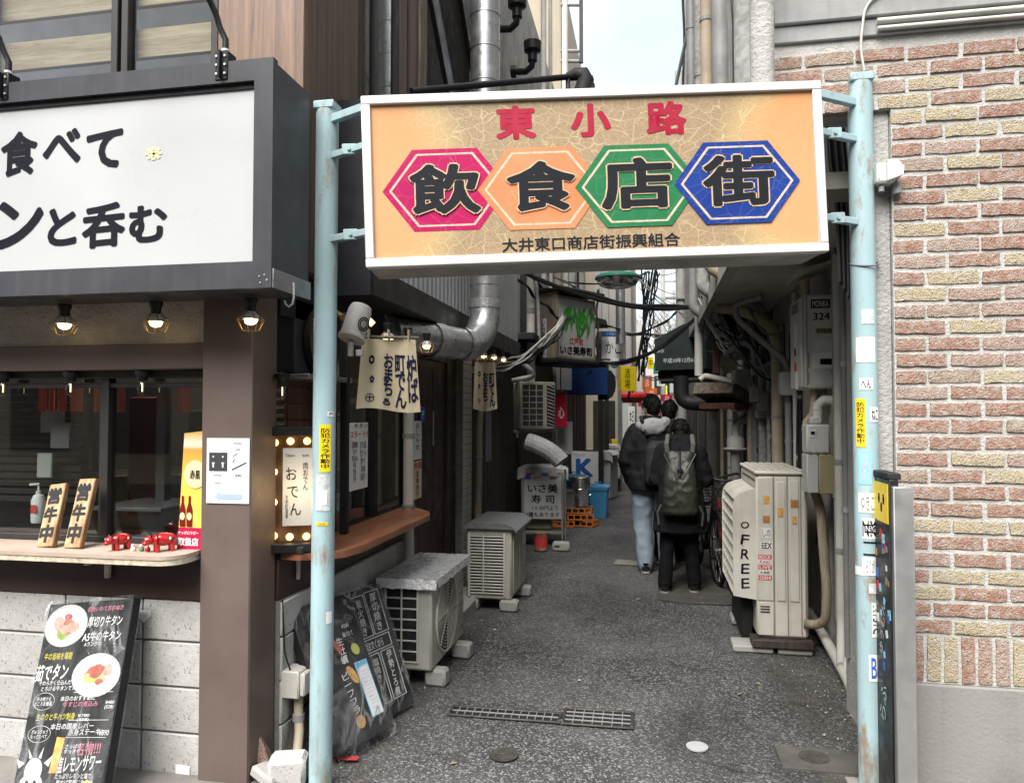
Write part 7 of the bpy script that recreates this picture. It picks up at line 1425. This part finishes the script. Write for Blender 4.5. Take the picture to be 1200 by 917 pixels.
# black arm with nozzle and funnels above the sign on the left
t = thing('swing_arm', 'black pipe arm with a bent nozzle sticking out above the sign', 'pipe arm', (-1.5,4.6,3.4)); a = at(482,107,d=4.6); b = at(668,90,d=5.4)
part('arm', MB().cyl(a,b,.022,n=12), 'black_metal', t); part('nozzle', MB().tube([b-V((.02,0,.0)),b+V((.04,0,.015)),b+V((.10,0,.005)),b+V((.115,0,-.03)),b+V((.09,0,-.12))], [.03,.045,.055,.06,.065], 14), 'black_rough', t); part('clamp', MB().box(b.x-.03,b.x+.0,b.y-.03,b.y+.03,b.z-.12,b.z+.02,.004), 'black_metal', t); part('fitting', MB().lathe([(.015,0),(.03,.01),(.03,.05),(.018,.07),(.018,.11)], b+V((.15,0,-.12)), (0,0,1), 12), 'black_rough', t)
for px, py, d, lab in ((606,8,8.0,'black funnel lamp on the left wall at the picture top'), (624,60,8.6,'black funnel lamp on the left wall beside the duct')):
    p = at(px,py,d=d); t = thing('spot_lamp', lab, 'lamp', p, 0, 'black funnel lamps on the left wall'); part('funnel', MB().lathe([(.055,-.12),(.055,-.02),(.10,0),(.105,.10),(.09,.10)], p, (0,0,1), 18), 'black_metal', t); part('elbow', MB().tube([p+V((0,0,-.10)),p+V((-.01,0,-.18)),p+V((-.08,.03,-.22)),p+V((-.24,.05,-.20))], .038, 10), 'black_metal', t); part('wall_plate', MB().cyl(p+V((-.26,.05,-.20)),p+V((-.20,.05,-.20)),.07,n=14), 'black_metal', t)
for px, d, lab in ((637,9.2,'white pipe up the left wall past the funnel lamps'),(645,9.6,'thin white pipe beside the funnel lamps pipe')):
    p = at(px,50,d=d); pipe('wall_pipe', [(p.x,p.y,3.2),(p.x,p.y,9.5)], .035 if px==637 else .025, 'pipe_white', lab, 'pipe', clips=[((p.x,p.y,4+1.5*k),(0,0,.04)) for k in range(3)])
b9 = thing('fire_ladder', 'dark steel ladder frame fixed against the sky on the left', 'ladder', (-1.2,13,4)); 
a = at(681,0,d=13); b = at(681,75,d=13); part('rail', MB().bar(V((a.x,a.y,b.z)),V((a.x,a.y,10.5)),.06,.07,.004), 'black_metal', b9)
for py in (6,60,72): q0, q1 = at(657,py,d=13), at(681,py,d=13); part('rung', MB().cyl(q0,q1,.03,n=8), 'pipe_grey', b9)
q = at(662,40,d=13); part('rail', MB().cyl((q.x,q.y,3.4),(q.x,q.y,10.5),.055,n=12), 'pipe_white', b9)
for py in (-30,-80): q0, q1 = at(657,py,d=13), at(681,py,d=13); part('rung', MB().cyl(q0,q1,.03,n=8), 'pipe_grey', b9)

# ------------------------------------------------------------------ ground fittings
gr = thing('drain_grate', 'long narrow steel drain grating set in the asphalt', 'grate', (-.8,3.9,0), 0, 'drain gratings'); gr2 = thing('drain_grate', 'wider square-mesh steel grating at the right end of the narrow one', 'grate', (-.3,3.9,0), 0, 'drain gratings')
def grate(t, A, B, wd, cell, m_='pipe_grey'):
    A, B = V((*A,.003)), V((*B,.003)); u = (B-A).normalized(); v = V((-u.y,u.x,0)); L_ = (B-A).length; M3 = Matrix((u,v,V((0,0,1)))).transposed(); c = (A+B)/2
    part('pit', MB().obox(c+V((0,0,-.0035)), (L_,wd,.008), M3, 0), 'tar', t)
    f = MB()
    for s_ in (-1,1): f.obox(c+v*(s_*wd/2)+V((0,0,.003)), (L_+.02,.016,.010), M3, .003); f.obox(c+u*(s_*L_/2)+V((0,0,.003)), (.016,wd-.016,.013), M3, .003)
    part('frame', f, 'ground_iron', t); n1 = int(L_/cell)
    for i in range(1,n1): part('bar', MB().obox(c+u*(L_*(i/n1-.5))+V((0,0,.003)), (.0045,wd-.016,.009), M3, .001), m_, t)
    n2_ = max(2,int(wd/cell))
    for j in range(1,n2_): part('bar', MB().obox(c+v*(wd*(j/n2_-.5))+V((0,0,.0045)), (L_-.016,.0045,.007), M3, .001), m_, t)
a, b = at(529,832,Z=0), at(656,842,Z=0); grate(gr, (a.x,a.y-.01), (b.x,b.y-.0), .115, .042)
a, b = at(659,839,Z=0), at(741,842,Z=0); grate(gr2, (a.x+.01,a.y), (b.x,b.y-.03), .20, .046)
p = at(590,885,Z=0); t = thing('access_cover', 'small round iron cover in the asphalt below the grating', 'manhole cover', (p.x,p.y,0), 0, 'round covers in the asphalt'); part('ring', MB().lathe([(.058,0),(.068,.004),(.068,.007),(.055,.007)], (p.x,p.y,0), (0,0,1), 28), 'ground_iron', t); part('lid', MB().lathe([(.052,.001),(.052,.0075),(.01,.0078)], (p.x,p.y,0), (0,0,1), 28), 'ground_iron', t); part('rib', MB().box(p.x-.035,p.x+.035,p.y-.003,p.y+.003,.008,.011,.001), 'ground_iron', t)
p = at(954,888,Z=0); t = thing('access_cover', 'rusty round iron cover near the right blue post', 'manhole cover', (p.x,p.y,0), 0, 'round covers in the asphalt'); part('surround', MB().box(p.x-.16,p.x+.26,p.y-.13,p.y+.10,-.01,.006,.002), 'asphalt_patch', t); part('lid', MB().lathe([(.068,.004),(.068,.009),(.01,.0095)], (p.x,p.y,0), (0,0,1), 28), 'ground_iron', t)
for k in range(5): part('rib', MB().cyl((p.x+.03*math.cos(k*1.256),p.y+.03*math.sin(k*1.256),.008),(p.x+.03*math.cos(k*1.256),p.y+.03*math.sin(k*1.256),.012),.01,n=8), 'ground_iron', t)
p = at(817,875,Z=0); solo('round_marker', MB().lathe([(.052,.0),(.052,.007),(.01,.008)], (p.x,p.y,0.0), (0,0,1), 28), 'disc_white', 'flat pale grey disc lying on the asphalt', 'disc')
lt = MB(); r3 = random.Random(8)
for k in range(26):
    x, y = r3.uniform(-1.35,.95), r3.uniform(2.6,14); s_ = r3.uniform(.004,.011); lt.obox((x,y,.006), (s_*2,s_*1.4,.004), Matrix.Rotation(r3.uniform(0,3),3,'Z'), .001)
o = solo('litter', lt, 'paper_pale', 'tiny pale scraps of litter scattered on the asphalt', 'litter', kind='stuff')
mb = MB(); mb.prism([(.03,6.55),(.30,6.45),(.92,6.5),(1.15,6.62),(1.16,8.9),(.55,9.0),(.10,8.8),(.06,7.6)], (0,0,.003), (1,0,0), (0,1,0), .004); struct('road_patch', mb, 'asphalt_patch')
mb = MB(); mb.prism([(-.42,8.0),(-.02,7.95),(0,8.2),(-.38,8.26)], (0,0,.003), (1,0,0), (0,1,0), .003); struct('road_patch', mb, 'paving')
gv = MB(); r4 = random.Random(31)
for k in range(700):
    sd = r4.choice((-1,1)); y = 2.5+r4.random()**1.6*7; x = (-1.62+abs(r4.gauss(0,.14))) if sd < 0 else (1.12-abs(r4.gauss(0,.14))); s_ = r4.uniform(.003,.008); gv.obox((x,y,.004), (s_*1.6,s_*1.2,s_), Matrix.Rotation(r4.uniform(0,3),3,'Z'), s_*.25)
tag(solo('grit', gv, 'concrete_foot', 'loose grit and small stones gathered along both alley walls', 'grit', kind='stuff'))
dl = MB()
for k in range(60):
    x, y = r4.uniform(-1.5,1.0), 2.6+r4.random()*8; l_ = r4.uniform(.012,.03); a_ = r4.uniform(0,6.28); d_ = V((math.cos(a_),math.sin(a_),0)); n_ = V((-d_.y,d_.x,0)); c = V((x,y,.005)); dl.add([c-d_*l_, c+n_*l_*.4+V((0,0,.006)), c+d_*l_, c-n_*l_*.4+V((0,0,.002))], [(0,1,2,3)])
solo('dead_leaves', dl, 'wood_sushi', 'few dry leaf scraps blown over the asphalt', 'leaves', kind='stuff')

# ------------------------------------------------------------------ the other side of the street, behind the viewer: it shows in the panes
op = thing('street_building', 'tan building across the street, seen only as reflections in the panes', 'building', (0,-9,0))
part('wall', MB().box(-16,16,-9.5,-9.0,-.02,8.5,0), 'tan_far', op)
for i in range(12):
    for j in range(3): 
        wv = part('window', MB().box(-15+2.6*i,-13.4+2.6*i,-9.0,-8.95,.7+2.7*j,2.3+2.7*j,.01), 'win_dark', op)

# more small boards, lanterns and a bare tree at the far end
for i, (x0,x1,y0,y1,d,m_,tx,lab) in enumerate(((748,757,462,476,20,'red_awning','酒','small red board under the yellow sign'),(752,762,478,492,23,'paper_white','食','small white board left of the tall walker'),(806,815,432,446,13,'sign_grey','店','pale plate below the green awning'),(759,766,418,432,28,'yellow_sign','中','tiny yellow board in the sky gap'),(770,779,442,452,27,'paper_white','麺','tiny white board under the sky gap'),(781,790,436,445,26,'red_awning','肉','tiny red board beside the green awning'),(792,800,454,466,25,'ink_blue','魚','tiny blue board above the walkers'),(736,744,476,500,17.5,'paper_white','本日','white paper notice on the far door'))):
    board('far_sign', lab, 'sign', x0,x1,y0,y1,d,d,.05,m_, texts=((tx,.5,.5,.6,.6,'ink' if m_ in ('paper_white','yellow_sign','sign_grey') else 'paper_white',.01),))
for i, (px,py,d,lab) in enumerate(((756,470,18,'red paper lantern hanging left of the walkers'),(762,474,22,'second smaller red lantern behind the first'))):
    p = at(px,py,d=d); t = thing('paper_lantern', lab, 'lantern', p, 0, 'red lanterns far down the alley'); part('shade', MB().lathe([(.05,-.16),(.10,-.14),(.13,-.05),(.13,.05),(.10,.14),(.05,.16)], p, (0,0,1), 16), 'red_awning', t); part('cap', MB().cyl(p+V((0,0,.16)),p+V((0,0,.19)),.055,n=12).cyl(p+V((0,0,-.19)),p+V((0,0,-.16)),.055,n=12), 'black_metal', t)
p = at(776,480,d=40); t = thing('bare_tree', 'bare leafless tree against the sky at the far end', 'tree', (p.x,p.y,0)); tb = MB(); tk = MB(); rb2 = random.Random(9)
tk.tube([(p.x,p.y,0),(p.x+.05,p.y,2),(p.x,p.y,4.2)], [.2,.16,.11], 10); part('trunk', tk, 'wood_old', t)
def grow(a, d, l_, r, n_):
    b = a + d*l_; m = (a+b)/2 + V((rb2.uniform(-.1,.1),rb2.uniform(-.1,.1),0))*l_; tb.tube([a,m,b], [r,r*.8,r*.6], 5)
    if n_ > 0:
        for q in range(3): grow(b if q else m, (d + V((rb2.uniform(-.9,.9),rb2.uniform(-.9,.9),rb2.uniform(-.2,.6)))).normalized(), l_*rb2.uniform(.6,.8), r*.6, n_-1)
for q in range(6): grow(V((p.x,p.y,3.0+.25*q)), V((rb2.uniform(-.7,.7),rb2.uniform(-.7,.7),1)).normalized(), 1.5, .06, 4)
part('crown', tb, 'wood_old', t)

for k, (x0,y0,d0,x1,y1,d1,sg_,r) in enumerate(((640,318,9.5,720,352,11,.05,.010),(660,330,10,760,318,14,.1,.010),(700,340,11,700,425,10.5,.02,.012),(742,318,13,812,372,11,.12,.010),(690,372,10.5,775,392,14,.1,.010),(735,392,13,800,360,12,.1,.012),(812,330,9.5,872,400,8.0,.12,.014),(822,352,9,905,425,7.4,.15,.012),(600,318,9,655,372,9.4,.03,.012),(752,440,15,812,446,11,.05,.012))):
    cable('%s loose cable strung through the clutter below the sign' % ('first second third fourth fifth sixth seventh eighth ninth tenth'.split()[k]), at(x0,y0,d=d0), at(x1,y1,d=d1), sg_, r, 'cable' if k % 3 else 'cable_grey', k=2, jit=.03, grp='loose cables below the sign')
pl_ = MB(); rt2 = random.Random(15)
for k in range(12):
    a = at(rt2.uniform(818,834), rt2.uniform(345,375), d=7.9); b = at(rt2.uniform(846,868), rt2.uniform(392,412), d=7.6); m = (a+b)/2+V((rt2.uniform(-.1,.1),0,rt2.uniform(-.25,-.05))); pl_.tube([a*(1-f)**2+m*2*f*(1-f)+b*f*f for f in [i/12 for i in range(13)]], .008, 6)
solo('cable_loops', pl_, 'cable_pale', 'pale cable loops hanging at the front of the black tangle', 'cables', kind='stuff')

# ------------------------------------------------------------------ bicycles
def bicycle(loc, rz, lab, fm_):
    t = thing('bicycle', lab, 'bicycle', loc, rz, 'bicycles on the right of the alley'); M = MW[t.name]; T = lambda x,y,z: M @ V((x,y,z)); r = .32
    for y in (-.52,.52):
        wh = part('wheel', MB().tube([T(0,y+r*math.cos(a),r+r*math.sin(a)) for a in [6.283*k/36 for k in range(36)]], .019, 8, closed=True), 'tyre', t); part('rim', MB().tube([T(0,y+(r-.03)*math.cos(a),r+(r-.03)*math.sin(a)) for a in [6.283*k/36 for k in range(36)]], .009, 6, closed=True), 'bike_chrome', wh)
        sp_ = MB()
        for k in range(14): a = 6.283*k/14; sp_.cyl(T(.015*(-1)**k,y,r),T(0,y+(r-.03)*math.cos(a),r+(r-.03)*math.sin(a)),.0018,n=4)
        sp_.cyl(T(-.035,y,r),T(.035,y,r),.022,n=10); part('spokes', sp_, 'bike_chrome', wh); part('mudguard', MB().tube([T(0,y+(r+.035)*math.cos(a),r+(r+.035)*math.sin(a)) for a in [R(20+14*k) for k in range(11)]], .02, 6), 'black_metal', t)
    f = MB()
    for a, b, q in (((0,-.10,.30),(0,-.22,.74),.017),((0,-.10,.30),(0,.36,.66),.019),((0,-.2,.66),(0,.35,.76),.017),((0,-.52,r),(0,-.10,.30),.012),((0,-.52,r),(0,-.2,.66),.011),((0,.34,.80),(0,.40,.58),.02),((0,.40,.6),(0,.52,r),.014)): f.cyl(T(*a),T(*b),q,n=10)
    part('frame', f, fm_, t); part('saddle', MB().ell(T(0,-.27,.86),.075,.13,.035,M.to_3x3()), 'black_rough', t); part('seat_post', MB().cyl(T(0,-.21,.7),T(0,-.25,.85),.013,n=8), 'bike_chrome', t); part('handlebar', MB().tube([T(-.28,.16,1.0),T(-.24,.28,1.02),T(-.05,.34,.98),T(.05,.34,.98),T(.24,.28,1.02),T(.28,.16,1.0)], .012, 8).cyl(T(0,.34,.98),T(0,.35,.78),.014,n=8), 'black_metal', t); part('crank', MB().cyl(T(-.03,-.10,.30),T(.03,-.10,.30),.085,n=20).bar(T(.05,-.10,.30),T(.05,.05,.22),.02,.012,.003), 'black_metal', t); part('pedal', MB().obox(T(.09,.06,.22),(.08,.05,.02),M.to_3x3(),.004), 'black_rough', t)
    bk = MB()
    for k in range(5): bk.tube([T(x*(1-.04*k),y*(1-.04*k)+.62,.96-.055*k) for x, y in ((-.17,-.13),(.17,-.13),(.17,.13),(-.17,.13))], .004, 5, closed=True)
    for k in range(16): a = 6.283*k/16; x, y = .17*math.copysign(min(1,abs(math.cos(a))*1.3),math.cos(a)), .13*math.copysign(min(1,abs(math.sin(a))*1.3),math.sin(a)); bk.cyl(T(x,y+.62,.96),T(x*.84,y*.84+.62,.74),.003,n=4)
    part('basket', bk, 'black_metal', t)
bicycle((.53,7.75,0), R(187), 'black bicycle with front basket parked behind the big cream unit', 'black_metal')
bicycle((.66,7.45,0), R(183), 'red framed bicycle squeezed against the right wall', 'bike_red')

# ------------------------------------------------------------------ people seen from behind
def remeshed(mb, vox, smooth=6):
    me = bpy.data.meshes.new('tmp'); me.from_pydata(mb.v, [], mb.f); o = bpy.data.objects.new('tmp', me); _ts.collection.objects.link(o)
    m = o.modifiers.new('r','REMESH'); m.mode = 'VOXEL'; m.voxel_size = vox; s_ = o.modifiers.new('s','SMOOTH'); s_.iterations = smooth; s_.factor = .5
    vl = _ts.view_layers[0]; vl.update(); ev = o.evaluated_get(vl.depsgraph); m2 = ev.to_mesh(); out_ = MB(); nor = [v.normal.copy() for v in m2.vertices]
    out_.v = [tuple(v.co) for v in m2.vertices]; out_.f = [list(p.vertices) for p in m2.polygons]; out_.m = [0]*len(out_.f); ev.to_mesh_clear(); bpy.data.objects.remove(o); return out_, nor
def wrinkle(mb, nor, amp, fr, seed, stretch=(1,1,1)):
    out_ = []
    for p, n_ in zip(mb.v, nor):
        q = V((p[0]*fr*stretch[0]+seed, p[1]*fr*stretch[1], p[2]*fr*stretch[2])); h = 1-abs(noise.noise(q))*2; h += .5*noise.noise(q*2.3); out_.append(tuple(V(p)+n_*(amp*h)))
    mb.v = out_; return mb
def ering(c, rx, ry, n=20, rot=0, pw=2.4):
    o_ = []
    for i in range(n):
        a = 6.28318*i/n; x = math.copysign(abs(math.cos(a))**(2/pw), math.cos(a))*rx; y = math.copysign(abs(math.sin(a))**(2/pw), math.sin(a))*ry; o_.append(V((c[0]+x*math.cos(rot)-y*math.sin(rot), c[1]+x*math.sin(rot)+y*math.cos(rot), c[2])))
    return o_
def limb(mb, pts, rs, n=14):
    P_ = [V(p) for p in pts]; mb.tube(P_, rs, n)
    for p, r in zip(P_, rs): mb.ell(p, r, r, r, None, 12, 8)
def hand(mb, w_, d, side, curl=.5):
    d = V(d).normalized(); x = V((side,0,0)); x = (x-d*x.dot(d)).normalized(); y = d.cross(x)
    mb.ell(V(w_)+d*.045, .042,.018,.05, Matrix((y,x,d)).transposed(), 12, 8)
    for k, l_ in enumerate((.066,.078,.072,.056)):
        b = V(w_)+d*.085+y*(.03-.02*k); limb(mb, [b, b+d*l_*.5, b+d*l_*.85-x*l_*curl*.6], [.0095,.009,.008], 8)
    b = V(w_)+d*.03+y*.036; limb(mb, [b, b+y*.025+d*.03, b+y*.028+d*.055], [.011,.010,.009], 8)
def person(lab, loc, rz, H, J, top, bottom, long_coat, arms, lean=0.0, head_fwd=.0, head_turn=0, legs=None, hood=None, seed=1):
    t = thing('person', lab, 'person', loc, rz); M = MW[t.name]; s_ = H/1.72; S = lambda x,y,z: V((x*s_, y*s_, z*s_))
    legs = legs or {-1: [(-.095,0,.90),(-.10,.03,.49),(-.10,-.02,.09)], 1: [(.095,0,.90),(.10,.05,.49),(.11,.02,.09)]}
    def ty(z): return lean*max(0,(z-.9))/.6                          # forward lean of the trunk
    hy = ty(1.5)+head_fwd; hc = V((0, hy+.02, 1.60-.85*max(0,head_fwd-.02)))
    body = MB()
    body.loft([ering((0,ty(z)+o_,z), rx, ry) for z, rx, ry, o_ in ((.84,.15,.11,0),(.95,.165,.115,0),(1.08,.14,.10,0),(1.22,.155,.105,0),(1.36,.175,.105,0),(1.43,.13,.08,0),(1.47,.06,.055,.01))])
    limb(body, [(0,ty(1.42),1.42),(0,hy*.7,hc.z-.10),(0,hy,hc.z-.04)], [.062,.055,.056])
    Rh = Matrix.Rotation(head_turn,3,'Z') @ Matrix.Rotation(-head_fwd*3.2,3,'X')
    body.ell(hc, .073,.092,.112, Rh, 18, 12); body.ell(hc+Rh@V((0,.03,-.065)), .052,.055,.05, Rh); body.ell(hc+Rh@V((0,.096,-.015)), .013,.02,.022, Rh)
    for sx in (-1,1): body.ell(hc+Rh@V((sx*.075,-.005,-.012)), .012,.020,.032, Rh)
    for sx in (-1,1):
        limb(body, [legs[sx][0], legs[sx][1], legs[sx][2]], [.078,.055,.042]); f = V(legs[sx][2]); limb(body, [f+V((0,-.02,-.05)), f+V((0,.06,-.055)), f+V((0,.14,-.06))], [.035,.036,.028])
        limb(body, arms[sx], [.048,.040,.028]); d = V(arms[sx][2])-V(arms[sx][1]); hand(body, arms[sx][2], d, sx)
    def emit_(name, mb, m_, parent=t, ang=60): mb.v = [tuple(M @ (V(p)*s_)) for p in mb.v]; return part(name, mb, m_, parent, ang)
    bm_, nr = remeshed(body, .011, 3); emit_('body', bm_, 'skin')
    # hair
    hr = MB(); hr.ell(hc+Rh@V((0,-.012,.036)), .083,.102,.096, Rh, 18, 12); hr.ell(hc+Rh@V((0,-.042,-.022)), .069,.060,.070, Rh)
    hm, nr = remeshed(hr, .007, 2); wrinkle(hm, nr, .004, 45, seed, (1,1,.35)); hro = emit_('hair', hm, 'hair')
    st = MB()
    for k in range(520):
        a, b = rnd.uniform(0,6.28), rnd.uniform(-.35,1.45); d_ = V((math.cos(a)*math.cos(b), math.sin(a)*math.cos(b), math.sin(b)))
        if d_.y > .55 and b < .4: continue
        p = hc+Rh@(V((d_.x*.088,d_.y*.105-.012,d_.z*.112+.02))); tang = (V((0,-.3,-1))-d_*V((0,-.3,-1)).dot(d_)).normalized()+V((rnd.uniform(-.6,.6),rnd.uniform(-.6,.6),rnd.uniform(-.3,.3)))*.7; q = p+tang*.028+d_*rnd.uniform(.0,.012); w_ = tang.cross(d_).normalized()*.0035; st.add([p-w_, p+w_, q], [(0,1,2)])
    for k in range(280):
        a, b = rnd.uniform(0,6.28), rnd.uniform(-.15,1.5); d_ = V((math.cos(a)*math.cos(b), math.sin(a)*math.cos(b), math.sin(b)))
        if d_.y > .6 and b < .5: continue
        p = hc+Rh@(V((d_.x*.080,d_.y*.098-.012,d_.z*.092+.036))); tang = (V((.3*math.cos(seed),-.4,-.9))-d_*V((.3*math.cos(seed),-.4,-.9)).dot(d_)).normalized()+V((rnd.uniform(-.5,.5),rnd.uniform(-.5,.5),rnd.uniform(-.4,.4))); l_ = rnd.uniform(.025,.048); q = p+tang.normalized()*l_+d_*rnd.uniform(.0,.009); st.tube([p, (p+q)/2+d_*.006, q], [.004,.0035,.0005], 5)
    emit_('hair_strands', st, 'hair', hro)
    # trousers and shoes
    tr = MB(); tr.loft([ering((0,0,z), rx, ry) for z, rx, ry in ((.82,.16,.12),(.92,.178,.128),(1.0,.17,.122))])
    for sx in (-1,1): a, b, c = (V(q) for q in legs[sx]); limb(tr, [a, a*.5+b*.5, b, b*.45+c*.55, c+V((0,0,-.015))], [k_*(1.22 if bottom == 'denim_pale' and q_ > 0 else 1) for q_, k_ in enumerate((.098,.086,.072,.066,.064))])
    tm_, nr = remeshed(tr, .011, 3); wrinkle(tm_, nr, .007, 9, seed+5, (1,1,.8)); emit_('trousers', tm_, bottom)
    for sx in (-1,1):
        c = V(legs[sx][2]); c.z = 0; base_z = max(legs[sx][2][2]-.09, 0); sh = MB()
        sh.loft([[V((c.x+q.x, c.y+q.y, base_z+z_)) for q in [V(k) for k in shape]] for shape, z_ in ((SHOE(1.0),.022),(SHOE(1.02),.04),(SHOE(.93),.075),(SHOE(.62,-.05),.10))]); so = emit_('shoe', sh, 'shoe'); so2 = MB().loft([[V((c.x+q.x, c.y+q.y, base_z+z_)) for q in [V(k) for k in SHOE(1.05)]] for z_ in (.002,.022)]); emit_('sole', so2, 'sole', so)
    # jacket or coat
    ja = MB(); hem = long_coat
    rows = [(hem,.245 if hem<.7 else .195,.165),(hem+.16,.225,.155),(.98,.195,.145),(1.12,.195,.142),(1.26,.195,.14),(1.34,.192,.13),(1.40,.165,.11),(1.45,.105,.085),(1.49,.085,.08)]
    rows = [r_ for i, r_ in enumerate(rows) if i < 1 or r_[0] > hem+.1]; ja.loft([ering((0,ty(z),z), rx*top[1], ry*top[1]) for z, rx, ry in rows])
    for sx in (-1,1): a, b, c = (V(q) for q in arms[sx]); limb(ja, [a, a*.5+b*.5, b, b*.4+c*.6, c-(c-b).normalized()*.02], [.066*top[1],.070*top[1],.066*top[1],.060*top[1],.050*top[1]])
    jm, nr = remeshed(ja, .012, 4); wrinkle(jm, nr, .012, 8.5, seed+2, (1,1,.8)); jk = emit_('jacket', jm, top[0])
    cl = MB(); cz = 1.475; cl.loft([ering((0,ty(1.46)+hy*.3-.005,z), r_, r_*.95) for z, r_ in ((cz-.03,.105),(cz+.03,.092),(cz+.045,.085),(cz+.03,.072))], cap=False); emit_('collar', cl, top[0], jk)
    if hood:
        ho = MB(); 
        for k in range(13): a = R(-200+ (220*k/12)); ho.ell((.12*math.cos(a), ty(1.44)-.02+.105*math.sin(a), 1.455-.045*abs(math.sin(a*.5))), .055,.05,.048, None, 10, 7)
        ho.ell((0,ty(1.4)-.15,1.41), .125,.06,.085); hm2, nr = remeshed(ho, .010, 4); wrinkle(hm2, nr, .007, 14, seed+7); emit_('hood', hm2, hood, jk)
    return t, M, s_, ty
def SHOE(k, dy=0): return [(k*x, k*y+dy, 0) for x, y in ((-.036,-.075),(-.044,-.02),(-.043,.05),(-.048,.11),(-.038,.165),(-.012,.19),(.015,.188),(.04,.16),(.047,.11),(.042,.05),(.042,-.02),(.034,-.075),(.0,-.09))]
pA = at(793,694,Z=0); pB = at(769,672,Z=0); pC = at(794,664,Z=0)
tA, MA, sA, tyA = person('person with olive backpack, black coat and black trousers walking away, head bowed', (pA.x+.04,pA.y+.06,0), R(-3), 1.60, None, ('coat_black',1.06), 'trouser_black', .58,
    {-1: [(-.165,.02,1.355),(-.235,.03,1.08),(-.12,.25,1.05)], 1: [(.165,.02,1.355),(.245,.04,1.08),(.10,.26,1.06)]}, lean=.08, head_fwd=.10, legs={-1: [(-.095,0,.90),(-.125,.02,.49),(-.15,-.06,.09)], 1: [(.095,0,.90),(.10,.06,.50),(.125,.03,.09)]}, seed=1)
tB, MB_, sB, tyB = person('tall person in black jacket with grey hood and pale jeans, left of the backpack', (pB.x-.03,pB.y+.10,0), R(4), 1.79, None, ('jacket_black',1.16), 'denim_pale', .80,
    {-1: [(-.17,0,1.36),(-.255,-.02,1.08),(-.215,.10,.86)], 1: [(.17,0,1.36),(.25,.0,1.08),(.20,.14,.90)]}, lean=.03, head_fwd=.03, head_turn=R(18), legs={-1: [(-.095,0,.90),(-.10,.03,.49),(-.075,-.02,.09)], 1: [(.095,0,.90),(.12,.10,.50),(.14,.06,.09)]}, hood='hood_grey', seed=3)
tC, MC, sC, tyC = person('person with dark hair and black clothes mostly hidden behind the other two', (pC.x-.07,pC.y+.25,0), R(-4), 1.74, None, ('jacket_black',1.15), 'trouser_black', .78,
    {-1: [(-.17,0,1.36),(-.24,0,1.08),(-.20,.10,.86)], 1: [(.17,0,1.36),(.25,.02,1.08),(.22,.16,.92)]}, lean=.03, head_fwd=.03, head_turn=R(-10), seed=6)
# olive roll-top backpack carried by the nearest person
t = thing('backpack', 'olive green roll-top backpack on the back of the nearest walker', 'backpack', MA @ V((0,-.2,.75))); b = MB()
def TA(x,y,z): return MA @ (V((x,y,z))*sA)
def rr(z, rx, ry, yc, pw=3):
    z -= .055; rx *= .9
    return [TA(q.x,q.y,q.z) for q in ering((0,yc,z), rx, ry, 24, 0, pw)]
b.loft([rr(.82,.165,.075,-.215), rr(.85,.182,.095,-.22), rr(1.0,.18,.10,-.215), rr(1.15,.168,.092,-.195), rr(1.27,.150,.075,-.170), rr(1.35,.135,.05,-.15), rr(1.40,.150,.022,-.14), rr(1.415,.152,.016,-.14)])
bm_, nr = remeshed(b, .009, 3); wrinkle(bm_, nr, .006, 11, 4); part('bag', bm_, 'olive_pack', t, 60)
part('buckle_strap', MB().tube([TA(0,-.165,1.355),TA(0,-.20,1.305),TA(0,-.262,1.215),TA(0,-.297,1.125)], .011, 8), 'black_rough', t); part('buckle', MB().obox(TA(0,-.285,1.19), (.045,.018,.035), None, .005), 'black_metal', t)
for sx in (-1,1):
    part('shoulder_strap', MB().tube([TA(sx*.115,-.13,1.33),TA(sx*.125,-.13,1.42),TA(sx*.115,-.02,1.50),TA(sx*.115,.10,1.46),TA(sx*.13,.18,1.30)], .022, 8), 'strap', t)
    part('fold_line', MB().tube([TA(sx*.148,-.16,1.335),TA(sx*.085,-.235,1.215),TA(sx*.02,-.292,1.105)], .008, 6), 'olive_pack', t)
    part('side_strap', MB().tube([TA(sx*.175,-.20,.85),TA(sx*.21,-.18,.78),TA(sx*.20,-.15,.66)], .010, 6), 'strap', t)
t = thing('shoulder_bag', 'black day pack on the back of the tall person in the grey hood', 'backpack', MB_ @ V((.1,-.2,1.0))); b = MB()
def TB(x,y,z): return MB_ @ (V((x,y,z))*sB)
b.loft([[TB(q.x,q.y,q.z) for q in ering((.05,yc,z), rx, ry, 20, 0, 3)] for z, rx, ry, yc in ((.86,.13,.06,-.235),(.90,.15,.085,-.24),(1.05,.15,.085,-.24),(1.22,.13,.07,-.22),(1.28,.08,.04,-.2))]); bm_, nr = remeshed(b, .010, 3); part('bag', bm_, 'black_rough', t, 60); part('shoulder_strap', MB().tube([TB(-.06,-.16,1.33),TB(-.10,-.14,1.46),TB(-.11,0,1.50)], .02, 8), 'black_rough', t)
bpy.data.scenes.remove(_ts)
